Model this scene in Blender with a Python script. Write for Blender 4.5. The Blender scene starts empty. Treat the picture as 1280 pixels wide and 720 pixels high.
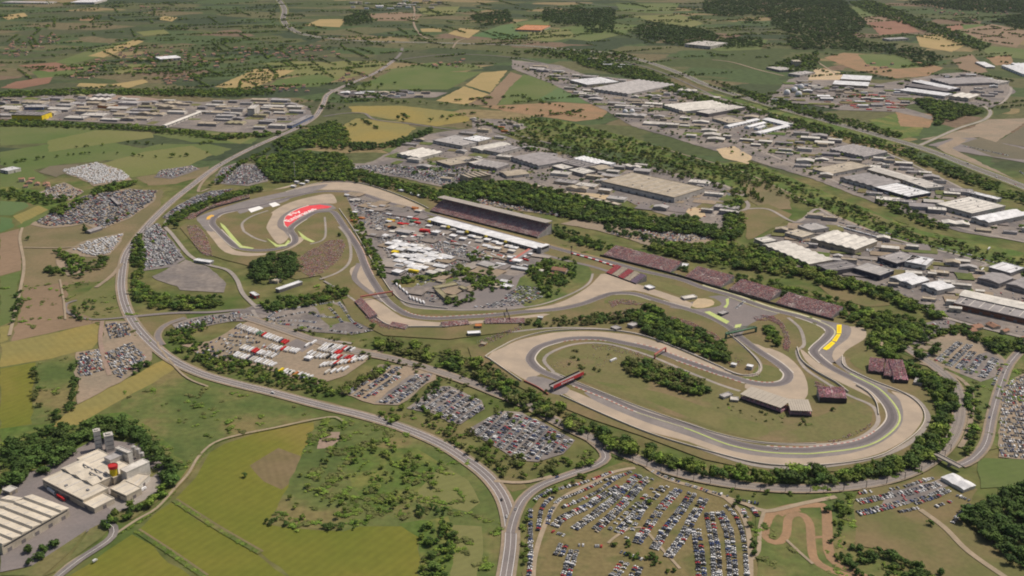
import bpy, bmesh, math, random
import numpy as np
from mathutils import Vector, Matrix
from mathutils.geometry import tessellate_polygon

random.seed(7)
rng = np.random.default_rng(7)
SC = bpy.context.scene
COL = SC.collection
R = math.radians

# ------------------------------------------------------------------ camera
FPX, YHOR, CAMH = 1350.0, -130.0, 585.0        # focal length in photo pixels, horizon row, flying height (m)
PITCH = math.atan((360 - YHOR) / FPX)
cam_d = bpy.data.cameras.new("camera")
cam = bpy.data.objects.new("camera", cam_d)
COL.objects.link(cam)
cam.location = (0, 0, CAMH)
cam.rotation_euler = (math.pi / 2 - PITCH, 0, 0)
cam_d.sensor_width = 36.0
cam_d.lens = 36.0 * FPX / 1280
cam_d.clip_start = 1.0
cam_d.clip_end = 60000
SC.camera = cam

# ------------------------------------------------------------------ sky and sun
SUN_EL, SUN_AZ = R(56), R(62)                  # azimuth measured clockwise from +Y (camera heading)
world = bpy.data.worlds.new("World")
SC.world = world
world.use_nodes = True
wn = world.node_tree
wn.nodes.clear()
sky = wn.nodes.new("ShaderNodeTexSky")
sky.sky_type = 'NISHITA'
sky.sun_disc = False
sky.sun_elevation = SUN_EL
sky.sun_rotation = SUN_AZ
sky.dust_density = 3.0
sky.air_density = 1.0
bgn = wn.nodes.new("ShaderNodeBackground")
bgn.inputs[1].default_value = 0.08
wo = wn.nodes.new("ShaderNodeOutputWorld")
wn.links.new(sky.outputs[0], bgn.inputs[0])
wn.links.new(bgn.outputs[0], wo.inputs[0])
sun_d = bpy.data.lights.new("sun", 'SUN')
sun_d.energy = 3.9
sun_d.angle = R(0.5)
sun_d.color = (1.0, 0.89, 0.765)
sun = bpy.data.objects.new("sun", sun_d)
COL.objects.link(sun)
sdir = Vector((math.sin(SUN_AZ) * math.cos(SUN_EL), math.cos(SUN_AZ) * math.cos(SUN_EL), math.sin(SUN_EL)))
sun.rotation_euler = sdir.to_track_quat('Z', 'Y').to_euler()
SC.view_settings.view_transform = 'Standard'
SC.view_settings.look = 'None'
SC.view_settings.exposure = -0.03
SC.cycles.filter_width = 1.9
SC.view_settings.gamma = 1.0
HAZE = 1.1e-5

# ------------------------------------------------------------------ helpers
ST, CT = math.sin(PITCH), math.cos(PITCH)
def P(px, py, z=0.0):
    """ground point (height z) that was read off the photograph at px, py"""
    x = (px - 640) / FPX
    y = (py - 360) / FPX
    t = (CAMH - z) / (ST + y * CT)
    return Vector((x * t, (CT - y * ST) * t, z))
def pix(v):
    d = Vector(v) - Vector((0, 0, CAMH))
    f = d.y * CT - d.z * ST
    return 640 + FPX * d.x / f, 360 - FPX * (d.y * ST + d.z * CT) / f
def S(s):
    return [tuple(float(c) for c in q.split(',')) for q in s.split()]
def GP(s, z=0.0):
    return [P(a, b, z) for a, b in (S(s) if isinstance(s, str) else s)]

ZC = {'field': 0.02, 'lot': 0.65, 'road': 0.9, 'run': 1.15, 'track': 1.4}
def nz(layer):
    ZC[layer] += 0.006
    return ZC[layer]

def tag(o, label=None, cat=None, group=None, kind=None):
    if label: o['label'] = label
    if cat: o['category'] = cat
    if group: o['group'] = group
    if kind: o['kind'] = kind
    return o
def link(o, parent=None):
    COL.objects.link(o)
    if parent: o.parent = parent
    return o
def empty(name, loc, rz=0.0):
    o = bpy.data.objects.new(name, None)
    o.empty_display_size = 0.5
    o.location = loc
    o.rotation_euler = (0, 0, rz)
    return link(o)

class MB:
    """collects faces; build() links them as one mesh object"""
    def __init__(s):
        s.v = []; s.f = []; s.m = []
    def face(s, pts, m=0):
        b = len(s.v)
        s.v += [tuple(p) for p in pts]
        s.f.append(tuple(range(b, b + len(pts)))); s.m.append(m)
    def box(s, x0, x1, y0, y1, z0, z1, m=0, top=True, bottom=False):
        b = len(s.v)
        s.v += [(x0, y0, z0), (x1, y0, z0), (x1, y1, z0), (x0, y1, z0), (x0, y0, z1), (x1, y0, z1), (x1, y1, z1), (x0, y1, z1)]
        fs = [(0, 1, 5, 4), (1, 2, 6, 5), (2, 3, 7, 6), (3, 0, 4, 7)]
        if top: fs.append((4, 5, 6, 7))
        if bottom: fs.append((3, 2, 1, 0))
        for f in fs:
            s.f.append(tuple(b + i for i in f)); s.m.append(m)
    def beam(s, a, b, w, h=None, m=0):
        a = Vector(a); b = Vector(b); h = h or w
        d = (b - a).normalized()
        up = Vector((0, 0, 1)) if abs(d.z) < 0.95 else Vector((1, 0, 0))
        r = d.cross(up).normalized() * (w / 2); u = r.cross(d).normalized() * (h / 2)
        k = len(s.v)
        for c in (a, b):
            s.v += [tuple(c - r - u), tuple(c + r - u), tuple(c + r + u), tuple(c - r + u)]
        for f in ((0, 1, 5, 4), (1, 2, 6, 5), (2, 3, 7, 6), (3, 0, 4, 7), (3, 2, 1, 0), (4, 5, 6, 7)):
            s.f.append(tuple(k + i for i in f)); s.m.append(m)
    def cyl(s, c, r0, r1, z0, z1, n=12, m=0, cap=True, ox=0, oy=0):
        k = len(s.v)
        for z, r in ((z0, r0), (z1, r1)):
            for i in range(n):
                a = 2 * math.pi * i / n
                s.v.append((c[0] + r * math.cos(a) + (ox if z == z1 else 0), c[1] + r * math.sin(a) + (oy if z == z1 else 0), z))
        for i in range(n):
            j = (i + 1) % n
            s.f.append((k + i, k + j, k + n + j, k + n + i)); s.m.append(m)
        if cap:
            s.f.append(tuple(k + n + i for i in range(n))); s.m.append(m)
    def mesh(s, name, mats):
        me = bpy.data.meshes.new(name)
        me.from_pydata(s.v, [], s.f)
        for q in (mats if isinstance(mats, (list, tuple)) else [mats]):
            me.materials.append(q)
        if any(s.m):
            me.polygons.foreach_set('material_index', s.m)
        me.update()
        return me
    def build(s, name, mats, parent=None, loc=None):
        o = bpy.data.objects.new(name, s.mesh(name, mats))
        if loc is not None: o.location = loc
        return link(o, parent)

def dup(o, parent=None):
    c = o.copy()
    link(c, parent)
    if parent is not None:
        c.parent = parent
    for ch in o.children:
        dup(ch, c)
    return c

# ------------------------------------------------------------------ materials
MATS = {}
def mat(name, c1, c2=None, scale=0.02, fine=0.12, fscale=0.25, rough=0.9, spec=0.2, c3=None, rows=None, isl=0.0, objv=0.0, speck=None, metal=0.0, lo=.38, hi=.62):
    """colour c1..c2(..c3) by world-space noise, fine grain, optional crop rows (angle deg, period m, strength), per-leaf / per-object variation"""
    if name in MATS: return MATS[name]
    m = bpy.data.materials.new(name)
    m.use_nodes = True
    nt = m.node_tree; N = nt.nodes; L = nt.links
    bs = N['Principled BSDF']
    bs.inputs['Roughness'].default_value = rough
    bs.inputs['Specular IOR Level'].default_value = spec
    bs.inputs['Metallic'].default_value = metal
    geo = N.new('ShaderNodeNewGeometry')
    pos = geo.outputs['Position']
    def noise(sc, det=4.0, rg=0.55):
        n = N.new('ShaderNodeTexNoise'); n.inputs['Scale'].default_value = sc; n.inputs['Detail'].default_value = det; n.inputs['Roughness'].default_value = rg
        L.new(pos, n.inputs['Vector']); return n.outputs['Fac']
    rgb = lambda c: (c[0], c[1], c[2], 1)
    if c2 is not None:
        cr = N.new('ShaderNodeValToRGB')
        cr.color_ramp.elements[0].position = lo; cr.color_ramp.elements[0].color = rgb(c1)
        cr.color_ramp.elements[1].position = hi; cr.color_ramp.elements[1].color = rgb(c2)
        if c3 is not None:
            e = cr.color_ramp.elements.new((lo + hi) / 2); e.color = rgb(c3)
        L.new(noise(scale, 6.0), cr.inputs['Fac']); col = cr.outputs['Color']
    else:
        v = N.new('ShaderNodeRGB'); v.outputs[0].default_value = rgb(c1); col = v.outputs[0]
    def mul(col, fac_out, amt, lo=0.25, hi=0.75):
        mr = N.new('ShaderNodeMapRange'); mr.inputs['From Min'].default_value = lo; mr.inputs['From Max'].default_value = hi
        mr.inputs['To Min'].default_value = 1 - amt; mr.inputs['To Max'].default_value = 1 + amt
        L.new(fac_out, mr.inputs['Value'])
        mx = N.new('ShaderNodeMix'); mx.data_type = 'RGBA'; mx.blend_type = 'MULTIPLY'; mx.inputs['Factor'].default_value = 1.0
        L.new(col, mx.inputs['A']); L.new(mr.outputs[0], mx.inputs['B'])
        return mx.outputs['Result']
    if fine: col = mul(col, noise(fscale, 3.0), fine)
    if rows:
        ang, per, amt = rows
        mp = N.new('ShaderNodeMapping'); mp.inputs['Rotation'].default_value = (0, 0, R(ang)); L.new(pos, mp.inputs['Vector'])
        wv = N.new('ShaderNodeTexWave'); wv.inputs['Scale'].default_value = 0.314 / per; wv.inputs['Distortion'].default_value = 1.2; wv.inputs['Detail Scale'].default_value = 0.3
        L.new(mp.outputs[0], wv.inputs['Vector']); col = mul(col, wv.outputs['Fac'], amt, 0, 1)
    if isl:
        col = mul(col, geo.outputs['Random Per Island'], isl, 0, 1)
    if objv:
        oi = N.new('ShaderNodeObjectInfo'); col = mul(col, oi.outputs['Random'], objv, 0, 1)
    if speck:
        vor = N.new('ShaderNodeTexVoronoi'); vor.inputs['Scale'].default_value = speck[0]; L.new(pos, vor.inputs['Vector'])
        cr = N.new('ShaderNodeValToRGB'); cr.color_ramp.interpolation = 'CONSTANT'
        for i, (p_, c_) in enumerate(speck[1]):
            e = cr.color_ramp.elements[0] if i == 0 else cr.color_ramp.elements.new(p_)
            e.position = p_; e.color = rgb(c_)
        sp = N.new('ShaderNodeSeparateColor'); L.new(vor.outputs['Color'], sp.inputs[0]); L.new(sp.outputs[0], cr.inputs['Fac'])
        mx = N.new('ShaderNodeMix'); mx.data_type = 'RGBA'; mx.inputs['Factor'].default_value = speck[2]
        L.new(col, mx.inputs['A']); L.new(cr.outputs[0], mx.inputs['B']); col = mx.outputs['Result']
    L.new(col, bs.inputs['Base Color'])
    MATS[name] = m
    return m

# ground
mat('scrub', (.075, .108, .028), (.175, .148, .06), .012, .25, .12, c3=(.11, .132, .038))
mat('scrub_lush', (.075, .125, .022), (.16, .165, .045), .02, .28, .12, c3=(.095, .13, .03))
mat('meadow_dry', (.155, .13, .055), (.115, .118, .042), .02, .2, .2, c3=(.18, .145, .065))
mat('b_factory', (.62, .56, .455), (.50, .45, .365), .06, .07, .5, rough=.75)
mat('grass_dry', (.20, .155, .085), (.145, .13, .062), .012, .14, .2)
mat('grass_brown', (.185, .142, .07), (.125, .125, .045), .015, .12, .2)
mat('grass_infield', (.155, .14, .058), (.19, .145, .075), .012, .16, .2, c3=(.135, .135, .05))
mat('grass_mid', (.115, .13, .04), (.165, .15, .06), .015, .12, .2)
mat('verge', (.095, .125, .035), (.16, .145, .06), .02, .18, .2)
mat('field_olive', (.112, .135, .018), (.225, .17, .05), .005, .1, .1, rows=(35, 9, .04), c3=(.15, .15, .024), lo=.3, hi=.72)
mat('field_green', (.09, .13, .034), (.125, .145, .05), .004, .08, .1, rows=(70, 9, .03))
mat('field_bright', (.075, .135, .045), (.10, .15, .055), .004, .08, .1, rows=(20, 9, .03))
mat('field_lime', (.145, .16, .05), (.175, .17, .065), .004, .08, .1, rows=(60, 9, .03))
mat('field_yellow', (.26, .205, .06), (.215, .19, .065), .006, .1, .1, rows=(-40, 9, .03))
mat('field_straw', (.36, .265, .12), (.30, .235, .10), .006, .08, .1, rows=(50, 8, .03))
mat('field_red', (.21, .115, .075), (.25, .14, .09), .006, .08, .1, rows=(10, 9, .03))
mat('field_brown', (.20, .145, .09), (.235, .165, .105), .006, .1, .1, rows=(75, 8, .04))
mat('field_orange', (.29, .18, .10), (.23, .16, .085), .02, .15, .1)
mat('field_ploughed', (.185, .14, .075), (.155, .125, .06), .02, .12, .15, rows=(-20, 8, .04))
mat('field_grey', (.125, .115, .075), (.15, .13, .085), .006, .08, .1)
mat('dirt', (.29, .225, .16), (.235, .195, .14), .02, .16, .2)
mat('dirt_pink', (.30, .215, .17), (.26, .20, .15), .02, .18, .2)
mat('dirt_track', (.31, .195, .11), (.26, .17, .10), .04, .12, .3)
mat('bare_earth', (.165, .118, .07), (.20, .14, .075), .03, .2, .3)
mat('sand', (.50, .38, .23), (.43, .34, .22), .03, .12, .2)
mat('track_path', (.34, .27, .19), (.28, .23, .16), .05, .1, .3)
mat('gravel', (.42, .34, .255), (.345, .285, .22), .035, .08, .8)
mat('runoff', (.24, .215, .20), (.19, .172, .165), .04, .1, .4)
mat('asphalt', (.155, .138, .136), (.18, .16, .158), .01, .08, .3, rough=.85)
mat('rubber', (.118, .105, .105), (.145, .13, .13), .01, .08, .3, rough=.8)
mat('asphalt_old', (.20, .18, .165), (.15, .138, .132), .03, .14, .15)
mat('asphalt_lot', (.215, .187, .176), (.18, .162, .155), .02, .1, .3)
mat('concrete', (.33, .29, .25), (.26, .235, .21), .015, .14, .15)
mat('yard', (.25, .215, .185), (.15, .135, .128), .014, .25, .12, c3=(.205, .18, .16))
mat('ballast', (.27, .235, .205), (.23, .205, .185), .05, .12, .6)
mat('rail_steel', (.07, .06, .055), rough=.6)
mat('paint_white', (.78, .77, .74), fine=.05)
mat('paint_cream', (.56, .51, .44), fine=.05)
mat('paint_green', (.40, .48, .16), (.46, .52, .2), .05, .1)
mat('paint_pale', (.55, .53, .33), (.48, .47, .27), .05, .1)
mat('paint_ochre', (.27, .20, .09), (.23, .18, .09), .05, .1)
mat('paint_orange', (.72, .42, .08), fine=.1)
mat('paint_red', (.50, .05, .055), fine=.08)
mat('paint_redpink', (.72, .06, .075), (.66, .09, .10), .06, .06)
mat('paint_yellow', (.86, .66, .02), fine=.06)
mat('paint_amber', (.74, .48, .01), fine=.06)
mat('kerb_red', (.42, .15, .12), fine=.06)
# buildings
for k, c in dict(white=(.75, .755, .76), white_warm=(.66, .63, .565), pale=(.55, .52, .47), cream=(.52, .46, .36), grey=(.30, .28, .275), grey_light=(.42, .40, .385),
                 grey_dark=(.19, .175, .175), tan=(.42, .36, .27), blue=(.12, .17, .30), blue_dark=(.045, .05, .08), brick=(.26, .12, .075), yellow=(.80, .60, .02),
                 red=(.55, .03, .03), green=(.10, .20, .12), black=(.02, .02, .022), olive=(.30, .27, .16), purple=(.16, .12, .17), dark=(.05, .045, .045), steel=(.25, .25, .26), orange=(.5, .19, .06)).items():
    mat('b_' + k, c, tuple(q * .74 for q in c), .07, .12, .35, rough=.75, spec=.3, objv=.05)
mat('terracotta', (.31, .17, .11), (.25, .145, .10), .2, .12, .6, objv=.15)
mat('plaster', (.55, .46, .36), (.48, .41, .33), .2, .06, .6, objv=.15)
mat('glass', (.025, .03, .04), fine=0, rough=.38, spec=.4)
mat('tyre', (.02, .02, .02), fine=0)
mat('seat_grey', (.50, .40, .36), (.40, .33, .31), .1, .1)
# vegetation
mat('leaf_mid', (.105, .18, .024), (.155, .20, .034), .05, .15, .4, isl=.40, objv=.42, rough=.8)
mat('leaf_lime', (.17, .22, .04), (.20, .22, .055), .05, .15, .4, isl=.36, objv=.3, rough=.8)
mat('leaf_dark', (.052, .10, .020), (.082, .128, .026), .05, .15, .4, isl=.38, objv=.36, rough=.8)
mat('leaf_olive', (.115, .14, .035), (.145, .15, .05), .05, .15, .4, isl=.35, objv=.30, rough=.8)
mat('leaf_yellow', (.50, .40, .06), fine=.1, isl=.3)
mat('bark', (.11, .085, .06), fine=.15)
# ------------------------------------------------------------------ sheets and ribbons
def catmull(p, closed=False, step=6.0):
    p = [Vector(q) for q in p]
    n = len(p); out = []
    for i in range(n if closed else n - 1):
        a, b, c, d = (p[(i - 1) % n], p[i], p[(i + 1) % n], p[(i + 2) % n]) if closed else (p[max(i - 1, 0)], p[i], p[i + 1], p[min(i + 2, n - 1)])
        k = max(2, int((c - b).length / step))
        for j in range(k):
            t = j / k
            out.append(0.5 * ((2 * b) + (c - a) * t + (2 * a - 5 * b + 4 * c - d) * t * t + (3 * b - a - 3 * c + d) * t ** 3))
    if not closed: out.append(p[-1])
    return out
def normals(p, closed=False):
    n = len(p); r = []
    for i in range(n):
        a = p[(i - 1) % n] if (closed or i) else p[i]
        b = p[(i + 1) % n] if (closed or i < n - 1) else p[i]
        d = (b - a); d.z = 0; d.normalize()
        r.append(Vector((d.y, -d.x, 0)))          # to the right of travel
    return r
_er = random.Random(3)
def ragged(p):
    """hand-cut outline: edges broken up so that no plot is ruler-straight"""
    out = []
    for a, b in zip(p, p[1:] + p[:1]):
        d = b - a; L_ = d.length; n = max(1, min(24, int(L_ / 16))); r = Vector((d.y, -d.x, 0)).normalized() if L_ > .01 else Vector((0, 0, 0))
        for k in range(n):
            out.append(a + d * (k / n) + r * (_er.gauss(0, min(1.6, L_ * .02)) if k else 0))
    return out
def sheet(name, pts, material, layer='field', parent=None, smooth=False, kind='structure', label=None, rough=True):
    p = GP(pts) if not (len(pts) and isinstance(pts[0], Vector)) else pts
    if smooth: p = catmull(p, True, 14)
    elif layer in ('field', 'lot') and rough: p = ragged(p)
    z = nz(layer)
    p = [Vector((q.x, q.y, z)) for q in p]
    me = bpy.data.meshes.new(name)
    tris = tessellate_polygon([p])
    me.from_pydata([tuple(q) for q in p], [], [tuple(t) for t in tris])
    me.materials.append(MATS[material])
    me.update()
    if me.polygons and me.polygons[0].normal.z < 0: me.flip_normals()
    o = bpy.data.objects.new(name, me)
    if parent is None: o['kind'] = kind
    if label: o['label'] = label
    return link(o, parent)
def ribbon_mesh(name, line, w, z, material, closed=False, off=0.0, nrm=None):
    nrm = nrm or normals(line, closed)
    v = []; f = []
    n = len(line)
    for i, (q, r) in enumerate(zip(line, nrm)):
        wi = w[i] if isinstance(w, list) else w
        a = q + r * (off - wi / 2); b = q + r * (off + wi / 2)
        v += [(a.x, a.y, z), (b.x, b.y, z)]
    for i in range(n if closed else n - 1):
        j = (i + 1) % n
        f.append((2 * i, 2 * i + 1, 2 * j + 1, 2 * j))
    me = bpy.data.meshes.new(name); me.from_pydata(v, [], f)
    me.materials.append(MATS[material]); me.update()
    return me
def road(name, pts, w, material='asphalt_old', marks=None, layer='road', kind='structure', shoulder=None, step=8):
    line = catmull(GP(pts), False, step)
    par = None
    if shoulder:
        sm, sw = shoulder
        o = bpy.data.objects.new('road_shoulder', ribbon_mesh('road_shoulder', line, w + 2 * sw, nz(layer), sm)); o['kind'] = kind; link(o)
    o = bpy.data.objects.new(name, ribbon_mesh(name, line, w, nz(layer), material)); o['kind'] = kind; link(o)
    for off, mw, mm in (marks or []):
        link(bpy.data.objects.new('lane_marking', ribbon_mesh('lane_marking', line, mw, nz(layer), mm, off=off)), o)
    return o

# ------------------------------------------------------------------ base ground: one sheet, farmland patchwork beyond 1.7 km
def ground_material():
    m = bpy.data.materials.new('open_country'); m.use_nodes = True
    nt = m.node_tree; N = nt.nodes; L = nt.links; bs = N['Principled BSDF']
    bs.inputs['Roughness'].default_value = .95; bs.inputs['Specular IOR Level'].default_value = .1
    pos = N.new('ShaderNodeNewGeometry').outputs['Position']
    wob = N.new('ShaderNodeTexNoise'); wob.inputs['Scale'].default_value = .004; wob.inputs['Detail'].default_value = 3; L.new(pos, wob.inputs['Vector'])
    vm = N.new('ShaderNodeVectorMath'); vm.operation = 'SCALE'; vm.inputs['Scale'].default_value = 120; L.new(wob.outputs['Color'], vm.inputs[0])
    va = N.new('ShaderNodeVectorMath'); va.operation = 'ADD'; L.new(pos, va.inputs[0]); L.new(vm.outputs[0], va.inputs[1])
    mp = N.new('ShaderNodeMapping'); mp.inputs['Rotation'].default_value = (0, 0, R(24)); mp.inputs['Scale'].default_value = (1 / 260, 1 / 170, 0); L.new(va.outputs[0], mp.inputs['Vector'])
    vo = N.new('ShaderNodeTexVoronoi'); vo.distance = 'CHEBYCHEV'; vo.inputs['Randomness'].default_value = .75; vo.inputs['Scale'].default_value = 1.0; L.new(mp.outputs[0], vo.inputs['Vector'])
    sp = N.new('ShaderNodeSeparateColor'); L.new(vo.outputs['Color'], sp.inputs[0])
    cr = N.new('ShaderNodeValToRGB'); cr.color_ramp.interpolation = 'CONSTANT'
    pal = [(0, (.07, .09, .036)), (.15, (.095, .105, .045)), (.3, (.048, .066, .033)), (.42, (.115, .115, .055)), (.54, (.07, .10, .04)), (.66, (.145, .125, .068)), (.74, (.08, .088, .045)), (.86, (.22, .175, .09)), (.90, (.06, .078, .036)), (.97, (.165, .12, .08))]
    for i, (p_, c_) in enumerate(pal):
        e = cr.color_ramp.elements[0] if i == 0 else (cr.color_ramp.elements[1] if i == 1 else cr.color_ramp.elements.new(p_))
        e.position = p_; e.color = (*c_, 1)
    L.new(sp.outputs[0], cr.inputs[0])
    nn = N.new('ShaderNodeTexNoise'); nn.inputs['Scale'].default_value = .012; nn.inputs['Detail'].default_value = 6; L.new(pos, nn.inputs['Vector'])
    c2 = N.new('ShaderNodeValToRGB')
    c2.color_ramp.elements[0].position = .36; c2.color_ramp.elements[0].color = (.075, .108, .028, 1)
    c2.color_ramp.elements[1].position = .64; c2.color_ramp.elements[1].color = (.165, .145, .062, 1)
    L.new(nn.outputs['Fac'], c2.inputs[0])
    sx = N.new('ShaderNodeSeparateXYZ'); L.new(va.outputs[0], sx.inputs[0])
    mr = N.new('ShaderNodeMapRange'); mr.inputs['From Min'].default_value = 2350; mr.inputs['From Max'].default_value = 2500; L.new(sx.outputs['Y'], mr.inputs['Value'])
    mx = N.new('ShaderNodeMix'); mx.data_type = 'RGBA'
    L.new(mr.outputs[0], mx.inputs['Factor']); L.new(c2.outputs[0], mx.inputs['A']); L.new(cr.outputs[0], mx.inputs['B'])
    fn = N.new('ShaderNodeTexNoise'); fn.inputs['Scale'].default_value = .05; fn.inputs['Detail'].default_value = 5; L.new(pos, fn.inputs['Vector'])
    m2 = N.new('ShaderNodeMapRange'); m2.inputs['From Min'].default_value = .25; m2.inputs['From Max'].default_value = .75; m2.inputs['To Min'].default_value = .7; m2.inputs['To Max'].default_value = 1.3; L.new(fn.outputs['Fac'], m2.inputs['Value'])
    my = N.new('ShaderNodeMix'); my.data_type = 'RGBA'; my.blend_type = 'MULTIPLY'; my.inputs['Factor'].default_value = 1
    L.new(mx.outputs['Result'], my.inputs['A']); L.new(m2.outputs[0], my.inputs['B']); L.new(my.outputs['Result'], bs.inputs['Base Color'])
    return m
g = MB()
gx = [-14000 + 1400 * i for i in range(21)]; gy = [-1500 + 1000 * i for i in range(31)]
for i in range(len(gx) - 1):
    for j in range(len(gy) - 1):
        g.face([(gx[i], gy[j], 0), (gx[i + 1], gy[j], 0), (gx[i + 1], gy[j + 1], 0), (gx[i], gy[j + 1], 0)])
tag(g.build('ground', ground_material()), kind='structure')

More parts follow.
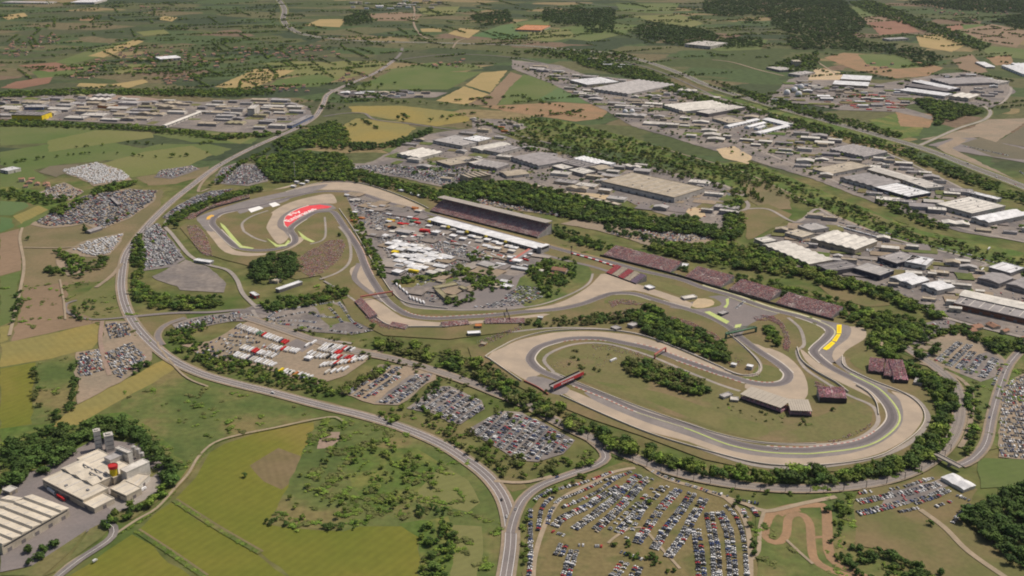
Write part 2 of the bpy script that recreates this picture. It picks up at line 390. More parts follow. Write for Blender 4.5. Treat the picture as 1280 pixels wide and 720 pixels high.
# ------------------------------------------------------------------ fields, listed as material | corners in the photograph
FIELDS = """
scrub|150,492 222,457 400,520 330,536 270,555 240,590 200,600 150,545
scrub_lush|0,535 60,530 100,520 155,515 200,545 235,585 205,625 0,625
field_olive|218,625 245,597 262,566 280,555 335,537 392,528 385,560 372,580 358,615 340,645 331,655 360,660 430,664 450,658 485,655 505,658 524,672 526,730 378,730 325,690
field_olive|214,628 322,693 372,730 262,730 172,664 195,641
field_olive|165,668 250,730 70,730 115,703
field_ploughed|312,582 348,560 376,570 374,580 360,606 352,612 330,602
scrub|392,528 430,520 480,533 560,563 608,598 624,630 634,660 628,730 526,730 524,672 505,658 450,658 430,664 331,655 345,640 372,580
scrub_lush|430,560 520,560 560,585 520,625 470,640 440,610
scrub_lush|498,655 560,645 572,730 526,730 524,672
field_lime|521,622 537,592 562,587 585,600 600,628 585,640 560,634 525,637
field_lime|566,656 602,658 604,690 596,730 566,730
dirt_pink|398,553 402,540 425,540 424,550 412,560 396,561
field_yellow|0,459 0,430 60,418 126,403 124,425 115,436 60,449
field_olive|0,461 45,453 40,530 0,536
scrub|46,453 95,440 96,490 90,510 60,530 40,530
field_yellow|64,533 100,502 150,477 208,449 222,458 180,485 130,512 92,534
field_brown|0,292 24,286 28,310 26,338 0,345
field_green|0,346 26,339 18,378 15,402 0,408
field_yellow|0,409 14,406 10,425 0,429
grass_dry|24,286 70,268 105,260 150,250 205,235 198,262 168,296 152,335 150,350 120,352 82,356 84,385 126,402 60,417 12,427 24,395 30,340
grass_mid|126,350 152,345 155,385 175,415 200,435 140,404 95,398 90,380
field_brown|30,362 84,352 84,386 126,402 60,417 14,427 26,390
field_bright|0,251 32,253 36,258 15,269 0,269
field_yellow|16,270 50,256 62,260 27,281
field_green|20,283 62,262 61,270 27,286
field_bright|0,271 14,273 17,284 0,291
grass_brown|150,395 230,390 235,402 205,412 198,430 190,425 172,408
grass_brown|200,432 225,452 300,478 400,500 520,530 600,575 650,600 660,610 640,615 560,555 440,515 330,488 240,462
field_green|0,206 0,190 60,180 140,178 200,190 190,205 140,200 80,205 30,215
field_lime|125,205 180,190 245,180 270,192 225,212 165,222
field_green|140,195 200,180 262,180 290,186 270,195 240,182 180,190
grass_dry|170,222 230,212 262,208 255,220 220,230 185,232
field_green|0,156 55,153 120,160 175,165 110,176 0,182
field_lime|60,176 120,163 190,165 192,172 130,180 60,190
field_green|190,168 245,158 330,165 315,180 240,178
field_lime|250,168 300,164 322,170 300,180
field_green|0,215 40,212 60,222 30,240 0,248
scrub_lush|0,232 60,240 110,245 60,262 30,252 0,250
field_yellow|430,156 445,148 500,152 520,160 505,172 470,180 428,176
field_yellow|436,133 500,132 570,140 594,150 545,158 480,148 440,140
field_straw|545,126 580,108 612,118 582,131
field_straw|582,106 602,91 634,88 613,116
field_brown|583,131 612,118 638,90 655,95 620,132
field_green|655,93 720,108 766,125 764,132 690,124 622,132 636,110
field_bright|672,125 700,108 766,126 764,132
field_orange|600,133 700,128 766,132 752,148 720,152 650,142
field_green|436,112 470,98 490,88 580,90 603,90 560,112
field_green|478,88 540,78 590,80 605,86 560,90
field_lime|300,90 430,76 486,78 462,92 420,100 330,90
field_straw|268,109 320,86 368,88 345,99 310,112
field_green|346,100 400,92 420,100 400,108 330,112
field_red|0,110 20,102 66,95 62,104 25,111
field_green|68,78 120,60 175,48 160,62 90,80
field_straw|110,70 170,49 180,52 130,72
field_green|40,90 80,80 125,80 100,92 50,98
field_red|22,82 70,78 100,86 60,90
field_straw|95,108 100,104 135,105 128,110
field_straw|138,106 180,99 185,103 160,110
field_lime|140,85 165,80 200,82 180,90 145,93
field_lime|320,80 360,76 410,78 380,84
field_orange|100,23 120,21 118,26 100,26
field_straw|0,20 30,16 35,20 10,25
field_straw|195,24 205,20 222,22 215,27
field_lime|170,40 205,37 212,42 180,45
field_straw|380,32 400,24 432,24 425,34
field_brown|456,18 500,15 528,18 520,26 470,26
field_straw|525,36 552,35 552,40 528,40
field_straw|560,42 575,35 600,38 585,48
field_bright|590,45 625,32 660,26 690,36 640,50
field_straw|642,36 660,29 686,30 680,38
field_green|640,30 690,22 680,40 650,44
field_lime|520,10 575,8 568,18 530,18
field_green|700,35 750,28 800,32 790,40 740,52 705,48
field_lime|790,20 850,18 880,30 860,35 815,27
field_green|770,5 850,4 840,18 775,14
field_lime|660,40 710,36 720,46 690,52 660,50
field_green|880,60 900,48 960,50 950,62 900,64
field_orange|1030,72 1055,66 1120,70 1180,85 1160,95 1120,98 1070,88
field_green|1072,68 1120,68 1160,84 1120,86 1085,82
field_orange|1018,92 1030,85 1052,92 1045,100 1022,102
field_straw|1145,45 1175,42 1210,55 1190,65 1150,58
field_brown|1060,18 1110,15 1140,28 1110,36 1070,30
field_red|1085,28 1130,26 1150,40 1100,44
field_green|1060,8 1090,8 1120,18 1070,22
field_green|1180,32 1230,30 1260,48 1225,58
field_brown|1200,38 1240,30 1290,40 1270,60 1230,52
field_red|1180,34 1200,30 1205,36 1185,40
field_green|1210,55 1290,62 1290,75 1240,70
field_orange|1232,72 1262,68 1268,80 1245,82
field_brown|1190,75 1215,68 1235,90 1210,95
scrub_lush|870,205 940,202 1050,248 1150,288 1290,318 1290,350 1110,296 1010,256 930,226
grass_mid|1060,258 1100,270 1140,290 1180,302 1150,300 1095,280
scrub_lush|640,150 700,150 800,175 870,205 930,225 935,245 880,220 800,195 720,182 650,172
scrub_lush|810,100 900,118 960,135 1090,170 1130,180 1100,182 1000,152 900,122
scrub_lush|1085,150 1100,148 1130,138 1155,150 1150,170 1120,175
field_orange|1120,140 1168,143 1168,150 1160,160 1125,158
grass_brown|1085,205 1120,192 1155,205 1195,225 1180,240 1150,225 1110,212
grass_brown|1118,318 1140,306 1200,325 1222,330 1198,348 1170,345 1150,330
grass_brown|1255,290 1262,285 1290,295 1290,300
grass_brown|1020,355 1060,362 1112,376 1112,382 1085,384 1040,372
grass_dry|925,225 950,225 985,240 990,262 955,262 935,250
grass_brown|925,262 960,255 990,268 975,282 935,300
scrub_lush|905,250 925,250 930,290 912,300
scrub|690,290 760,310 850,340 1000,380 1100,410 1180,430 1200,470 1100,430 1000,400 840,345 700,312
grass_mid|635,170 665,160 700,165 690,178 650,178
field_green|478,188 500,180 560,165 566,168 520,182 490,192
scrub|735,545 800,560 890,588 1000,600 1080,592 1140,572 1190,530 1200,545 1150,590 1060,612 950,614 860,600 760,568
meadow_dry|655,730 658,650 676,618 722,598 780,578 830,598 905,624 940,642 948,730
meadow_dry|690,660 760,610 900,640 905,730 700,730
grass_brown|1062,640 1075,612 1180,596 1222,612 1200,650 1235,682 1290,705 1290,730 1180,730 1120,692 1070,682
scrub|1028,622 1066,612 1068,680 1110,700 1190,730 1065,730 1040,690
scrub|945,640 1030,628 1040,700 1070,730 945,730
field_green|1222,578 1230,573 1290,574 1290,606 1226,611
scrub|1190,460 1250,440 1290,430 1290,480 1250,560 1215,570 1200,540
"""
for row in FIELDS.strip().splitlines():
    m_, pts_ = row.split('|')
    sheet('field' if m_.startswith('field') else 'rough_ground', pts_, m_, 'field')

# thin baulks and hedge-foot strips between the olive fields
for pts_, w_ in (("170,664 210,690 256,722", 5), ("217,626 270,660 325,692", 5)):
    road('field_ditch', pts_, w_, 'scrub', layer='field'); sheet_line = catmull(GP(pts_), False, 8)
    o = bpy.data.objects.new('dry_strip', ribbon_mesh('dry_strip', sheet_line, 2.2, nz('field'), 'grass_dry', off=-w_ / 2 - 1.2)); o['kind'] = 'structure'; link(o)

# ------------------------------------------------------------------ car parks, yards and plazas
LOTS = """
asphalt_lot|0,690 0,604 60,582 120,548 175,556 205,582 195,612 150,640 130,655 95,672 40,708 0,716
verge|52,722 92,692 112,662 126,655 137,661 128,672 96,695 70,715
verge|0,720 40,708 95,672 110,662 88,690 52,722
verge|150,645 196,614 204,600 215,605 200,625 165,650
verge|172,594 184,583 199,590 186,600
dirt|75,212 120,203 150,212 162,222 165,225 118,233 100,224 85,219
dirt|38,281 105,245 160,236 198,238 192,253 165,272 125,288 105,280 90,283 60,286
dirt|48,241 80,228 105,240 88,251 60,249
dirt|80,314 110,300 155,291 152,302 137,319 118,322 95,320
dirt|70,325 100,328 110,340 85,345 72,338
asphalt_lot|180,285 197,279 214,300 232,324 215,334 180,339 176,315
yard|190,346 232,325 262,335 283,355 280,366 225,363
asphalt_lot|203,272 215,262 240,247 262,239 292,236 270,249 240,263 215,277
yard|265,229 276,210 295,204 326,206 337,215 335,227 310,233 285,231
yard|192,222 200,213 240,207 250,212 215,224
field_grey|48,215 62,208 100,205 96,212 70,222
dirt|95,441 125,436 132,402 165,402 190,438 190,450 150,479 97,506
dirt|226,432 262,427 310,402 342,400 425,442 458,452 432,470 396,481 330,461 280,451
dirt|338,462 350,455 400,465 440,460 480,440 400,425 350,455
yard|215,406 235,399 302,388 330,378 345,392 318,402 290,402 250,410 222,414
yard|333,396 360,385 395,380 425,378 445,396 475,412 440,419 400,416 355,411
grass_mid|388,378 405,373 450,400 442,404 410,398
grass_mid|396,386 404,383 414,386 412,392 400,393
grass_mid|400,398 415,393 425,404 412,408
dirt|425,492 475,456 505,458 545,463 545,475 498,507 468,506
yard|468,504 512,470 542,466 537,476 495,507
yard|508,511 545,484 562,483 602,501 606,512 576,531 560,528 540,517
yard|584,538 627,514 652,516 688,534 719,551 704,568 672,578 645,576 614,556
asphalt_lot|357,431 371,424 391,432 378,441
sand|640,230 668,222 740,238 776,240 770,252 740,250 690,242
yard|470,200 520,171 560,164 600,160 660,180 745,203 800,205 880,225 932,240 925,262 912,295 880,282 820,266 770,246 690,236 640,225 560,230 500,216 436,212
sand|856,262 878,258 882,270 868,276
yard|640,75 700,82 735,95 800,100 860,110 960,140 1060,180 1150,212 1240,255 1290,282 1290,305 1200,290 1100,256 1010,222 930,198 870,182 840,172 790,158 760,140 735,128 690,105 640,86
sand|895,187 918,183 940,196 935,206 905,198
yard|942,302 998,275 1030,264 1110,300 1200,320 1290,350 1290,425 1190,398 1120,366 1060,352 1000,342 950,318
asphalt_lot|1160,182 1195,172 1215,172 1285,185 1285,205 1260,200 1200,190
dirt|1170,185 1196,172 1210,175 1190,186 1280,230 1280,236 1220,212
field_grey|1200,180 1225,172 1285,188 1280,200 1240,196
field_grey|1245,178 1290,152 1290,185 1270,182
dirt|1150,175 1215,160 1230,150 1290,148 1245,178 1225,172
yard|955,130 985,100 1010,92 1050,100 1100,105 1180,92 1215,90 1260,105 1270,115 1240,135 1165,128 1120,132 1165,145 1165,150 1120,140 1050,138 980,125
yard|0,121 120,118 250,128 345,122 386,134 392,148 350,166 285,166 180,156 80,151 0,149
dirt_pink|100,119 170,120 205,125 150,128
sand|1010,100 1020,85 1050,90 1055,100
yard|410,112 470,114 560,116 545,122 500,123 430,122
yard|590,148 640,150 660,160 630,168 590,160
dirt|790,290 870,285 900,300 855,312 800,305
dirt|660,248 700,250 745,262 760,275 700,272 660,260
dirt|540,242 560,240 640,252 740,268 738,276 640,262 545,250
yard|430,205 500,205 560,215 600,225 600,235 560,236 500,222 430,212
dirt|700,280 760,268 800,272 900,298 892,303 820,310 745,288
asphalt_lot|1120,416 1145,408 1180,398 1195,404 1155,430 1130,432
dirt|1136,442 1160,426 1190,416 1212,420 1236,434 1258,452 1244,472 1226,478 1190,464 1165,455
yard|1198,455 1235,440 1255,452 1244,472 1226,478 1200,468
dirt|1250,486 1265,474 1290,462 1290,576 1248,572
yard|1098,640 1110,615 1180,597 1195,605 1150,625
"""
for row in LOTS.strip().splitlines():
    m_, pts_ = row.split('|')
    nm_ = {'verge': 'verge', 'field_grey': 'gravel_yard', 'sand': 'sand_yard', 'grass_mid': 'grass_island', 'dirt': 'dirt_ground', 'dirt_pink': 'dirt_ground'}.get(m_, 'paved_yard')
    sheet(nm_, pts_, m_, 'lot')

# resurfaced plots and odd corners inside the trading estates
for pts_, ang_, n_ in (("0,122 120,121 250,130 345,125 384,137 388,148 350,163 285,163 180,153 80,149 0,146", -9, 60), ("480,200 520,174 600,163 660,182 745,206 870,228 925,242 905,285 820,262 740,248 640,222 560,226", -24, 70),
                       ("645,78 735,97 860,113 1000,160 960,185 870,176 730,124", -18, 70), ("1000,165 1150,214 1285,286 1285,300 1100,250 960,190", -18, 50), ("955,300 1030,268 1195,325 1285,352 1285,420 1120,362", -17, 40),
                       ("960,128 990,100 1110,108 1175,125 1100,135", -5, 40), ("440,240 540,275 680,318 660,340 560,380 498,355", -28, 60)):
    g_ = GP(pts_); x0, x1 = min(q.x for q in g_), max(q.x for q in g_); y0, y1 = min(q.y for q in g_), max(q.y for q in g_); k_ = 0
    tri = [tuple(g_[i] for i in t) for t in tessellate_polygon([g_])]
    wts = [((b - a).cross(c - a)).length for a, b, c in tri]
    for _ in range(n_):
        a, b, c = _er.choices(tri, wts)[0]; u, v = sorted((_er.random(), _er.random())); p = a * u + b * (v - u) + c * (1 - v)
        w_, d_ = _er.uniform(16, 60), _er.uniform(12, 40); t_ = R(ang_) + _er.gauss(0, .05); ex, ey = Vector((math.cos(t_), math.sin(t_), 0)), Vector((-math.sin(t_), math.cos(t_), 0))
        o = sheet('paved_yard', [p + ex * w_ * sx / 2 + ey * d_ * sy / 2 for sx, sy in ((-1, -1), (1, -1), (1, 1), (-1, 1))], _er.choice(['asphalt_lot', 'asphalt_old', 'dirt', 'concrete'] + (['grass_brown', 'grass_mid', 'scrub', 'scrub_lush', 'verge'] if ang_ != -28 else ['yard', 'dirt'])), 'lot')
ZC['lot'] = .80

# ------------------------------------------------------------------ roads, paths, railway
sheet('paved_yard', "118,617 150,604 178,596 203,598 198,614 160,636 140,640", 'concrete', 'lot')
W1 = 'paint_white'
road('motorway', "342,-8 355,10 354,24 360,33 376,42 410,48 470,52 560,54 650,57 710,62 765,67 810,78 850,92 890,109 960,131 1035,152 1100,170 1160,188 1220,211 1290,238 1340,262", 27, 'asphalt_old',
     [(-12.5, .5, W1), (12.5, .5, W1), (0, 2.5, 'verge')], shoulder=('verge', 9), step=20)
road('ring_road', "492,76 470,91 430,108 410,118 404,130 394,146 374,159 345,172 320,183 290,198 265,213 240,232 215,252 190,276 172,297 158,318 153,340 152,362 158,386 170,408 190,430 215,450 250,467 290,479 340,491 400,507 450,519 500,534 550,555 585,577 610,597 628,621 637,650 638,682 630,735", 12, 'asphalt_lot',
     [(-5.2, .35, W1), (5.2, .35, W1), (0, .3, W1)], shoulder=('dirt', 3.2))
road('slip_road', "272,212 255,226 248,240 262,236", 6, 'dirt')
road('link_road', "492,76 500,68 503,60", 12, 'asphalt_old'); road('link_road', "490,77 520,72 570,68 640,72 700,84", 9, 'asphalt_old')
road('side_road', "404,146 430,142 455,142 470,150 520,156 570,163 600,163 640,168 690,180 760,195", 8, 'asphalt_old')
road('side_road', "512,-4 518,12 517,28 524,42 536,49", 10, 'dirt')
road('side_road', "566,60 572,52 582,48", 8, 'dirt')
road('side_road', "760,72 800,82 830,92 860,105 900,125 930,150", 7, 'asphalt_old')
road('farm_road', "890,75 915,78 950,88 980,95", 8, 'track_path')
road('farm_road', "700,0 760,8 830,15 860,17", 9, 'asphalt_old')
road('branch_road', "1150,182 1172,172 1200,160 1230,150 1238,140 1228,132", 10, 'concrete', shoulder=('verge', 3))
road('branch_road', "1228,132 1250,130 1262,118 1264,110", 8, 'concrete')
road('works_road', "1048,94 1020,76 1022,70", 7, 'track_path'); road('works_road', "1090,95 1140,97 1160,102", 6, 'track_path')
road('estate_road', "878,128 850,150 880,160 940,185 1010,213 1100,250 1200,285 1290,305", 8, 'concrete')
road('estate_road', "925,190 980,185 1025,200 1085,185 1180,225 1250,262 1290,280", 7, 'concrete')
road('estate_road', "880,225 905,232 920,242 935,255 930,263 912,262 905,255 890,272", 8, 'concrete')
road('estate_road', "930,262 960,262 995,278 1020,262 1040,270 1110,297 1200,320 1235,330", 7, 'concrete')
road('estate_road', "1110,297 1080,312 1068,330 1130,340 1175,362 1200,350 1235,330", 7, 'concrete')
road('estate_road', "1175,362 1160,385 1190,400 1290,425", 8, 'concrete')
road('river_path', "700,168 800,180 870,198 930,216 1000,248 1045,270 1110,297", 4, 'track_path')
road('country_road', "60,730 85,706 115,688 145,668 172,650 196,636 218,612 236,592 248,572 268,554 300,544 345,535 392,525 420,522 432,530", 3, 'track_path', layer='road', shoulder=('scrub', 1.5))
road('factory_road', "72,722 100,700 125,684 140,672 142,660 130,652", 9, 'asphalt_old', [(0, .3, W1)])
road('circuit_road', "150,398 215,392 262,391 300,388 322,390 345,396", 8, 'asphalt_lot')
road('circuit_road', "322,386 304,368 296,350 284,338 262,332 245,325 234,317 222,302 214,292 206,282 214,272 228,268", 7, 'concrete')
road('circuit_road', "316,388 320,396 330,406 352,414 400,424 440,430", 6, 'concrete')
road('track_lane', "150,398 118,400 95,396 82,388 84,380 96,376", 5, 'asphalt_lot')
road('slip_road', "203,432 197,421 203,410 216,403 232,398", 7, 'asphalt_lot', shoulder=('dirt', 2))
road('link_road', "638,667 644,645 655,624 676,608 712,594 744,583 757,573 752,562 738,550", 9, 'asphalt_lot', [(0, .3, W1)], shoulder=('dirt', 2))
road('link_road', "618,602 640,604 662,603 690,596", 5, 'track_path')
road('link_road', "738,550 770,566 790,575 800,580", 9, 'concrete')
road('dirt_path', "800,578 830,598 870,610 905,622 935,632 958,640 1005,630 1045,622", 6, 'track_path')
road('dirt_path', "794,586 770,590 740,605 705,622 690,640 678,665 668,700 666,735", 5, 'track_path')
road('dirt_path', "905,622 925,640 935,665 938,700 938,735", 5, 'track_path')
road('dirt_path', "955,640 950,660 948,690 940,700", 4, 'track_path')
road('dirt_path', "760,680 775,668 800,660 830,690 850,712", 3, 'track_path')
road('dirt_path', "1150,638 1180,660 1210,690 1260,725", 6, 'track_path')
road('dirt_path', "28,285 25,300 30,330 26,360 12,420", 5, 'track_path'); road('dirt_path', "30,310 80,310 130,306 152,296", 4, 'track_path')
road('dirt_path', "120,360 140,345 152,330", 7, 'dirt'); road('dirt_path', "75,350 80,378 82,400", 3, 'track_path')
road('dirt_path', "198,428 200,436 230,470 260,484", 3, 'track_path')
road('dirt_path', "128,402 126,430 137,470", 6, 'dirt_pink')
road('access_road', "1285,430 1262,455 1250,485 1240,520 1232,555 1215,575 1200,582", 9, 'asphalt_lot', [(0, .3, W1)], shoulder=('dirt', 2.5))
road('access_road', "1170,462 1190,478 1200,500 1202,530 1190,552 1170,572", 9, 'concrete')
road('access_road', "1098,418 1108,440 1128,458 1150,466", 6, 'track_path')
road('access_road', "1150,455 1175,462 1205,478 1215,500 1210,540 1200,560", 6, 'dirt')
road('moto_track', "958,655 956,668 963,677 975,678 983,668 985,650 992,644 1004,645 1012,656 1014,680 1018,700 1035,712 1065,722", 8.5, 'dirt_track', layer='lot')
road('moto_track', "958,655 964,643 990,634 1020,632 1032,636 1034,660 1036,690 1046,705 1070,716 1090,728", 10, 'dirt_track', layer='lot')
road('moto_track', "1016,673 1026,672 1034,672", 4, 'dirt_track', layer='lot'); road('moto_track', "975,645 985,640 1000,638", 6, 'dirt_track', layer='lot')
road('dirt_path', "983,676 1000,692 1016,706", 3, 'track_path')
# the railway that skirts the circuit
RAIL = "300,395 340,408 390,425 440,439 490,449 540,463 590,480 620,492 660,508 700,530 740,549 780,568 830,587 880,600 940,609 1000,612 1060,609 1110,600 1150,585 1180,562 1196,535 1200,505 1192,480 1170,460 1140,440 1112,422 1098,410"
rail = road('railway', RAIL, 13, 'ballast', layer='road', shoulder=('dirt', 2.5))
for off_ in (-3.6, -2.1, 2.1, 3.6):
    link(bpy.data.objects.new('rail', ribbon_mesh('rail', catmull(GP(RAIL), False, 8), .35, nz('road'), 'rail_steel', off=off_)), rail)
# ------------------------------------------------------------------ the circuit
TRK = [(540,269),(620,291),(705,314),(730,321),(767,329.5),(805,340),(850,350),(880,361),(912,370),(960,386.5),(997,396),(1020,404),(1034,411),(1037,417),(1030,426),(1020,435),(1017,441),(1025,450),(1040,461),(1065,474),(1090,487),(1105,501),(1114,515),(1114.5,527),(1104,539.5),(1086,551),(1062,558),(1020,563),(1000,564),(958,562),(916,554),(874,538),(860,533),(800,514),(765,499),(727,484),(705,476),(677,465),(665,455),(663,447),(672,436),(690,429),(715,424),(750,424),(777,429),(815,437.5),(852,451),(900,467.5),(912,471),(937,479),(962,482),(980,479),(986,471),(982,464),(970,454),(950,441),(940,434),(922,420),(910,409),(885,396),(860,387.5),(837,381),(817,375),(792,368),(767,367.5),(750,372.5),(730,380),(705,386),(680,389),(652,391),(615,395),(577,397.5),(540,399),(512,395),(495,386),(482,375),(472,361),(462,345),(455,330),(447,310),(430,284),(417.6,266.5),(406,265),(392,267),(380,274),(366,283.5),(363.5,289),(368.6,297),(368,304),(357.5,309),(340,313),(316,313.6),(297,310),(285,301),(273,289),(265.5,280),(268,273),(278,267),(297,263),(323,258),(350.6,251),(368,246),(392,241),(417.6,239.8),(447,242),(466,248),(485,254),(510,260)]
TL = catmull(GP(TRK), True, 4.0)
TN = normals(TL, True)
def tidx(px):
    q = P(*px)
    return min(range(len(TL)), key=lambda i: (TL[i] - q).length_squared)
def tseg(a, b):
    i, j = tidx(a), tidx(b)
    return [k % len(TL) for k in range(i, j + 1 if j > i else j + len(TL) + 1)]
def trib(name, a, b, off, w, material, layer='track', taper=False):
    ks = tseg(a, b)
    ww = w
    if taper:
        n = len(ks); ww = [w * min(1, 4 * i / n, 4 * (n - 1 - i) / n) + .05 for i in range(n)]
    return ribbon_mesh(name, [TL[k] for k in ks], ww, nz(layer), material, off=off, nrm=[TN[k] for k in ks])

GROUNDS = """
grass_brown|225,285 245,268 300,248 350,236 400,226 450,224 520,236 560,252 700,300 850,335 1000,372 1075,395 1095,420 1120,448 1150,480 1172,510 1172,540 1150,562 1100,582 1050,590 960,592 880,575 800,545 740,525 690,505 640,480 590,450 585,435 640,415 560,425 480,420 440,400 425,370 400,345 370,350 320,335 280,325 250,315
asphalt_lot|425,230 470,236 530,262 545,290 680,330 730,335 742,345 722,365 690,380 640,388 560,390 520,388 495,372 480,350 440,262
yard|440,240 500,258 540,275 680,318 690,330 660,340 600,360 560,380 520,378 498,355 450,270
scrub|650,348 700,321 735,332 742,345 722,366 690,380 660,387 640,372
scrub|488,352 530,344 562,340 575,350 540,360 500,360
"""
for row in GROUNDS.strip().splitlines():
    m_, pts_ = row.split('|'); sheet('circuit_ground', pts_, m_, 'run')
RUN = """
gravel|1114,490 1135,496 1147,506 1153,516 1152,528 1138,546 1118,559 1096,569 1062,577 1020,582 987,582 958,580 930,575 895,566 860,553 820,543 780,531 740,512 705,493 712,488 740,500 800,526 860,546 916,565 958,572 1000,574 1030,572 1062,568 1092,559 1114,546 1126,533 1129,520 1127,508 1120,496
runoff|1065,471 1092,483 1120,496 1127,508 1129,520 1126,533 1114,546 1092,559 1062,568 1030,572 1000,574 958,572 916,565 860,546 800,526 740,500 735,490 800,514 870,540 920,556 1000,566 1060,560 1104,541 1116,525 1112,510 1098,492
gravel|609,448 627,436 646,427 665,422 690,417 715,415 750,415.5 771,417.5 796,421 827,430 852,440 900,461 915,468 900,468 852,451 815,438 777,429 750,424 715,424 690,430 672,438 664,447 666,456 678,466 668,472 657,476 640,466
runoff|657,476 668,471 690,476 712,487 700,495 680,489
gravel|957,436 972,440 985,447 997,458 1006,471 1010,487 1006,500 987,502 955,494 931,486 937,479 962,483 981,481 988,471 984,463 970,452
gravel|940,430 957,436 970,452 962,450 948,439
gravel|1060,409 1079,411 1083,419 1079,426 1062,436 1053,445 1053,458 1046,455 1040,446 1045,435 1059,425 1064,415
runoff|1000,394 1032,402 1060,408 1064,415 1059,425 1045,435 1040,446 1046,456 1068,472 1100,490 1110,488 1085,473 1060,460 1052,455 1053,445 1045,452 1035,455 1022,445 1022,436 1036,425 1040,417 1034,408
gravel|1000,437 1010,444 1020,453 1040,464 1065,477 1090,490 1102,502 1098,505 1085,496 1050,479 1020,463 1006,450
gravel|452,376 465,374 480,382 495,393 512,400 560,404 615,400 680,393 680,396 615,403 560,409 487,407 470,393 456,383
gravel|437,340 442,334 450,331 458,345 469,366 460,364 446,356
gravel|728,378 748,370 767,366 793,364 820,371 858,384 866,381 840,370 797,356 757,343 748,347 737,358 715,372 690,382 655,388 690,386
asphalt_lot|836,385 866,378 900,370 940,384 975,392 955,398 935,408 925,420 905,408 880,395 858,388
gravel|831,374 840,370 868,382 858,386
gravel|331,279 340,266 362,254 392,246 414,243 421,254 410,255 392,256 370,261 352,271 348,283 354,289 361,297 350,306 340,297
runoff|348,283 352,271 370,261 392,256 410,255 420,262 400,265 384,272 368,283 366,290 371,297 368,303 361,297 354,289
gravel|258,289 268,302 276,312 290,319 323,320.5 362,312 380,300 374,297 366,308 345,316 316,317 295,314 282,304 266,289
gravel|410,228 447,230 485,241 510,251 532,262 515,262 485,252 447,240 410,238 392,239 357,246 340,249 357,240 392,231
runoff|246,273 265,265 306,252 349,242 392,233 410,231 395,239 360,246 330,252 345,250 362,250 330,258 300,264 278,269 267,275 264,282 268,290 258,289 250,280
runoff|300,262 330,254 350,249 362,250 340,258 316,263 300,268
grass_infield|690,455 700,440 720,433 760,433 810,447 850,462 890,478 925,490 930,500 985,517 1022,522 1062,502 1085,510 1090,525 1070,545 1020,553 960,553 910,542 840,520 780,497 730,478 703,468
grass_mid|745,478 830,493 900,517 960,535 945,548 880,530 800,498
grass_mid|950,456 975,463 980,471 970,478 945,478 925,474 940,468
grass_mid|992,400 1020,406 1030,416 1022,426 1013,436 1008,440 1005,420 998,408
grass_brown|275,280 303,274 305,287 320,297 343,308 348,311 335,311.5 312,310 298,305
grass_brown|312,285 340,267 333,285 338,298 325,292
grass_brown|370,290 403,273 406,298 392,304 380,299
grass_mid|762,372 790,370 812,376 795,380 770,379 755,380
grass_mid|495,388 520,393 560,393 600,391 560,389 515,385
grass_mid|885,372 900,378 900,383 885,386 862,387 870,380
sand|872,374 890,376 892,382 878,386 865,384
grass_mid|812,350 860,362 862,368 850,370 818,358
grass_mid|1062,452 1075,442 1105,445 1088,462 1078,464
gravel|318,240 340,238 372,230 356,236
"""
for row in RUN.strip().splitlines():
    m_, pts_ = row.split('|')
    sheet({'gravel': 'gravel_trap', 'runoff': 'runoff_area', 'asphalt_lot': 'paved_apron', 'sand': 'sand_patch'}.get(m_, 'infield_grass'), pts_, m_, 'run', smooth=True)

# service roads inside the fence
for pts_, w_ in (("1053,447 1056,458 1070,468 1100,482 1140,497 1158,516 1158,530 1143,550 1110,568 1060,580 1000,586 940,582 870,560", 6),
                 ("640,416 690,411 750,412 800,419 850,436 890,455 920,468 940,471 950,464 948,452 932,436 918,424", 5),
                 ("692,466 680,452 690,441 720,431 760,431 812,446 860,466 900,482 925,490", 5), ("690,466 730,483 800,512 870,536 940,553 1020,557 1070,550 1096,532 1095,515 1086,506 1060,495 1030,478 1005,460 996,440 1005,432 1000,412 985,398", 5),
                 ("741,343 735,356 710,370 670,383 620,387 560,388 515,385 500,375 490,360", 4), ("400,350 425,340 438,325 436,300 424,284", 5), ("405,352 425,364 445,378 470,400 490,408", 4),
                 ("305,290 303,280 315,271 335,264", 5), ("305,290 318,298 333,303", 5), ("406,272 406,298 388,306", 4)):
    road('service_road', pts_, w_, 'concrete', layer='run')
road('race_track_old_loop', "418,262 405,257 386,258 368,263 354,272 350,282 356,288 366,290", 10, 'asphalt_lot', layer='run')
road('pit_exit_road', "545,279 620,300 690,322 740,334 775,345", 8, 'asphalt_lot', layer='run')
road('link_track', "449,330 443,345 447,354 462,366 480,378", 9, 'asphalt_lot', layer='run')

track = bpy.data.objects.new('race_track', ribbon_mesh('race_track', TL, 12.5, nz('track'), 'asphalt', True, nrm=TN)); track['kind'] = 'structure'; link(track)
for s_ in (-1, 1):
    link(bpy.data.objects.new('edge_line', ribbon_mesh('edge_line', TL, .3, nz('track'), 'paint_cream', True, off=s_ * 6.0, nrm=TN)), track)
# worn racing line
link(bpy.data.objects.new('racing_line', ribbon_mesh('racing_line', TL, 4.0, nz('track'), 'rubber', True, off=0, nrm=TN)), track)
PAINT = [((1056,470),(860,533),-8.3,2.2,'paint_green'), ((880,357),(1022,404),-9.0,4.0,'paint_pale'), ((1022,404),(1030,427),-7.2,1.6,'paint_pale'),
         ((545,270),(765,329),-10.0,6.0,'paint_ochre'), ((860,533),(735,488),-7.4,1.2,'paint_pale'), ((912,372),(975,391),7.6,1.3,'paint_pale')]
for a_, b_, off_, w_, m_ in PAINT:
    link(bpy.data.objects.new('painted_strip', trib('painted_strip', a_, b_, off_, w_, m_)), track)
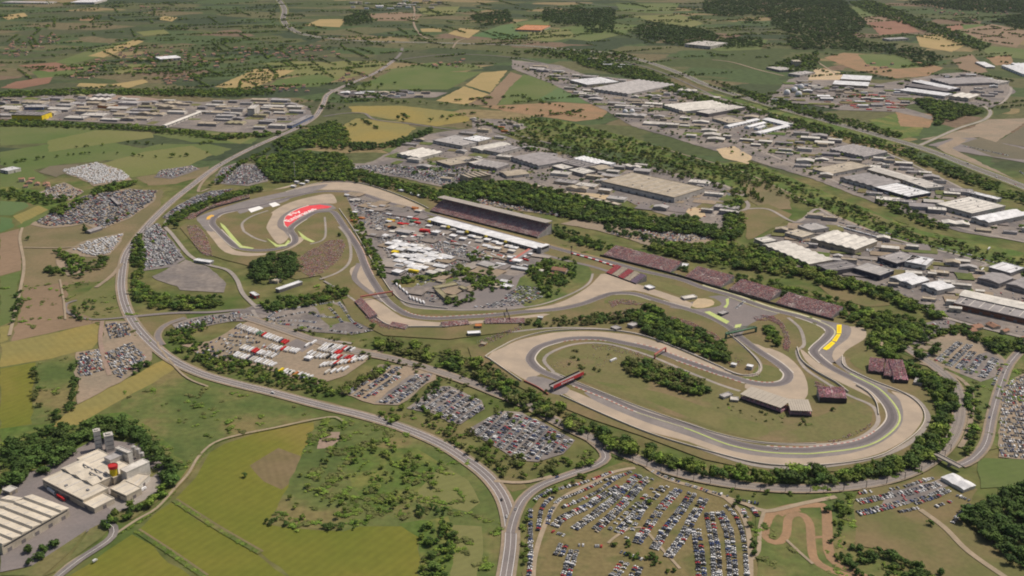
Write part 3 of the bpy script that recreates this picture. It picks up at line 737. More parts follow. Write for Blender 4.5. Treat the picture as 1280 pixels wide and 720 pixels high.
# kerbs: short blocks, a real 6 cm step
def kerb(a, b, side, c1, c2, w=1.5):
    w *= .8
    ks = tseg(a, b); mb = MB()
    for n, (i, j) in enumerate(zip(ks[:-1], ks[1:])):
        z = ZC['track']
        p, q = TL[i], TL[j]; r, t = TN[i], TN[j]
        o0, o1 = side * 6.2, side * (6.2 + w)
        v = [p + r * o0, p + r * o1, q + t * o1, q + t * o0]
        lo_ = [(u.x, u.y, z) for u in v]; hi_ = [(u.x, u.y, z + .06) for u in v]
        m_ = n % 2
        mb.face(hi_, m_)
        for k in range(4): mb.face([lo_[k], lo_[(k + 1) % 4], hi_[(k + 1) % 4], hi_[k]], m_)
    mb.build('kerb', [MATS[c1], MATS[c2]], track)
PW, PC, KR = 'paint_cream', 'paint_cream', 'kerb_red'
for k_ in [((997,396),(1036,415),1,PC,PC,2.0), ((1036,419),(1016,440),-1,PC,PC,2.0),((1036,419),(1018,440),1,PC,PC,1.5), ((1018,444),(1035,458),-1,PC,PC,2), ((1017,441),(1030,455),1,PC,PC,2), ((1070,477),(1100,541),1,PC,PC,1.6), ((1100,541),(958,562),1,PW,KR,1.8), ((800,514),(718,481),-1,PW,KR,2.0),
           ((677,465),(700,427),1,PC,PC,2.0), ((700,427),(760,426),1,PW,KR,1.5), ((790,432),(890,464),-1,PW,KR,1.8), ((850,450),(935,478),1,PW,KR,1.8), ((930,478),(975,481),-1,PW,KR,2.0), ((975,481),(980,463),-1,PC,PC,2.0), ((984,468),(955,444),1,PC,PC,1.8),
           ((817,375),(767,367),-1,PW,PC,1.6), ((860,387),(825,378),1,PC,PC,1.2), ((620,394),(500,389),1,PW,KR,1.6), ((500,389),(476,368),-1,PC,PC,1.3), ((462,345),(432,287),1,PW,KR,1.5),
           ((380,274),(364,287),-1,PC,PC,1.8), ((366,294),(350,311),1,PC,PC,1.8), ((300,311),(272,288),1,PC,PC,1.8), ((300,311),(266,281),-1,PC,PC,1.2), ((268,273),(290,264),1,PC,PC,1.8)]:
    kerb(*k_)
# painted run-off panels
def panel(name, pts, m, parent=None, label=None): return sheet(name, pts, m, 'track', parent, label=label)
for pts_ in ("275,279 281,283 297,302 303,308 318,311 316,312 300,310.5 292,303 277,284", ):
    panel('painted_verge', pts_, 'paint_green', track)
for pts_ in ("880,391 887,390 912,403 908,406", "919,407 927,406 925,411 918,411", "907,375 911,374 911,381 908,386 904,385 908,381"):
    panel('painted_verge', pts_, 'paint_green', track)
panel('painted_verge', "333,298.5 347,307 356,306.5 360,301 363,302.5 358,308.5 345,309.5", 'paint_green', track)
panel('painted_verge', "372,289 384,298 394,303 390,304 378,299", 'paint_green', track)
redp = panel('painted_runoff', "355,277.5 357,272 364,266.5 374,261.5 386,258 400,256.6 415,259 410,261 398,262.3 386,266 374,273 364,281 359,284.8 356,282", 'paint_redpink')
redp['label'] = 'red painted run-off at the left hairpin with white lettering'
panel('painted_edge', "354.2,278 356.2,271.7 363.5,265.8 374,260.7 386,257 386,258 374,261.5 364,266.5 357,272 355.3,277.7 356.3,282 359,284.9 358.2,285.6 355,282.6", 'paint_cream', redp)
def lettering(txt, p0, p1, size_w, m, z, parent, name='lettering', up=None, flat=True, tall=None):
    """text laid from ground point p0 towards p1, stretched to that length"""
    cu = bpy.data.curves.new(name, 'FONT'); cu.body = txt; cu.size = 1.0; cu.extrude = 0.0; cu.align_x = 'LEFT'; cu.offset = .02
    o = bpy.data.objects.new(name, cu); COL.objects.link(o)
    bpy.context.view_layer.update()
    w = max(o.dimensions.x, .01)
    me = bpy.data.meshes.new_from_object(o)
    bpy.data.objects.remove(o)
    d = Vector(p1) - Vector(p0); L_ = d.length
    o = bpy.data.objects.new(name, me); me.materials.clear(); me.materials.append(MATS[m]); link(o, parent)
    s = L_ / w
    ex = d.normalized()
    if flat: ey = Vector((-ex.y, ex.x, 0)); ez = Vector((0, 0, 1))
    else: ey = up or Vector((0, 0, 1)); ez = ex.cross(ey)
    hs = (tall or size_w)
    M = Matrix((( ex.x * s, ey.x * hs, ez.x, p0[0]), (ex.y * s, ey.y * hs, ez.y, p0[1]), (ex.z * s, ey.z * hs, ez.z, z), (0, 0, 0, 1)))
    me.transform(M)
    return o
a_, b_ = P(361.5, 278.4), P(396, 262.4)
lettering('Emirates', a_, b_, 1, 'paint_white', nz('track'), redp, tall=21)
a_, b_ = P(363.5, 270.6), P(377, 265.2)
lettering('Fly', a_, b_, 1, 'paint_white', nz('track'), redp, tall=15)
for i, (o_, n_) in enumerate((("1046,407 1052,407 1051.5,418 1045.7,418", "1047.3,409 1050.5,409 1050,416 1047,416"), ("1045.8,418.7 1051,419 1045.3,428.5 1039.7,427", "1046.3,420.7 1048.5,421 1044,426.5 1041.8,426"),
                              ("1039.5,427.6 1044,430 1036,437.5 1032.5,439 1028,437", "1038.8,429.7 1040.3,430.5 1034,436 1032,436.5"))):
    yp = panel('painted_panel', o_, 'paint_yellow', None, ['yellow painted run-off panel, topmost of three outside the first corner', 'yellow painted run-off panel, middle of three outside the first corner', 'yellow painted run-off panel, lowest of three outside the first corner'][i])
    panel('panel_print', n_, 'paint_amber', yp)
panel('painted_mark', "259,272 264,269.5 268,270 267,271.5 264,272 262,275 258,275.5", 'paint_orange', None, 'orange painted mark beside the left hairpin')
panel('white_panel', "310,262.3 324,258.5 329.5,261.2 314,266.6", 'paint_white', None, 'white painted panel on the run-off, larger of two')
panel('white_panel', "336,255.6 344,253.4 350.5,257 341,259.9", 'paint_white', None, 'white painted panel on the run-off, smaller of two')
# red and white pit-exit wall
def strip_wall(name, label, pts, h, w, mats, blk=6, cat='wall', group=None, z0=1.4):
    line = catmull(GP(pts), False, blk); nr = normals(line); mb = MB()
    for n in range(len(line) - 1):
        p, q, r, t = line[n], line[n + 1], nr[n], nr[n + 1]
        v = [p - r * w / 2, p + r * w / 2, q + t * w / 2, q - t * w / 2]
        lo_ = [(u.x, u.y, z0 - 1) for u in v]; hi_ = [(u.x, u.y, z0 + h) for u in v]
        m_ = n % len(mats)
        mb.face(hi_, m_)
        for k in range(4): mb.face([lo_[k], lo_[(k + 1) % 4], hi_[(k + 1) % 4], hi_[k]], m_)
    return tag(mb.build(name, [MATS[k] for k in mats]), label, cat, group)
strip_wall('pit_wall', 'red and white striped wall at the pit exit', "714,318 740,325 768,334", 1.6, 2.6, ['paint_red', 'paint_white'], 7)
for l_, pts_, h_ in (("pale concrete wall along the outside of the long bottom curve", "1053,446 1053,456 1062,464 1090,477 1130,493 1150,508 1156,524 1148,540 1125,558 1095,573 1050,581 1000,584 950,581 895,568 820,546 760,522 700,495", 1.5),
                     ("pale concrete wall round the gravel of the left loop", "652,478 612,450 608,446 628,434 650,424 690,415 750,413.5 800,420 850,438 905,462", 1.5),
                     ("pale wall curling round the inside of the first hairpin", "905,463 925,470.5 945,469 951,462 945,450 925,430 908,417", 1.5),
                     ("pale wall on the inner edge of the long bottom curve", "1070,483 1085,492 1095,505 1098,520", 2.0), ("pale wall between the infield grass and the bottom straight", "700,470 760,495 830,521 900,544 960,555.5 1020,556", 1.0),
                     ("dark wall below the grandstands on the main straight", "750,321 840,344 905,364 965,381 1042,402", 3.0),
                     ("dark wall in front of the bank at the left end", "246,272 262,263 290,255 312,249", 3.0), ("red barrier wall round the gravel near the bridge", "655,478 672,486 685,495", 2),
                     ("pale wall beside the loop on the inner side", "996,436 1002,452 1020,466 1045,480 1060,492", 2.2), ("pale wall outside the red gantry corner", "455,384 470,398 490,409 530,410 560,410", 2),
                     ("long pale wall outside the last corner before the main straight", "357,241 402,229.5 447,229.5 485,240 520,254 536,262", 1.8), ("pale wall along the straight beside the paddock hedge", "424,262 440,285 455,310 470,335 482,355 492,368 510,380 560,387", 1.6)):
    dk = l_.startswith('dark'); rd = l_.startswith('red')
    strip_wall('barrier_wall', l_, pts_, h_, 1.0 if dk else (.9 if h_ > 1.2 else .6), ['b_dark'] if dk else (['kerb_red'] if rd else ['paint_cream']), 8)
# ------------------------------------------------------------------ vegetation
def in_poly(x, y, poly):
    n = len(poly); r = np.zeros(len(x), bool); j = n - 1
    for i in range(n):
        xi, yi = poly[i]; xj, yj = poly[j]
        c = ((yi > y) != (yj > y)) & (x < (xj - xi) * (y - yi) / (yj - yi + 1e-9) + xi)
        r ^= c; j = i
    return r
def sample_poly(pts, per_m2, cap=20000, z=0.0):
    g_ = [(q.x, q.y) for q in GP(pts, z)]
    a = np.array(g_); lo_, hi_ = a.min(0), a.max(0)
    n = int(min(cap * 4, (hi_ - lo_).prod() * per_m2)) + 1
    x = rng.uniform(lo_[0], hi_[0], n); y = rng.uniform(lo_[1], hi_[1], n)
    k = in_poly(x, y, g_)
    return np.c_[x[k], y[k]]
def sample_line(pts, w, per_m, z=0.0):
    line = catmull(GP(pts, z), False, 4); out = []
    for p, q in zip(line[:-1], line[1:]):
        L_ = (q - p).length; d = (q - p).normalized(); r = Vector((d.y, -d.x, 0))
        for _ in range(rng.poisson(L_ * per_m)):
            c = p + d * rng.uniform(0, L_) + r * rng.uniform(-w / 2, w / 2); out.append((c.x, c.y))
    return np.array(out).reshape(-1, 2)

ICO = None
def ico():
    global ICO
    if ICO is None:
        b = bmesh.new(); bmesh.ops.create_icosphere(b, subdivisions=1, radius=1.0)
        ICO = ([v.co.copy() for v in b.verts], [tuple(v.index for v in f.verts) for f in b.faces]); b.free()
    return ICO
def crown_mesh(name, material, seed, shape):
    r_ = random.Random(seed); mb = MB()
    iv, if_ = ico()
    if shape == 'broad':  lobes = [(Vector((r_.gauss(0, .17), r_.gauss(0, .17), r_.uniform(.42, .80))), r_.uniform(.15, .25)) for _ in range(9)] + [(Vector((0, 0, .62)), .27)]
    elif shape == 'cone': lobes = [(Vector((r_.gauss(0, .05), r_.gauss(0, .05), .2 + .09 * i)), .20 - .018 * i) for i in range(9)]
    elif shape == 'tall': lobes = [(Vector((r_.gauss(0, .035), r_.gauss(0, .035), .22 + .08 * i)), .10 + .03 * math.sin(i * .4)) for i in range(9)]
    elif shape == 'umbrella': lobes = [(Vector((r_.gauss(0, .22), r_.gauss(0, .22), r_.uniform(.68, .84))), r_.uniform(.14, .2)) for _ in range(9)]
    else: lobes = [(Vector((r_.gauss(0, .28), r_.gauss(0, .28), r_.uniform(.25, .55))), r_.uniform(.2, .34)) for _ in range(6)]
    for c, rad in lobes:
        k = len(mb.v); sq = r_.uniform(.75, .95)
        for v in iv:
            j = r_.uniform(.78, 1.05)
            mb.v.append(tuple(c + Vector((v.x, v.y, v.z * sq)) * rad * .86 * j))
        for f in if_: mb.f.append(tuple(k + i for i in f)); mb.m.append(0)
        for _ in range(20):
            d = Vector((r_.gauss(0, 1), r_.gauss(0, 1), r_.gauss(.35, 1))).normalized()
            p = c + Vector((d.x, d.y, d.z * sq)) * rad * r_.uniform(.85, 1.18)
            nn = (d + Vector((r_.gauss(0, .45), r_.gauss(0, .45), r_.gauss(.2, .4)))).normalized()
            t = nn.orthogonal().normalized(); t.rotate(Matrix.Rotation(r_.uniform(0, 6.28), 3, nn)); b_ = nn.cross(t)
            s = rad * r_.uniform(.26, .46)
            mb.face([p - t * s, p - b_ * s * .7, p + t * s, p + b_ * s * .8 + nn * s * .2])
    return mb.mesh(name, MATS[material])
def trunk_mesh(seed):
    r_ = random.Random(seed); mb = MB()
    mb.cyl((0, 0), .035, .02, -.02, .5, 6, 0)
    for _ in range(3):
        a = r_.uniform(0, 6.28); mb.beam((0, 0, r_.uniform(.28, .4)), (.16 * math.cos(a), .16 * math.sin(a), r_.uniform(.5, .6)), .018)
    return mb.mesh('trunk', MATS['bark'])
TRUNKS = [trunk_mesh(i) for i in range(3)]
KINDS = {}
for kn, shape, ms, ns in (('broad', 'broad', 'leaf_mid', 3), ('broad_dark', 'broad', 'leaf_dark', 3), ('broad_olive', 'broad', 'leaf_olive', 3), ('broad_lime', 'broad', 'leaf_lime', 2), ('pine', 'umbrella', 'leaf_dark', 2), ('conifer', 'cone', 'leaf_dark', 2), ('poplar', 'tall', 'leaf_mid', 2),
                          ('bush', 'bush', 'leaf_mid', 2), ('bush_olive', 'bush', 'leaf_olive', 2)):
    KINDS[kn] = [crown_mesh('crown', ms, hash(kn) % 1000 * 0 + 11 * i + len(kn), shape) for i in range(ns)]
KORDER = [(kn, i) for kn in KINDS for i in range(len(KINDS[kn]))]
KIDX = {}
for n_, (kn, i) in enumerate(KORDER): KIDX.setdefault(kn, []).append(n_)

def scatter(name, label, protos, pts, rotz, scl, idx, kind='stuff', cat=None):
    """one object made of many copies of the protos, by geometry nodes; only for stuff nobody could count"""
    n = len(pts)
    me = bpy.data.meshes.new(name); me.vertices.add(n)
    me.vertices.foreach_set('co', np.asarray(pts, np.float32).ravel())
    def attr(nm, ty, dat):
        a = me.attributes.new(nm, ty, 'POINT'); a.data.foreach_set('vector' if ty == 'FLOAT_VECTOR' else 'value', np.asarray(dat).ravel())
    attr('rot', 'FLOAT_VECTOR', np.c_[np.zeros(n), np.zeros(n), rotz].astype(np.float32))
    attr('scl', 'FLOAT_VECTOR', np.asarray(scl, np.float32)); attr('idx', 'INT', np.asarray(idx, np.int32))
    o = bpy.data.objects.new(name, me)
    ng = bpy.data.node_groups.new(name, 'GeometryNodeTree')
    ng.interface.new_socket('Geometry', in_out='INPUT', socket_type='NodeSocketGeometry')
    ng.interface.new_socket('Geometry', in_out='OUTPUT', socket_type='NodeSocketGeometry')
    N, L = ng.nodes, ng.links
    gi, go = N.new('NodeGroupInput'), N.new('NodeGroupOutput')
    jn = N.new('GeometryNodeJoinGeometry')
    for mesh in reversed(protos):
        po = bpy.data.objects.new(mesh.name, mesh)              # never linked to the scene: only its mesh is used
        oi = N.new('GeometryNodeObjectInfo'); oi.inputs['Object'].default_value = po
        g2 = N.new('GeometryNodeGeometryToInstance'); L.new(oi.outputs['Geometry'], g2.inputs[0]); L.new(g2.outputs[0], jn.inputs[0])
    ip = N.new('GeometryNodeInstanceOnPoints'); ip.inputs['Pick Instance'].default_value = True
    L.new(gi.outputs[0], ip.inputs['Points']); L.new(jn.outputs[0], ip.inputs['Instance'])
    for nm, ty, so in (('rot', 'FLOAT_VECTOR', 'Rotation'), ('scl', 'FLOAT_VECTOR', 'Scale'), ('idx', 'INT', 'Instance Index')):
        na = N.new('GeometryNodeInputNamedAttribute'); na.data_type = ty; na.inputs['Name'].default_value = nm
        L.new(na.outputs['Attribute'], ip.inputs[so])
    L.new(ip.outputs[0], go.inputs[0])
    md = o.modifiers.new('scatter', 'NODES'); md.node_group = ng
    link(o)
    return tag(o, label, cat, None, kind)

# ------------------------------------------------------------------ grandstands and circuit structures
CROWD_AT = []    # x, y, z, heading of every spectator place
def frame2(a, b):
    """local frame on the ground: x from a to b, y away from the camera side on the left of travel"""
    a, b = Vector(a), Vector(b); d = b - a; d.z = 0; L_ = d.length; rz = math.atan2(d.y, d.x)
    return a, L_, rz
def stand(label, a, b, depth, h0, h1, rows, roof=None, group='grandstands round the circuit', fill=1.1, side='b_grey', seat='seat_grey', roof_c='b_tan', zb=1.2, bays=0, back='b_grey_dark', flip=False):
    """stepped stand: front edge a->b on the ground (photo pixels), seats rising away from it to the left of a->b"""
    o0, L_, rz = frame2(P(*a), P(*b))
    o0.z = zb
    r = empty('grandstand', o0, rz); tag(r, label, 'grandstand', group)
    t = MB(); dy = depth / rows; dz = (h1 - h0) / rows
    for k in range(rows):
        y0, z1 = k * dy, h0 + k * dz
        t.face([(0, y0, z1), (L_, y0, z1), (L_, y0 + dy, z1), (0, y0 + dy, z1)], 0)
        t.face([(0, y0 + dy, z1), (L_, y0 + dy, z1), (L_, y0 + dy, z1 + dz), (0, y0 + dy, z1 + dz)], 0)
    t.build('seating', [MATS[seat]], r)
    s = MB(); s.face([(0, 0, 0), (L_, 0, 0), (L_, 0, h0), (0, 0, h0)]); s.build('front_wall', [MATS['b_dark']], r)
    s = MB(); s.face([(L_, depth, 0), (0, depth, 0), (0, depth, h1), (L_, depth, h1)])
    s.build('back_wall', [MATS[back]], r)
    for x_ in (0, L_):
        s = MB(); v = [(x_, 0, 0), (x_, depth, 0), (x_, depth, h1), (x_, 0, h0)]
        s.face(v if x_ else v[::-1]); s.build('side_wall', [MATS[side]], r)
    nst = max(2, int(L_ / 22))
    sm = MB(); sm.face([(-.6, 0, h0 + .12), (.6, 0, h0 + .12), (.6, depth, h1 + .12), (-.6, depth, h1 + .12)]); sme = sm.mesh('stair', [MATS['b_pale']])
    for i in range(1, nst):
        o = bpy.data.objects.new('stair', sme); o.location = (L_ * i / nst, 0, .05); link(o, r)
    if roof:
        y0, z0, y1, z1, th = roof
        m = MB(); m.face([(-1, y0, z0), (L_ + 1, y0, z0), (L_ + 1, y1, z1), (-1, y1, z1)])
        m.face([(-1, y1, z1 - th), (L_ + 1, y1, z1 - th), (L_ + 1, y0, z0 - th), (-1, y0, z0 - th)])
        for (p_, q_) in (((-1, y0, z0), (L_ + 1, y0, z0)), ((L_ + 1, y0, z0), (L_ + 1, y1, z1)), ((L_ + 1, y1, z1), (-1, y1, z1)), ((-1, y1, z1), (-1, y0, z0))):
            m.face([(p_[0], p_[1], p_[2] - th), (q_[0], q_[1], q_[2] - th), q_, p_])
        m.build('roof', [MATS[roof_c]], r)
        cm = MB(); cm.box(-.3, .3, -.3, .3, 0, 1); cme = cm.mesh('column', [MATS['b_steel']])
        rm = MB(); rm.box(-.25, .25, y0 + .5, y1 - .5, 0, .35); rme = rm.mesh('roof_rib', [MATS['b_pale']])
        nc = max(3, int(L_ / 14))
        for i in range(nc + 1):
            x_ = L_ * i / nc
            o = bpy.data.objects.new('column', cme); o.location = (x_, y1 - 1.2, 0); o.scale = (1, 1, z1 - th); link(o, r)
            if abs(z1 - z0) < 1.2: o = bpy.data.objects.new('roof_rib', rme); o.location = (x_, 0, min(z0, z1)); link(o, r)
    fx, fy = Vector((math.cos(rz), math.sin(rz), 0)), Vector((-math.sin(rz), math.cos(rz), 0))
    for k in range(rows):
        per = dy / 1.1
        n = int(L_ / .62 * per * fill)
        for _ in range(n):
            p = o0 + fx * rng.uniform(.5, L_ - .5) + fy * (k * dy + rng.uniform(.15, dy - .1))
            CROWD_AT.append((p.x, p.y, zb + h0 + k * dz, rz - math.pi / 2, 0))
    return r
def crowd_area(pts, per_m2, kind=0):
    for x, y in sample_poly(pts, per_m2): CROWD_AT.append((x, y, 1.0, rng.uniform(0, 6.28), kind))
def crowd_line(pts, w, per_m, kind=0):
    for x, y in sample_line(pts, w, per_m): CROWD_AT.append((x, y, 1.2, rng.uniform(0, 6.28), kind))

mat('seat_dark_red', (.33, .06, .065), (.27, .06, .07), .2, .1); mat('b_tan_grey', (.36, .325, .285), (.31, .28, .25), .06, .06, .5, rough=.8); mat('b_tan_pale', (.43, .385, .315), (.39, .35, .29), .06, .05, .5, rough=.8); mat('seat_red', (.55, .27, .31), (.45, .26, .30), .2, .1)
# main grandstand: two tiers under one long roof
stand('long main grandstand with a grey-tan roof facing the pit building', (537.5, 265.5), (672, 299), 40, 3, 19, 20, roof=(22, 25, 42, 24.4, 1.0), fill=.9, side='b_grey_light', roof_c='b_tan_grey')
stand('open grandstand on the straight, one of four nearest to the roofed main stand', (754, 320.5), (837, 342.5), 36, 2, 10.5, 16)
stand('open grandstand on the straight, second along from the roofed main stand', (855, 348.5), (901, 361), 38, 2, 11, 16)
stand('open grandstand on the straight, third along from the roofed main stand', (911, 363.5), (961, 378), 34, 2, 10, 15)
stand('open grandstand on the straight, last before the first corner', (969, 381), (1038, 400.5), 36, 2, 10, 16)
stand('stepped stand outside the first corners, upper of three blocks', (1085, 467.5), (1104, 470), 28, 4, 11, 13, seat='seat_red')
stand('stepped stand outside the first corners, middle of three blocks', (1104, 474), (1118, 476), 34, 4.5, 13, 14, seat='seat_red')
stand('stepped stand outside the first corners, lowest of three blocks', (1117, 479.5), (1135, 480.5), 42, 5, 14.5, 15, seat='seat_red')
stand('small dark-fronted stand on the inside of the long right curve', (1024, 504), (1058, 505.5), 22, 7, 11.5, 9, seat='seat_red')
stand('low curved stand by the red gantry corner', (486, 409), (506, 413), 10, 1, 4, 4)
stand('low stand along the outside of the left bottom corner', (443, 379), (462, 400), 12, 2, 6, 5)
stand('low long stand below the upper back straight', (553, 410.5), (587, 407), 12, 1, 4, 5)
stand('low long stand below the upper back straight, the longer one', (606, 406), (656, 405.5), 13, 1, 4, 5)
# stand with red and tan blocks facing the gravel
o0, L_, rz = frame2(P(757, 342.5), P(795, 356.5)); 
r = stand('small stand with red and tan seat blocks at the pit exit', (757, 342.5), (795, 356.5), 24, 1.5, 10, 9, fill=.25)
for i, m_ in enumerate(('seat_dark_red', 'b_tan', 'seat_dark_red', 'b_tan', 'b_purple')):
    x0, x1 = L_ * (i + .06) / 5, L_ * (i + .94) / 5
    q = MB(); q.face([(x0, .2, 2.15), (x1, .2, 2.15), (x1, 23.5, 10.55), (x0, 23.5, 10.55)]); q.build('seat_block', [MATS[m_]], r)
# wide canopy stands backing on to the dry infield
def canopy(label, corners, h0, h1, rows):
    """corners: front-left, front-right, back-right of the roof as seen in the photo"""
    A, B, C = (P(*c, h0) for c in corners)
    u = (B - A); u.z = 0; L_ = u.length; u.normalize(); v = Vector((-u.y, u.x, 0)); D = abs((C - B).dot(v))
    r = empty('grandstand', (A.x, A.y, 1.2), math.atan2(u.y, u.x)); tag(r, label, 'grandstand', 'grandstands round the circuit')
    m = MB()
    n = 9
    for i in range(n):
        x0, x1 = L_ * i / n, L_ * (i + 1) / n - .25
        m.box(x0, x1, 0, D, 0, .5, 0, True, True)
        m.v = [(a_, b_, c_ + h0 + (h1 - h0) * b_ / D) if k >= len(m.v) - 8 else (a_, b_, c_) for k, (a_, b_, c_) in enumerate(m.v)]
    m.build('roof', [MATS['b_tan_pale']], r)
    cm = MB(); cm.box(-.3, .3, -.3, .3, 0, h0); cme = cm.mesh('column', [MATS['b_steel']])
    for i in range(9):
        for y_ in (1.0, D - 1.5):
            o = bpy.data.objects.new('column', cme); o.location = (1 + (L_ - 2) * i / 8, y_, 0); link(o, r)
    t = MB(); 
    for k in range(rows):
        y1, zz = D - 2 - k * (D - 4) / rows, .8 + k * .35
        t.box(.5, L_ - .5, y1 - (D - 4) / rows, y1, 0, zz, 0)
    t.build('seating', [MATS['seat_red']], r)
    w = MB(); w.box(0, L_, .2, .6, 0, 2.2); w.build('back_wall', [MATS['b_dark']], r)
    fx, fy = u, v
    for k in range(rows):
        for _ in range(int(L_ * 1.2)):
            p = A + fx * rng.uniform(1, L_ - 1) + fy * (D - 2 - (k + rng.uniform(.1, .9)) * (D - 4) / rows)
            CROWD_AT.append((p.x, p.y, 2.0 + k * .35, 0, 0))
canopy('wide tan canopy stand behind the infield hairpin, the longer one', ((925, 494), (976, 511.5), (987, 502)), 7.5, 9, 9)
canopy('wide tan canopy stand behind the infield hairpin, the shorter one', ((988, 514.5), (1015.5, 515.5), (1015, 502.5)), 7.5, 9, 9)

# spectators on the banks
for pts_, d_ in (("224,274 238,268 247,266 262,258 300,246 312,244 312,248 290,254 262,262 246,272 240,275", .5), ("233,284 244,282 252,287 259,298 263,310 266,322 255,320 246,312 238,298", .4),
                 ("372,325 384,316 410,302 428,300 432,308 426,324 404,342 388,348 376,340", .42), ("455,396 470,400 487,409 500,413 480,412 462,403", .4), ("827,396 845,398 866,404 896,420 905,430 898,432 872,414 848,404 830,400", .5),
                 ("938,398 952,395 966,396 978,404 985,416 988,430 985,442 978,436 980,420 974,408 962,402 945,402", .6), ("1018,478 1030,482 1048,490 1058,496 1050,497 1030,488 1018,484", .6), ("740,432 770,433 812,447 850,462 870,472 860,472 808,452 765,440 740,438", .12),
                 ("595,428 630,415 650,409 655,411 632,421 600,436", .25), ("760,378 775,375 798,378 812,381 798,383 775,381 765,386", .5), ("1035,553 1050,549 1075,538 1090,530 1086,536 1060,549 1040,556", .3), ("905,452 920,448 930,452 925,460 912,458", .12), ("930,465 950,468 955,472 940,473", .1),
                 ("410,226 420,222 440,223 470,229 500,236 500,240 470,233 440,227", .15), ("745,398 790,385 800,390 770,398 750,402", .15), ("470,262 500,265 520,270 500,275 480,272", .05), ("665,462 760,440 800,450 760,460", .02)):
    crowd_area(pts_, d_)
crowd_line("555,410 590,406 660,404", 5, .8, 1)

# pit building
A, B, C = P(535.5, 274.5, 9), P(672, 311, 9), P(681, 306.5, 9)
u = B - A; L_ = u.length; u.normalize(); v = Vector((-u.y, u.x, 0)); D = max(16, abs((C - B).dot(v)))
r = empty('pit_building', (A.x, A.y, 1.2), math.atan2(u.y, u.x)); tag(r, 'long white-roofed pit building opposite the main grandstand', 'pit building')
m = MB(); m.box(1, L_ - 1, 1, D - 1, 0, 7.6); m.build('wall', [MATS['b_grey_light']], r)
m = MB(); m.box(-1, L_ + 1, -1.5, D + 2, 7.8, 8.5, 0, True, True); m.build('roof', [MATS['b_white']], r)
gm = MB(); gm.box(-2, 2, -.15, .1, 0, 3.6); gme = gm.mesh('garage_door', [MATS['b_dark']])
wm = MB(); wm.box(-2.3, 2.3, -.1, .1, 0, 1.6); wme = wm.mesh('window', [MATS['glass']])
for i in range(36):
    x_ = 5 + (L_ - 10) * i / 35
    for y_ in (.95, D - .95):
        o = bpy.data.objects.new('garage_door', gme); o.location = (x_, y_, 0); link(o, r)
        o = bpy.data.objects.new('window', wme); o.location = (x_, y_, 4.8); link(o, r)
m = MB(); m.box(L_ - 1, L_ + 7, 1, D - 1, 0, 11); m.build('control_tower', [MATS['b_grey_light']], r)
m = MB(); m.box(L_ + 6.9, L_ + 7.1, 3, D - 3, 6.5, 9.5); m.build('window', [MATS['glass']], r)
m = MB(); m.box(L_ - 1.6, L_ + 7.6, .4, D - .4, 11, 11.6, 0, True, True); m.build('roof', [MATS['b_white']], r)
# yellow canopies behind the pit building
for i, (px, py, l_) in enumerate(((536.5, 281.5, 'yellow domed canopy behind the pit building, at its far end'), (560, 288.5, 'yellow domed canopy behind the pit building, second from its far end'), (583.5, 294.5, 'yellow domed canopy at the middle of the pit building'),
                              (607.5, 300.5, 'yellow domed canopy behind the pit building, second from its tower end'), (632, 307, 'yellow domed canopy behind the pit building, closest to its tower'))):
    r = empty('domed_canopy', P(px, py)); tag(r, l_, 'canopy', 'yellow canopies behind the pit building')
    m = MB(); n = 10
    for k in range(n):
        a0, a1 = 6.283 * k / n, 6.283 * (k + 1) / n
        for (r0, z0), (r1, z1) in (((4.2, 6.2), (3.6, 8.2)), ((3.6, 8.2), (2.0, 9.6)), ((2.0, 9.6), (.05, 10.1))):
            m.face([(r0 * math.cos(a0), r0 * math.sin(a0), z0), (r0 * math.cos(a1), r0 * math.sin(a1), z0), (r1 * math.cos(a1), r1 * math.sin(a1), z1), (r1 * math.cos(a0), r1 * math.sin(a0), z1)])
    m.build('canopy', [MATS['leaf_yellow']], r)
    m = MB(); m.cyl((0, 0), .25, .2, 0, 8, 8); m.build('mast', [MATS['b_pale']], r)

# footbridges and gantries
def gantry(name, label, a, b, h, m_, w=2.5, th=1.8, legs=True, cat='gantry', z0=1.2):
    A, B = P(*a), P(*b); L_ = (B - A).length
    r = empty(name, (A.x, A.y, z0), math.atan2((B - A).y, (B - A).x)); tag(r, label, cat)
    q = MB(); q.box(0, L_, -w / 2, w / 2, h, h + th, 0, True, True); q.build('beam', [MATS[m_]], r)
    lm = MB(); lm.box(-.5, .5, -w / 2, w / 2, 0, h); lme = lm.mesh('leg', [MATS[m_]])
    for x_ in (.5, L_ - .5):
        o = bpy.data.objects.new('leg', lme); o.location = (x_, 0, 0); link(o, r)
    q = MB()
    for i in range(int(L_ / 4)):
        q.beam((i * 4 + .2, -w / 2, h + th), (i * 4 + 4, -w / 2, h + th + .9), .15); q.beam((i * 4 + .2, w / 2, h + th), (i * 4 + 4, w / 2, h + th + .9), .15)
    o = q.build('truss', [MATS[m_]], r)
    return r, L_
gantry('track_gantry', 'slim red gantry across the lower left bend', (451, 377), (491, 370.5), 6, 'kerb_red')
gantry('track_gantry', 'slim red gantry over the upper infield straight', (818, 450), (832, 441), 6, 'kerb_red', 2, 1.2)
gantry('track_gantry', 'thin dark gantry over the upper back straight', (633, 391), (637, 403), 6, 'b_dark', 1, .8)
r, L_ = gantry('foot_bridge', 'green arched footbridge over the straight behind the first corner', (907, 424), (945, 415.5), 6, 'b_green', 4, 1.5, cat='footbridge')
q = MB()
for i in range(10):
    t0, t1 = i / 10, (i + 1) / 10
    for y_ in (-2, 2): q.beam((L_ * t0, y_, 7.5 + 4 * math.sin(math.pi * t0)), (L_ * t1, y_, 7.5 + 4 * math.sin(math.pi * t1)), .6)
q.build('arch', [MATS['b_green']], r)
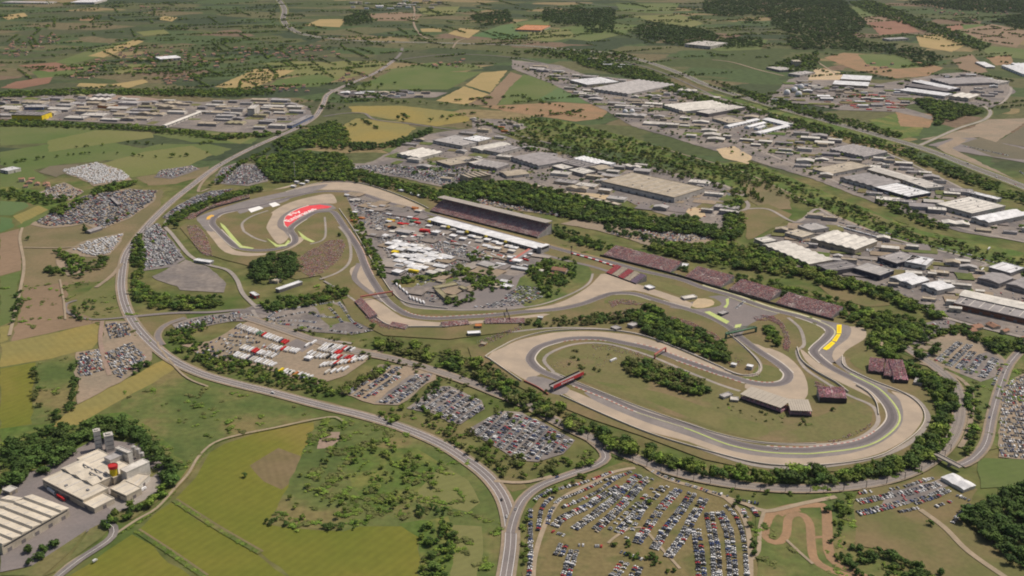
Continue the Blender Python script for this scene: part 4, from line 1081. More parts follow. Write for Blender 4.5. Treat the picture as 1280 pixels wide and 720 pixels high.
# red banner bridge
A, B = P(692, 491.5), P(729, 474); L_ = (B - A).length
r = empty('banner_bridge', (A.x, A.y, 1.2), math.atan2((B - A).y, (B - A).x)); tag(r, 'red banner bridge with white lettering over the bottom straight', 'footbridge')
q = MB(); q.box(0, L_, 0, 7, 6.2, 6.8, 0, True, True); q.build('deck', [MATS['b_grey']], r)
q = MB(); q.box(-.5, L_ + .5, -.4, -.05, 5.2, 9.6, 0, True, True); ban = q.build('banner', [MATS['paint_red']], r)
q = MB(); q.box(-.5, L_ + .5, 7.05, 7.4, 5.4, 9.0, 0, True, True); q.build('rear_panel', [MATS['b_black']], r)
for x_ in (1.2, L_ - 1.2):
    q = MB(); q.box(x_ - 1, x_ + 1, 1, 6, 0, 6.2); q.build('pier', [MATS['b_grey']], r)
t_ = lettering('Emirates', Vector((L_ * .24, -.44, 0)), Vector((L_ * .66, -.44, 0)), 1, 'paint_white', 5.9, ban, flat=False, tall=3.6)
# road bridge by the marquee, masts, and catenary posts along the railway
A, B = P(1156, 567), P(1200, 590); L_ = (B - A).length
r = empty('road_bridge', (A.x, A.y, 0), math.atan2((B - A).y, (B - A).x)); tag(r, 'pale concrete road bridge over the railway near the white marquee', 'bridge')
q = MB(); q.box(0, L_, -3.5, 3.5, 5, 6, 0, True, True); q.build('deck', [MATS['concrete']], r)
for y_ in (-3.4, 3.1):
    q = MB(); q.box(0, L_, y_, y_ + .3, 6, 7.1); q.build('parapet', [MATS['paint_cream']], r)
for x_ in (L_ * .3, L_ * .7):
    q = MB(); q.box(x_ - .7, x_ + .7, -2.8, 2.8, 0, 5); q.build('pier', [MATS['concrete']], r)
def mast(name, label, px, py, h, w, m_='b_grey_light', cat='mast', top=True):
    r = empty(name, P(px, py)); tag(r, label, cat)
    q = MB()
    for k in range(3):
        a = 2.094 * k; q.beam((w * math.cos(a), w * math.sin(a), 0), (w * .35 * math.cos(a), w * .35 * math.sin(a), h), .35)
    for k in range(int(h / 3)):
        for j in range(3):
            f0 = 1 - .65 * k * 3 / h; a, b_ = 2.094 * j, 2.094 * (j + 1); q.beam((w * f0 * math.cos(a), w * f0 * math.sin(a), k * 3), (w * f0 * math.cos(b_), w * f0 * math.sin(b_), k * 3 + 3), .16)
    q.build('lattice', [MATS[m_]], r)
    q = MB(); q.box(-1.6, 1.6, -.8, .8, h - 1, h + 1.4); q.build('head', [MATS[m_]], r)
mast('camera_tower', 'tall pale lattice mast beside the white vehicles at the top left bend', 369, 226, 40, 1.6)
mast('camera_tower', 'dark lattice mast beside the striped pit wall', 714, 324, 22, 1.4, 'b_dark')
cpm = MB(); cpm.box(-.22, .22, -.22, .22, 0, 8.6); post_me = cpm.mesh('post', [MATS['b_dark']])
arm = MB(); arm.box(-.12, .12, -3.4, .2, 7.4, 7.7, 0, True, True); arm.beam((0, -3.2, 7.4), (0, 0, 8.5), .12); arm_me = arm.mesh('bracket_arm', [MATS['b_dark']])
rl = catmull(GP(RAIL), False, 8); rn = normals(rl)
acc = 0; n_ = 0
words = "first second third fourth fifth sixth seventh eighth ninth tenth eleventh twelfth thirteenth fourteenth fifteenth sixteenth seventeenth eighteenth nineteenth twentieth".split()
tens = {2: 'twenty', 3: 'thirty', 4: 'forty', 5: 'fifty', 6: 'sixty', 7: 'seventy', 8: 'eighty', 9: 'ninety'}
tenth = {2: 'twentieth', 3: 'thirtieth', 4: 'fortieth', 5: 'fiftieth', 6: 'sixtieth', 7: 'seventieth', 8: 'eightieth', 9: 'ninetieth'}
def ordw(n):
    """n from 1"""
    if n <= 20: return words[n - 1]
    if n % 10 == 0: return tenth.get(n // 10, 'last')
    return tens.get(n // 10, 'hundred') + '-' + words[n % 10 - 1]
for i in range(1, len(rl)):
    acc += (rl[i] - rl[i - 1]).length
    px, py = pix(rl[i])
    if px < 640 or (py < 560 and px > 1000): continue
    if acc > 17:
        acc = 0; n_ += 1
        p = rl[i] + rn[i] * 7.2
        r = empty('catenary_post', (p.x, p.y, .5), math.atan2(rn[i].y, rn[i].x) - math.pi / 2); tag(r, f'dark railway post, {ordw(n_)} from the road junction along the bottom track side', 'post', 'railway posts')
        link(bpy.data.objects.new('post', post_me), r); link(bpy.data.objects.new('bracket_arm', arm_me), r)
# ------------------------------------------------------------------ industrial buildings: roof corners A, B (near edge) and C (far corner past B) as read off the photograph
def qm(x0, x1, y0, y1, z0, z1, name, m, bottom=False):
    q = MB(); q.box(x0, x1, y0, y1, z0, z1, 0, True, bottom); return q.mesh(name, [MATS[m]])
DOOR = qm(-2.4, 2.4, -.12, .12, 0, 4.6, 'loading_door', 'b_grey_dark'); VENT = qm(-1, 1, -1, 1, 0, 1.3, 'roof_vent', 'b_steel', True)
WINB = {}
USED = []
def building(label, pts, h, roof='grey', wall='pale', style='flat', cat='warehouse', name='warehouse', group=None, sky=True, doors=True, zb=.6):
    A, B, C = (P(*c, h) for c in S(pts))
    u = B - A; u.z = 0; L_ = u.length; u.normalize(); v = Vector((-u.y, u.x, 0)); D = max(5.0, abs((C - B).dot(v)))
    r = empty(name, (A.x, A.y, 0), math.atan2(u.y, u.x)); tag(r, label, cat, group)
    c = A + u * L_ / 2 + v * D / 2; USED.append((c.x, c.y, math.hypot(L_, D) / 2))
    return fill_building(r, L_, D, h, roof, wall, style, sky, doors)
def fill_building(r, L_, D, h, roof, wall, style, sky=True, doors=True):
    rm, wm_ = MATS['b_' + roof], MATS['b_' + wall]
    q = MB(); q.box(0, L_, 0, D, -.5, h); q.build('wall', [wm_], r)
    if style == 'flat':
        q = MB(); q.box(.3, L_ - .3, .3, D - .3, h - .2, h + .25)
        for b_ in ((-.25, L_ + .25, -.25, .3), (-.25, L_ + .25, D - .3, D + .25), (-.25, .3, .3, D - .3), (L_ - .3, L_ + .25, .3, D - .3)): q.box(*b_, h - .1, h + .9, 0, True, True)
        ro = q.build('roof', [rm], r)
        if sky and L_ > 18:
            n = min(9, max(2, int(L_ / 13))); sm = qm(-.7, .7, D * .1, D * .9, .25, .5, 'skylight', 'b_grey_light' if roof in ('white', 'white_warm', 'pale', 'cream') else 'b_pale')
            for i in range(n):
                o = bpy.data.objects.new('skylight', sm); o.location = (L_ * (i + .5) / n, 0, h + .02); link(o, ro)
        for _ in range(min(5, int(L_ * D / 700))):
            o = bpy.data.objects.new('roof_vent', VENT); o.location = (rng.uniform(3, L_ - 3), rng.uniform(.15, .85) * D, h + .3); o.scale = (rng.uniform(.7, 2), rng.uniform(.7, 1.6), 1); link(o, ro)
    elif style in ('gable', 'multi', 'saw', 'gableu'):
        along = style == 'gableu'                 # ridge along the long near edge
        W_ = D if along else L_; Q = L_ if along else D
        n = 1 if style in ('gable', 'gableu') and W_ < 45 else max(2, int(W_ / (11 if style == 'saw' else 17)))
        q = MB(); w = (W_ + .8) / n; rise = min(2.6, w * .13) if style != 'saw' else 2.4
        T = (lambda s_, t_, z: (t_, s_, z)) if along else (lambda s_, t_, z: (s_, t_, z))
        for i in range(n):
            s0 = -.4 + i * w; s1 = s0 + w; sm_ = s0 + w * (.5 if style != 'saw' else .12)
            for f in ([T(s0, -.4, h), T(s0, Q + .4, h), T(sm_, Q + .4, h + rise), T(sm_, -.4, h + rise)], [T(sm_, -.4, h + rise), T(sm_, Q + .4, h + rise), T(s1, Q + .4, h), T(s1, -.4, h)],
                      [T(s0, -.4, h), T(sm_, -.4, h + rise), T(s1, -.4, h)], [T(s0, Q + .4, h), T(s1, Q + .4, h), T(sm_, Q + .4, h + rise)]): q.face(f if not along else f[::-1])
        ro = q.build('roof', [rm], r)
        if sky and W_ > 10:
            m = MB(); k = h + rise * .5
            e = .12
            if along: m.face([(0, w * .18, h + rise * .36 + e - .06), (1.6, w * .18, h + rise * .36 + e - .06), (1.6, w * .42, h + rise * .84 + e - .06), (0, w * .42, h + rise * .84 + e - .06)])
            elif style == 'saw': m.face([(-.4 + w * .25, 0, h + rise * .86 + e), (-.4 + w * .75, 0, h + rise * .29 + e), (-.4 + w * .75, 1.8, h + rise * .29 + e), (-.4 + w * .25, 1.8, h + rise * .86 + e)])
            else: m.face([(w * .14 - .4, 0, h + rise * .28 + e), (w * .40 - .4, 0, h + rise * .80 + e), (w * .40 - .4, 1.6, h + rise * .80 + e), (w * .14 - .4, 1.6, h + rise * .28 + e)])
            me = m.mesh('skylight', [MATS['b_grey_light' if roof in ('white', 'white_warm', 'cream') else 'b_pale']])
            for i in range(min(n, 12)):
                nk = min(5, max(2, int(Q / 14)))
                for j in range(nk):
                    o = bpy.data.objects.new('skylight', me); p_ = Q * (j + .5) / nk
                    o.location = (p_, i * w, 0) if along else (i * w, p_, 0); link(o, ro)
    if doors:
        for y_ in (-.02,):
            nd = min(9, max(1, int(L_ / 15)))
            for i in range(nd):
                o = bpy.data.objects.new('loading_door', DOOR); o.location = (L_ * (i + .5) / nd, y_, 0); o.scale = (1, 1, min(1, (h - 1) / 4.8)); link(o, r)
        nd = min(4, max(1, int(D / 20)))
        for i in range(nd):
            o = bpy.data.objects.new('loading_door', DOOR); o.location = (L_ + .02, D * (i + .5) / nd, 0); o.rotation_euler = (0, 0, math.pi / 2); o.scale = (.8, 1, min(1, (h - 1) / 5)); link(o, r)
        if h > 6 and L_ > 20:
            q = MB(); q.box(2, L_ - 2, -.08, .1, h - 2.2, h - 1.1); q.build('window_band', [MATS['glass']], r)
    return r
BLD = """
white ridged warehouse beside the green field at the estate's left end|496,192 524,197.5 545,188.5|9|white_warm|pale|multi
grey warehouse above the white ridged one at the estate's left end|541,175.5 578,182.5 595,173.5|9|grey_light|pale|flat
small bright-roofed building at the corner of the grey warehouse|579,173.5 598,177 604,171|11|white|cream|flat
long white-roofed shed in the middle of the left estate|588,184.5 602,188 626,177.5|9|white_warm|pale|gable
grey shed joined to the long white-roofed shed|604,187.5 626,191.5 642,182.5|9|grey|pale|flat
tan L-shaped works roof facing the car rows|545,201.5 563,207 581,195|8|tan|grey|flat
short tan wing of the L-shaped works|577,201 593,205 599,198|8|pale|grey|flat
grey saw-toothed factory beside the saw yard|590,205.5 621,210.5 636,205|8|grey|grey|saw
ribbed tan block standing on the grass above the wood|585,223 614,218.5 610,213.5|12|tan|tan|saw
tan shed between the ribbed block and the big grey factory|624,214.5 634,220 652,212|7|tan|pale|gable
big grey factory in the middle of the left estate|638,196 673,207 697,196.5|10|grey|pale|multi
small white shed, the first of two below the grey paved court|690,207.5 704,211.5 713,208|8|white_warm|grey|flat
small white shed, second of two below the grey paved court|711,212.5 729,217.5 740,213|8|white_warm|grey|flat
grey flat works behind the two small white sheds|700,203 730,210 739,203.5|8|grey_dark|grey|flat
bright white jagged shed along the wood edge|717,198.5 745,205 751,200.5|8|white|white|saw
small white shed at the end of the jagged white one|750,203.5 763,206 767,203.5|8|white|white|flat
tan shed with a pale gable near the avenue|736,208.5 749,212.5 757,207.5|8|tan|pale|gable
huge tan flat-roofed depot beside the approach loop|752,226.5 843,247 867,232|12|tan|pale|flat
long white stepped warehouse at the wood edge, main block|953,305.5 1011,330 1026,318.5|8|white_warm|cream|multi
small end block of the long white stepped warehouse|943,298.5 955,303.5 966,298.5|8|white_warm|cream|flat
cream flat warehouse with cars parked before it|981,291 1003,297 1014,291|8|cream|pale|flat
grey court building behind the cream warehouse|997,282 1014,288.5 1025,280.5|8|grey_light|pale|flat
big white striped warehouse with a tan end wall|1013.5,298 1069,312 1090,299.5|11|white_warm|tan|multi
low dark grey warehouse below the white stepped one|1020,331 1038,339.5 1055,324.5|9|grey_dark|grey_dark|flat
long grey building with a dark front wall near the wood|1067,335 1100,344.5 1118,338|10|grey_light|blue_dark|flat
grey warehouse with a dark glazed front beside the white block|1097,321.5 1121,329.5 1136,317.5|9|grey|blue_dark|flat
white block on the brown grass plot|1131,327 1158,332 1171,324.5|9|white|white_warm|flat
white ridged shed at the wood edge, the left of a pair|1112,346.5 1140,356 1152,346.5|8|white|pale|multi
white ridged shed at the wood edge, the right of a pair|1152,355 1172,363 1182,354|9|white|white_warm|multi
white-roofed warehouse at the corner of the estate avenue|1236,334 1263,341.5 1273,333|9|white|grey|flat
grey warehouse below the white corner one|1222,347 1249,354.5 1262,346|9|grey|grey|gable
grey warehouse by the estate avenue, cut by the picture edge|1258,354.5 1284,362 1297,351|9|grey|grey|gable
long white-striped roof at the edge of the estate|1199,369 1292,389 1300,382|11|white_warm|pale|gableu
long grey-roofed factory with a brick front wall|1192,379 1292,401 1300,391|9|grey|brick|flat
pale warehouse by the river, leftmost of its row|1016,211.5 1040,217.5 1071,203.5|8|tan|pale|flat
big grey warehouse beside the pale riverside one|1050,221.5 1093,233.5 1109,223|9|grey|pale|multi
long pale shed behind the bright white warehouse|1084,211.5 1136,226.5 1143,221.5|8|pale|tan|gableu
stepped pale shed at the end of the long pale one|1129,225 1158,235.5 1167,228.5|8|pale|pale|flat
bright white warehouse with a blue front edge|1094,234 1136,246 1157,239|8|white|blue_dark|flat
wide pale warehouse with a dark gutter strip|1171,255 1215,267 1239,253|10|white_warm|pale|flat
white-blue warehouse at the end of the riverside estate|1214,271.5 1236,278 1271,263|10|white|pale|multi
narrow white strip building behind the wide pale warehouse|1209,240.5 1246,249.5 1250,247.5|7|white|pale|flat
grey office block on the bare plot above the river|1037,186.5 1080,196 1101,188|9|grey|grey_light|saw
thin white shed along the top of the white court|912,158.5 950,149.5 946,147.5|6|white|white|gableu
white shed closing the far side of the white court|953,149 983,156.5 987,153.5|6|white|white|gableu
long white shed closing the near side of the white court|951,167 988,157.5 983,155|6|white|white|gableu
white shed inside the white court, the upper one|937,159 958,153.5 955,151.5|6|white|white|gableu
white shed inside the white court, the lower one|948,160.5 959,157 957,155|6|white|white|gableu
big white-striped factory by the conifer row|828,131 854,139 885,124.5|10|white_warm|pale|multi
pale flat factory with a dark side beside the white-striped one|870,139.5 886,142.5 918,131.5|10|pale|grey_dark|flat
tan flat shed above the white court|890,148 911,154 927,150|8|tan|pale|flat
wide grey striped factory by the round trees|738,110.5 785,117.5 827,103.5|9|grey_light|pale|multi
white works with a cream side beside the wide striped factory|712,100 734,106 751,96.5|9|white|cream|flat
white-roofed shed with a tan gable, the front of a pair|1041,105 1085,107.5 1092,103.5|9|white|tan|gableu
white-roofed shed with a tan gable, the back of a pair|1051,98.5 1088,100.5 1092,95.5|9|white|tan|gableu
long white-roofed mill, the front of a parallel pair|1125,112.5 1181,120 1185,116.5|10|white|pale|gableu
long white-roofed mill, the back of a parallel pair|1140,101.5 1187,111.5 1192,108.5|10|white|blue_dark|gableu
dark-roofed bay between the two long white mills|1131,107 1184,114 1189,111|9|grey_dark|blue_dark|gableu
wide grey sheds behind the long white mills|1163,98.5 1186,105 1212,92.5|9|grey|grey|multi
cream-gabled factory at the end of the long white mills|1186,120 1211,123 1222,118.5|11|white_warm|cream|multi
small pale shed by the branch road|1225,101.5 1248,104.5 1253,100.5|8|pale|pale|flat
small white greenhouse roof on the orange slope|1219,77.5 1232,83.5 1240,82|6|white|pale|gable
large bright white hangar at the picture edge, lower of two|1252,81.5 1279,92.5 1289,88.5|9|white|white|gableu
large bright white hangar at the picture edge, upper of two|1264,79 1287,88.5 1297,80.5|9|white|white|gableu
long yellow-walled warehouse at the edge of the far left estate|14,143.5 52,144.5 61,140|15|grey_dark|yellow|flat
blue-glazed office block above the yellow warehouse|30,134 54,134 58,131|9|grey_light|blue|flat
long white shed slanting through the far left estate|208,157 252,140 248,139|7|white_warm|pale|gableu
blue-fronted works beside the ring road bend|365,157 392,144 387,142|8|grey|blue|flat
twin tan silo block in the far left estate|309,136 318,136 320,131|22|pale|pale|flat
orange-roofed works in the far left estate|135,133 147,130.5 143,127|8|tan|orange|flat
bright white hall among the far fields|200,74 226,72 232,68.5|9|white|pale|gableu
white hall at the top edge beyond the far fields|88,3 118,3 122,-1|10|white|pale|flat
small white hall beside the far top-left one|2,3 60,4 62,2|6|grey_light|pale|flat
long pale works on the far hill slope|856,55 888,58 892,52|12|pale|pale|flat
tall pale blank building below the far hill|992,77 1002,77 1012,75|20|cream|cream|flat
pale shed in the hollow below the far hill|985,92 1000,94 1008,89|8|grey_light|pale|flat
grey-roofed row below the far hill, behind the pale shed|958,84 975,88 985,85|7|pale|grey|flat
white-gabled farm hall on the far slope|1103,48 1112,49.5 1124,46|8|grey_light|pale|flat
terracotta-walled courtyard farm on the far slope|644,37 676,38 684,32|8|orange|tan|flat
pale workshop left of the caravan field|0,212 10,214 14,208|7|white|pale|flat
grey long shed in the dirt car park|137,247 147,256 150,254|5|grey|grey_dark|flat
low grey barn under the tall pointed tree|113,290 128,285 126,282|4|grey|grey_dark|gableu
"""
for row in BLD.strip().splitlines():
    l_, p_, h_, ro_, wa_, st_ = row.split('|')
    building(l_, p_, float(h_), ro_, wa_, st_)
# cream factory in the lower left corner
FAC = """
cream flat-roofed hall of the corner factory, lowest of its joined roofs|53,599.5 104,625.5 130,608|9|factory|cream|flat
cream hall of the corner factory with grey lanterns, second of its joined roofs|76,585.5 116,606.5 138,595|10|factory|cream|gable
tan hall at the head of the corner factory beside the tall towers|96,573.5 142,598 166,584|9|factory|tan|flat
pale tall hall on the right side of the corner factory|150,587 158,591 177,573|15|white_warm|white_warm|flat
grey boxy tower hall at the back of the corner factory|144,560.5 160,567 162,563|18|pale|white_warm|flat
low pale warehouse wing at the right corner of the factory|150,605 172,608 200,596|7|factory|white_warm|flat
long cream saw-roofed warehouse in the bottom left corner|2,683 86,635 47,614.5|10|factory|cream|saw
cream saw-roofed warehouse cut by the left picture edge|-24,660 28,622.5 17,614.5|9|factory|cream|saw
small white hut at the factory yard corner|3,612.5 12,615.5 18,609|5|white_warm|tan|flat
small grey roof-top plant house on the tan factory hall|130,572 138,576 146,566|14|grey_light|pale|flat
pale flat annex below the yellow silo|138,611 158,620 174,609|8|factory|cream|flat
low cream link building beside the factory yard|96,625 118,636 140,622|6|factory|cream|flat
"""
for row in FAC.strip().splitlines():
    l_, p_, h_, ro_, wa_, st_ = row.split('|'); building(l_, p_, float(h_), ro_, wa_, st_, 'factory', 'factory_hall')
for l_, px, py, w_, h_ in (('taller slender pale tower at the back of the corner factory', 124, 562, 7, 24), ('shorter broad pale tower beside the slender factory tower', 138, 563, 9, 20)):
    r = empty('factory_tower', P(px, py), R(28)); tag(r, l_, 'tower', 'towers of the corner factory')
    q = MB(); q.box(-w_ / 2, w_ / 2, -w_ / 2, w_ / 2, -1, h_); q.build('shaft', [MATS['b_white_warm']], r)
    q = MB(); q.box(-w_ / 2 - .3, w_ / 2 + .3, -w_ / 2 - .3, w_ / 2 + .3, h_, h_ + .6, 0, True, True); q.box(-w_ / 4, w_ / 4, -w_ / 4, w_ / 4, h_ + .6, h_ + 2); q.build('cap', [MATS['b_pale']], r)
    for k in range(4):
        q = MB(); q.box(-w_ / 2 + .6, w_ / 2 - .6, -w_ / 2 - .06, -w_ / 2 + .1, 3 + k * 5, 4 + k * 5); q.build('louvre', [MATS['b_grey']], r)
r = empty('silo', P(144, 603)); tag(r, 'yellow silo with a red rim among the corner factory roofs', 'silo')
q = MB(); q.cyl((0, 0), 4.2, 4.2, 0, 19, 18, 0, False); q.build('shell', [MATS['b_yellow']], r)
q = MB(); q.cyl((0, 0), 4.9, 5.1, 17.6, 21, 18, 0, False); q.build('rim', [MATS['b_red']], r)
q = MB(); q.cyl((0, 0), 4.8, 1.4, 20.2, 20.6, 18, 0); q.build('roof', [MATS['b_red']], r)
q = MB(); q.beam((4.5, 0, 0), (4.5, 0, 19), .5); q.build('ladder', [MATS['b_steel']], r)
# pipework, ducts and stores on the corner factory
pq = MB()
for (x0, y0), (x1, y1) in (((112, 590), (128, 598)), ((118, 586), (134, 594)), ((104, 580), (116, 587))):
    a, b = P(x0, y0, 12.2), P(x1, y1, 12.2); pq.beam(a, b, 1.0)
    for t in (.1, .5, .9):
        c = a.lerp(b, t); pq.beam((c.x, c.y, 10), (c.x, c.y, 12.2), .35)
tag(pq.build('roof_duct', [MATS['b_steel']]), 'grey roof ducts crossing the tan and cream factory roofs', 'duct')
for i, (px, py, R_, h_, l_) in enumerate(((168, 570, 2.6, 12, 'pale storage tank at the back of the corner factory, first from the tower hall'), (173, 573, 2.6, 12, 'pale storage tank at the back of the corner factory, second from the tower hall'), (178, 576, 2.6, 10, 'pale storage tank at the back of the corner factory, third from the tower hall'))):
    r = empty('storage_tank', P(px, py)); tag(r, l_, 'tank', 'storage tanks of the corner factory')
    q = MB(); q.cyl((0, 0), R_, R_, 0, h_, 14, 0, False); q.build('shell', [MATS['b_pale']], r); q = MB(); q.cyl((0, 0), R_, .3, h_, h_ + .9, 14); q.build('roof', [MATS['b_grey_light']], r)
# white storage domes
for px, py, R_, l_ in ((781.5, 142.5, 8, 'small white storage dome, left of a pair by the depot yard'), (790, 142, 8, 'small white storage dome, right of a pair by the depot yard'), (983.5, 119, 10.5, 'white storage dome, lower left of a cluster of four'),
                       (992.5, 115.5, 10.5, 'white storage dome, upper middle of a cluster of four'), (1001, 112, 10.5, 'white storage dome, topmost of a cluster of four'), (998, 121, 10.5, 'white storage dome, lowest of a cluster of four')):
    r = empty('storage_dome', P(px, py)); tag(r, l_, 'storage dome', 'white storage domes')
    q = MB(); n = 14
    for i in range(n):
        a0, a1 = 6.283 * i / n, 6.283 * (i + 1) / n
        for k in range(5):
            e0, e1 = -.2 + 1.75 * k / 5, -.2 + 1.75 * (k + 1) / 5
            f = lambda a, e: (R_ * math.cos(e) * math.cos(a), R_ * math.cos(e) * math.sin(a), R_ * .75 + R_ * math.sin(e))
            q.face([f(a0, e0), f(a1, e0), f(a1, e1), f(a0, e1)])
    q.build('shell', [MATS['b_white']], r)
    q = MB(); q.cyl((0, 0), R_ * .97, R_ * .97, 0, R_ * .58, n, 0, False); q.build('skirt', [MATS['b_pale']], r)

# ------------------------------------------------------------------ smaller sheds that fill the estates (one of a kind each to look at, told apart by roof, size and neighbour)
def free(x, y, rad):
    return all((x - a) ** 2 + (y - b) ** 2 > (rad * .8 + c * .85) ** 2 for a, b, c in USED)
SHEDS = """
in the yellow-walled warehouse's estate|0,124 120,121 250,130 345,125 384,137 388,148 350,163 285,163 180,153 80,149 0,146|95|-9|16 56|pale grey_light grey tan grey_light tan pale olive
in the estate above the grandstand wood|480,200 520,174 600,163 660,182 745,206 800,208 870,228 925,242 905,285 880,278 820,262 740,248 690,232 640,222 560,226|38|-24|12 40|pale grey_light tan grey pale grey_light
by the wide striped factory|645,78 735,97 800,103 860,113 950,142 1000,160 960,185 930,192 870,176 790,152 730,124|62|-18|14 50|white_warm pale grey_light grey_light tan grey pale
in the riverside estate|1000,165 1060,180 1150,214 1240,258 1285,286 1285,300 1200,285 1100,250 1010,215 960,190|46|-18|12 40|white_warm grey tan pale grey
in the estate below the river|955,300 1000,278 1030,268 1110,304 1195,325 1285,352 1285,420 1190,392 1120,362 1060,348|26|-17|9 26|white_warm grey_light pale tan
beside the storage dome cluster|960,128 990,100 1050,108 1110,108 1175,125 1160,130 1100,135 1050,134|40|-5|10 32|pale grey white tan
by the long white mills|1180,95 1215,93 1260,106 1268,114 1230,125|14|-12|12 30|grey pale white
in the works row below tan fields|430,115 470,115 545,117 545,121 500,122 430,121|22|2|12 30|pale grey white tan
by the tan houses|592,150 640,152 656,160 630,166 595,160|14|-15|10 20|tan orange pale
beside the far motorway|730,75 780,74 800,82 780,86 740,84|16|-10|12 26|pale tan white
in the far works at the top|440,2 520,0 560,4 545,12 440,12|26|0|16 40|pale grey white tan
"""
sheds = []
for row in SHEDS.strip().splitlines():
    pl, pts_, n_, ang, sz, cols = row.split('|'); s0, s1 = map(float, sz.split()); cols = cols.split(); got = 0
    cand = sample_poly(pts_, 140.0 / 10000)
    rng.shuffle(cand)
    for x, y in cand:
        if got >= int(n_): break
        L_ = rng.uniform(s0, s1) * 1.25; D = rng.uniform(.35, .65) * L_ ; rad = math.hypot(L_, D) / 2
        if not free(x, y, rad * .8): continue
        USED.append((x, y, rad * .75)); got += 1
        sheds.append((x, y, L_, D, rng.uniform(4.5, 8.5), cols[rng.integers(len(cols))], R(float(ang)) + rng.normal(0, .025), pl))
sheds.sort(key=lambda s: -s[2] / math.hypot(s[0], s[1]))
far_mb, far_cols = MB(), ['pale', 'grey', 'tan', 'grey_light', 'grey_dark', 'white_warm', 'white', 'orange', 'olive']
for x, y, L_, D, h, c, a, pl in sheds[290:]:
    k = len(far_mb.v); far_mb.box(-L_ / 2, L_ / 2, -D / 2, D / 2, 0, h, far_cols.index(c)); far_mb.box(-L_ / 2 - .3, L_ / 2 + .3, -D / 2 - .3, 0, h, h + .5, far_cols.index(c)); far_mb.box(-L_ / 6, L_ / 6, D / 8, D / 3, h, h + 1.2, 1)
    for i in range(k, len(far_mb.v)):
        u, v, w = far_mb.v[i]; far_mb.v[i] = (x + u * math.cos(a) - v * math.sin(a), y + u * math.sin(a) + v * math.cos(a), w)
tag(far_mb.build('distant_sheds', [MATS['b_' + c] for c in far_cols]), 'further small sheds packed into the distant estates', kind='stuff')
for x, y, L_, D, h, c, a, pl in sheds[:290]:
    st = str(rng.choice(['flat', 'gable', 'gableu', 'flat']))
    r = empty('industrial_shed', (x - math.cos(a) * L_ / 2 + math.sin(a) * D / 2, y - math.sin(a) * L_ / 2 - math.cos(a) * D / 2, 0), a)
    sz_ = 'small' if L_ < 24 else ('mid-sized' if L_ < 38 else 'large')
    form = {'flat': 'flat-roofed', 'gable': 'cross-ridged', 'gableu': 'long-ridged'}[st]
    tag(r, f"{sz_} {c.split('_')[0]} {form} shed {pl}", 'shed', 'sheds ' + pl)
    fill_building(r, L_, D, h, c, str(rng.choice(['pale', 'grey', 'tan', 'cream', 'grey_light'])), st, sky=(L_ > 26 and math.hypot(x, y) < 2600), doors=math.hypot(x, y) < 1900)
# pale low sheds in rows on the sand yard
o = P(672, 230)
for i in range(11):
    t = i / 10; q_ = (673 + 96 * t, 232 + 22 * t)
    building(f"low sandy storage row, {ordw(i + 1)} from the left on the yard above the wood", f"{q_[0]-9},{q_[1]-1} {q_[0]+3},{q_[1]+2.4} {q_[0]+7},{q_[1]+.8}", 3, 'cream', 'tan', 'flat', 'storage shed', 'storage_shed', 'low storage rows on the sand yard', False, False)

# long stacks of bricks and tiles in the brickworks yard
for i, (x, y) in enumerate(sample_poly("1008,120 1050,116 1110,121 1135,132 1140,141 1090,139 1040,134", .0009)):
    if not free(x, y, 8): continue
    L_, D, c = rng.uniform(12, 34), rng.uniform(5, 9), ['terracotta', 'b_brick', 'b_red', 'b_tan', 'kerb_red'][rng.integers(5)]
    r = empty('brick_stack', (x, y, .6), R(-8) + rng.normal(0, .1)); tag(r, f"{'long' if L_ > 23 else 'short'} {dict(terracotta='orange', b_brick='brown', b_red='red', b_tan='tan', kerb_red='pinkish').get(c)} stack in the brickworks yard", 'brick stack', 'stacks in the brickworks yard')
    q = MB(); n = int(L_ / 4); 
    for k in range(n): q.box(k * 4 - L_ / 2, k * 4 + 3.6 - L_ / 2, -D / 2, D / 2, .25, 2.2 + rng.uniform(-.4, .6))
    q.build('stacked_goods', [MATS[c]], r); q = MB(); q.box(-L_ / 2, L_ / 2, -D / 2 - .2, D / 2 + .2, -.5, .25); q.build('base', [MATS['concrete']], r)

# ------------------------------------------------------------------ village and farm houses
def house_meshes(i):
    r_ = random.Random(40 + i); L_, D, h = r_.uniform(9, 15), r_.uniform(7, 10), r_.uniform(3.4, 6.5)
    w = MB(); w.box(-L_ / 2, L_ / 2, -D / 2, D / 2, -.5, h); 
    for s in (-1, 1): w.face([(s * L_ / 2, -D / 2, h), (s * L_ / 2, D / 2, h), (s * L_ / 2, 0, h + D * .2)][::s])
    ro = MB(); e = .5
    for s in (-1, 1): ro.face([(-L_ / 2 - e, s * (D / 2 + e), h - .2), (L_ / 2 + e, s * (D / 2 + e), h - .2), (L_ / 2 + e, 0, h + D * .22), (-L_ / 2 - e, 0, h + D * .22)][::-s])
    ro.box(L_ * .2, L_ * .2 + .7, .6, 1.3, h, h + D * .3 + .6)
    wi = MB()
    for k in range(3): wi.box(-L_ / 3 + k * L_ / 3 - .5, -L_ / 3 + k * L_ / 3 + .5, -D / 2 - .05, -D / 2 + .1, 1.1, 2.4)
    return w.mesh('wall', [MATS['plaster']]), ro.mesh('roof', [MATS['terracotta']]), wi.mesh('window', [MATS['glass']])
HM = [house_meshes(i) for i in range(6)]
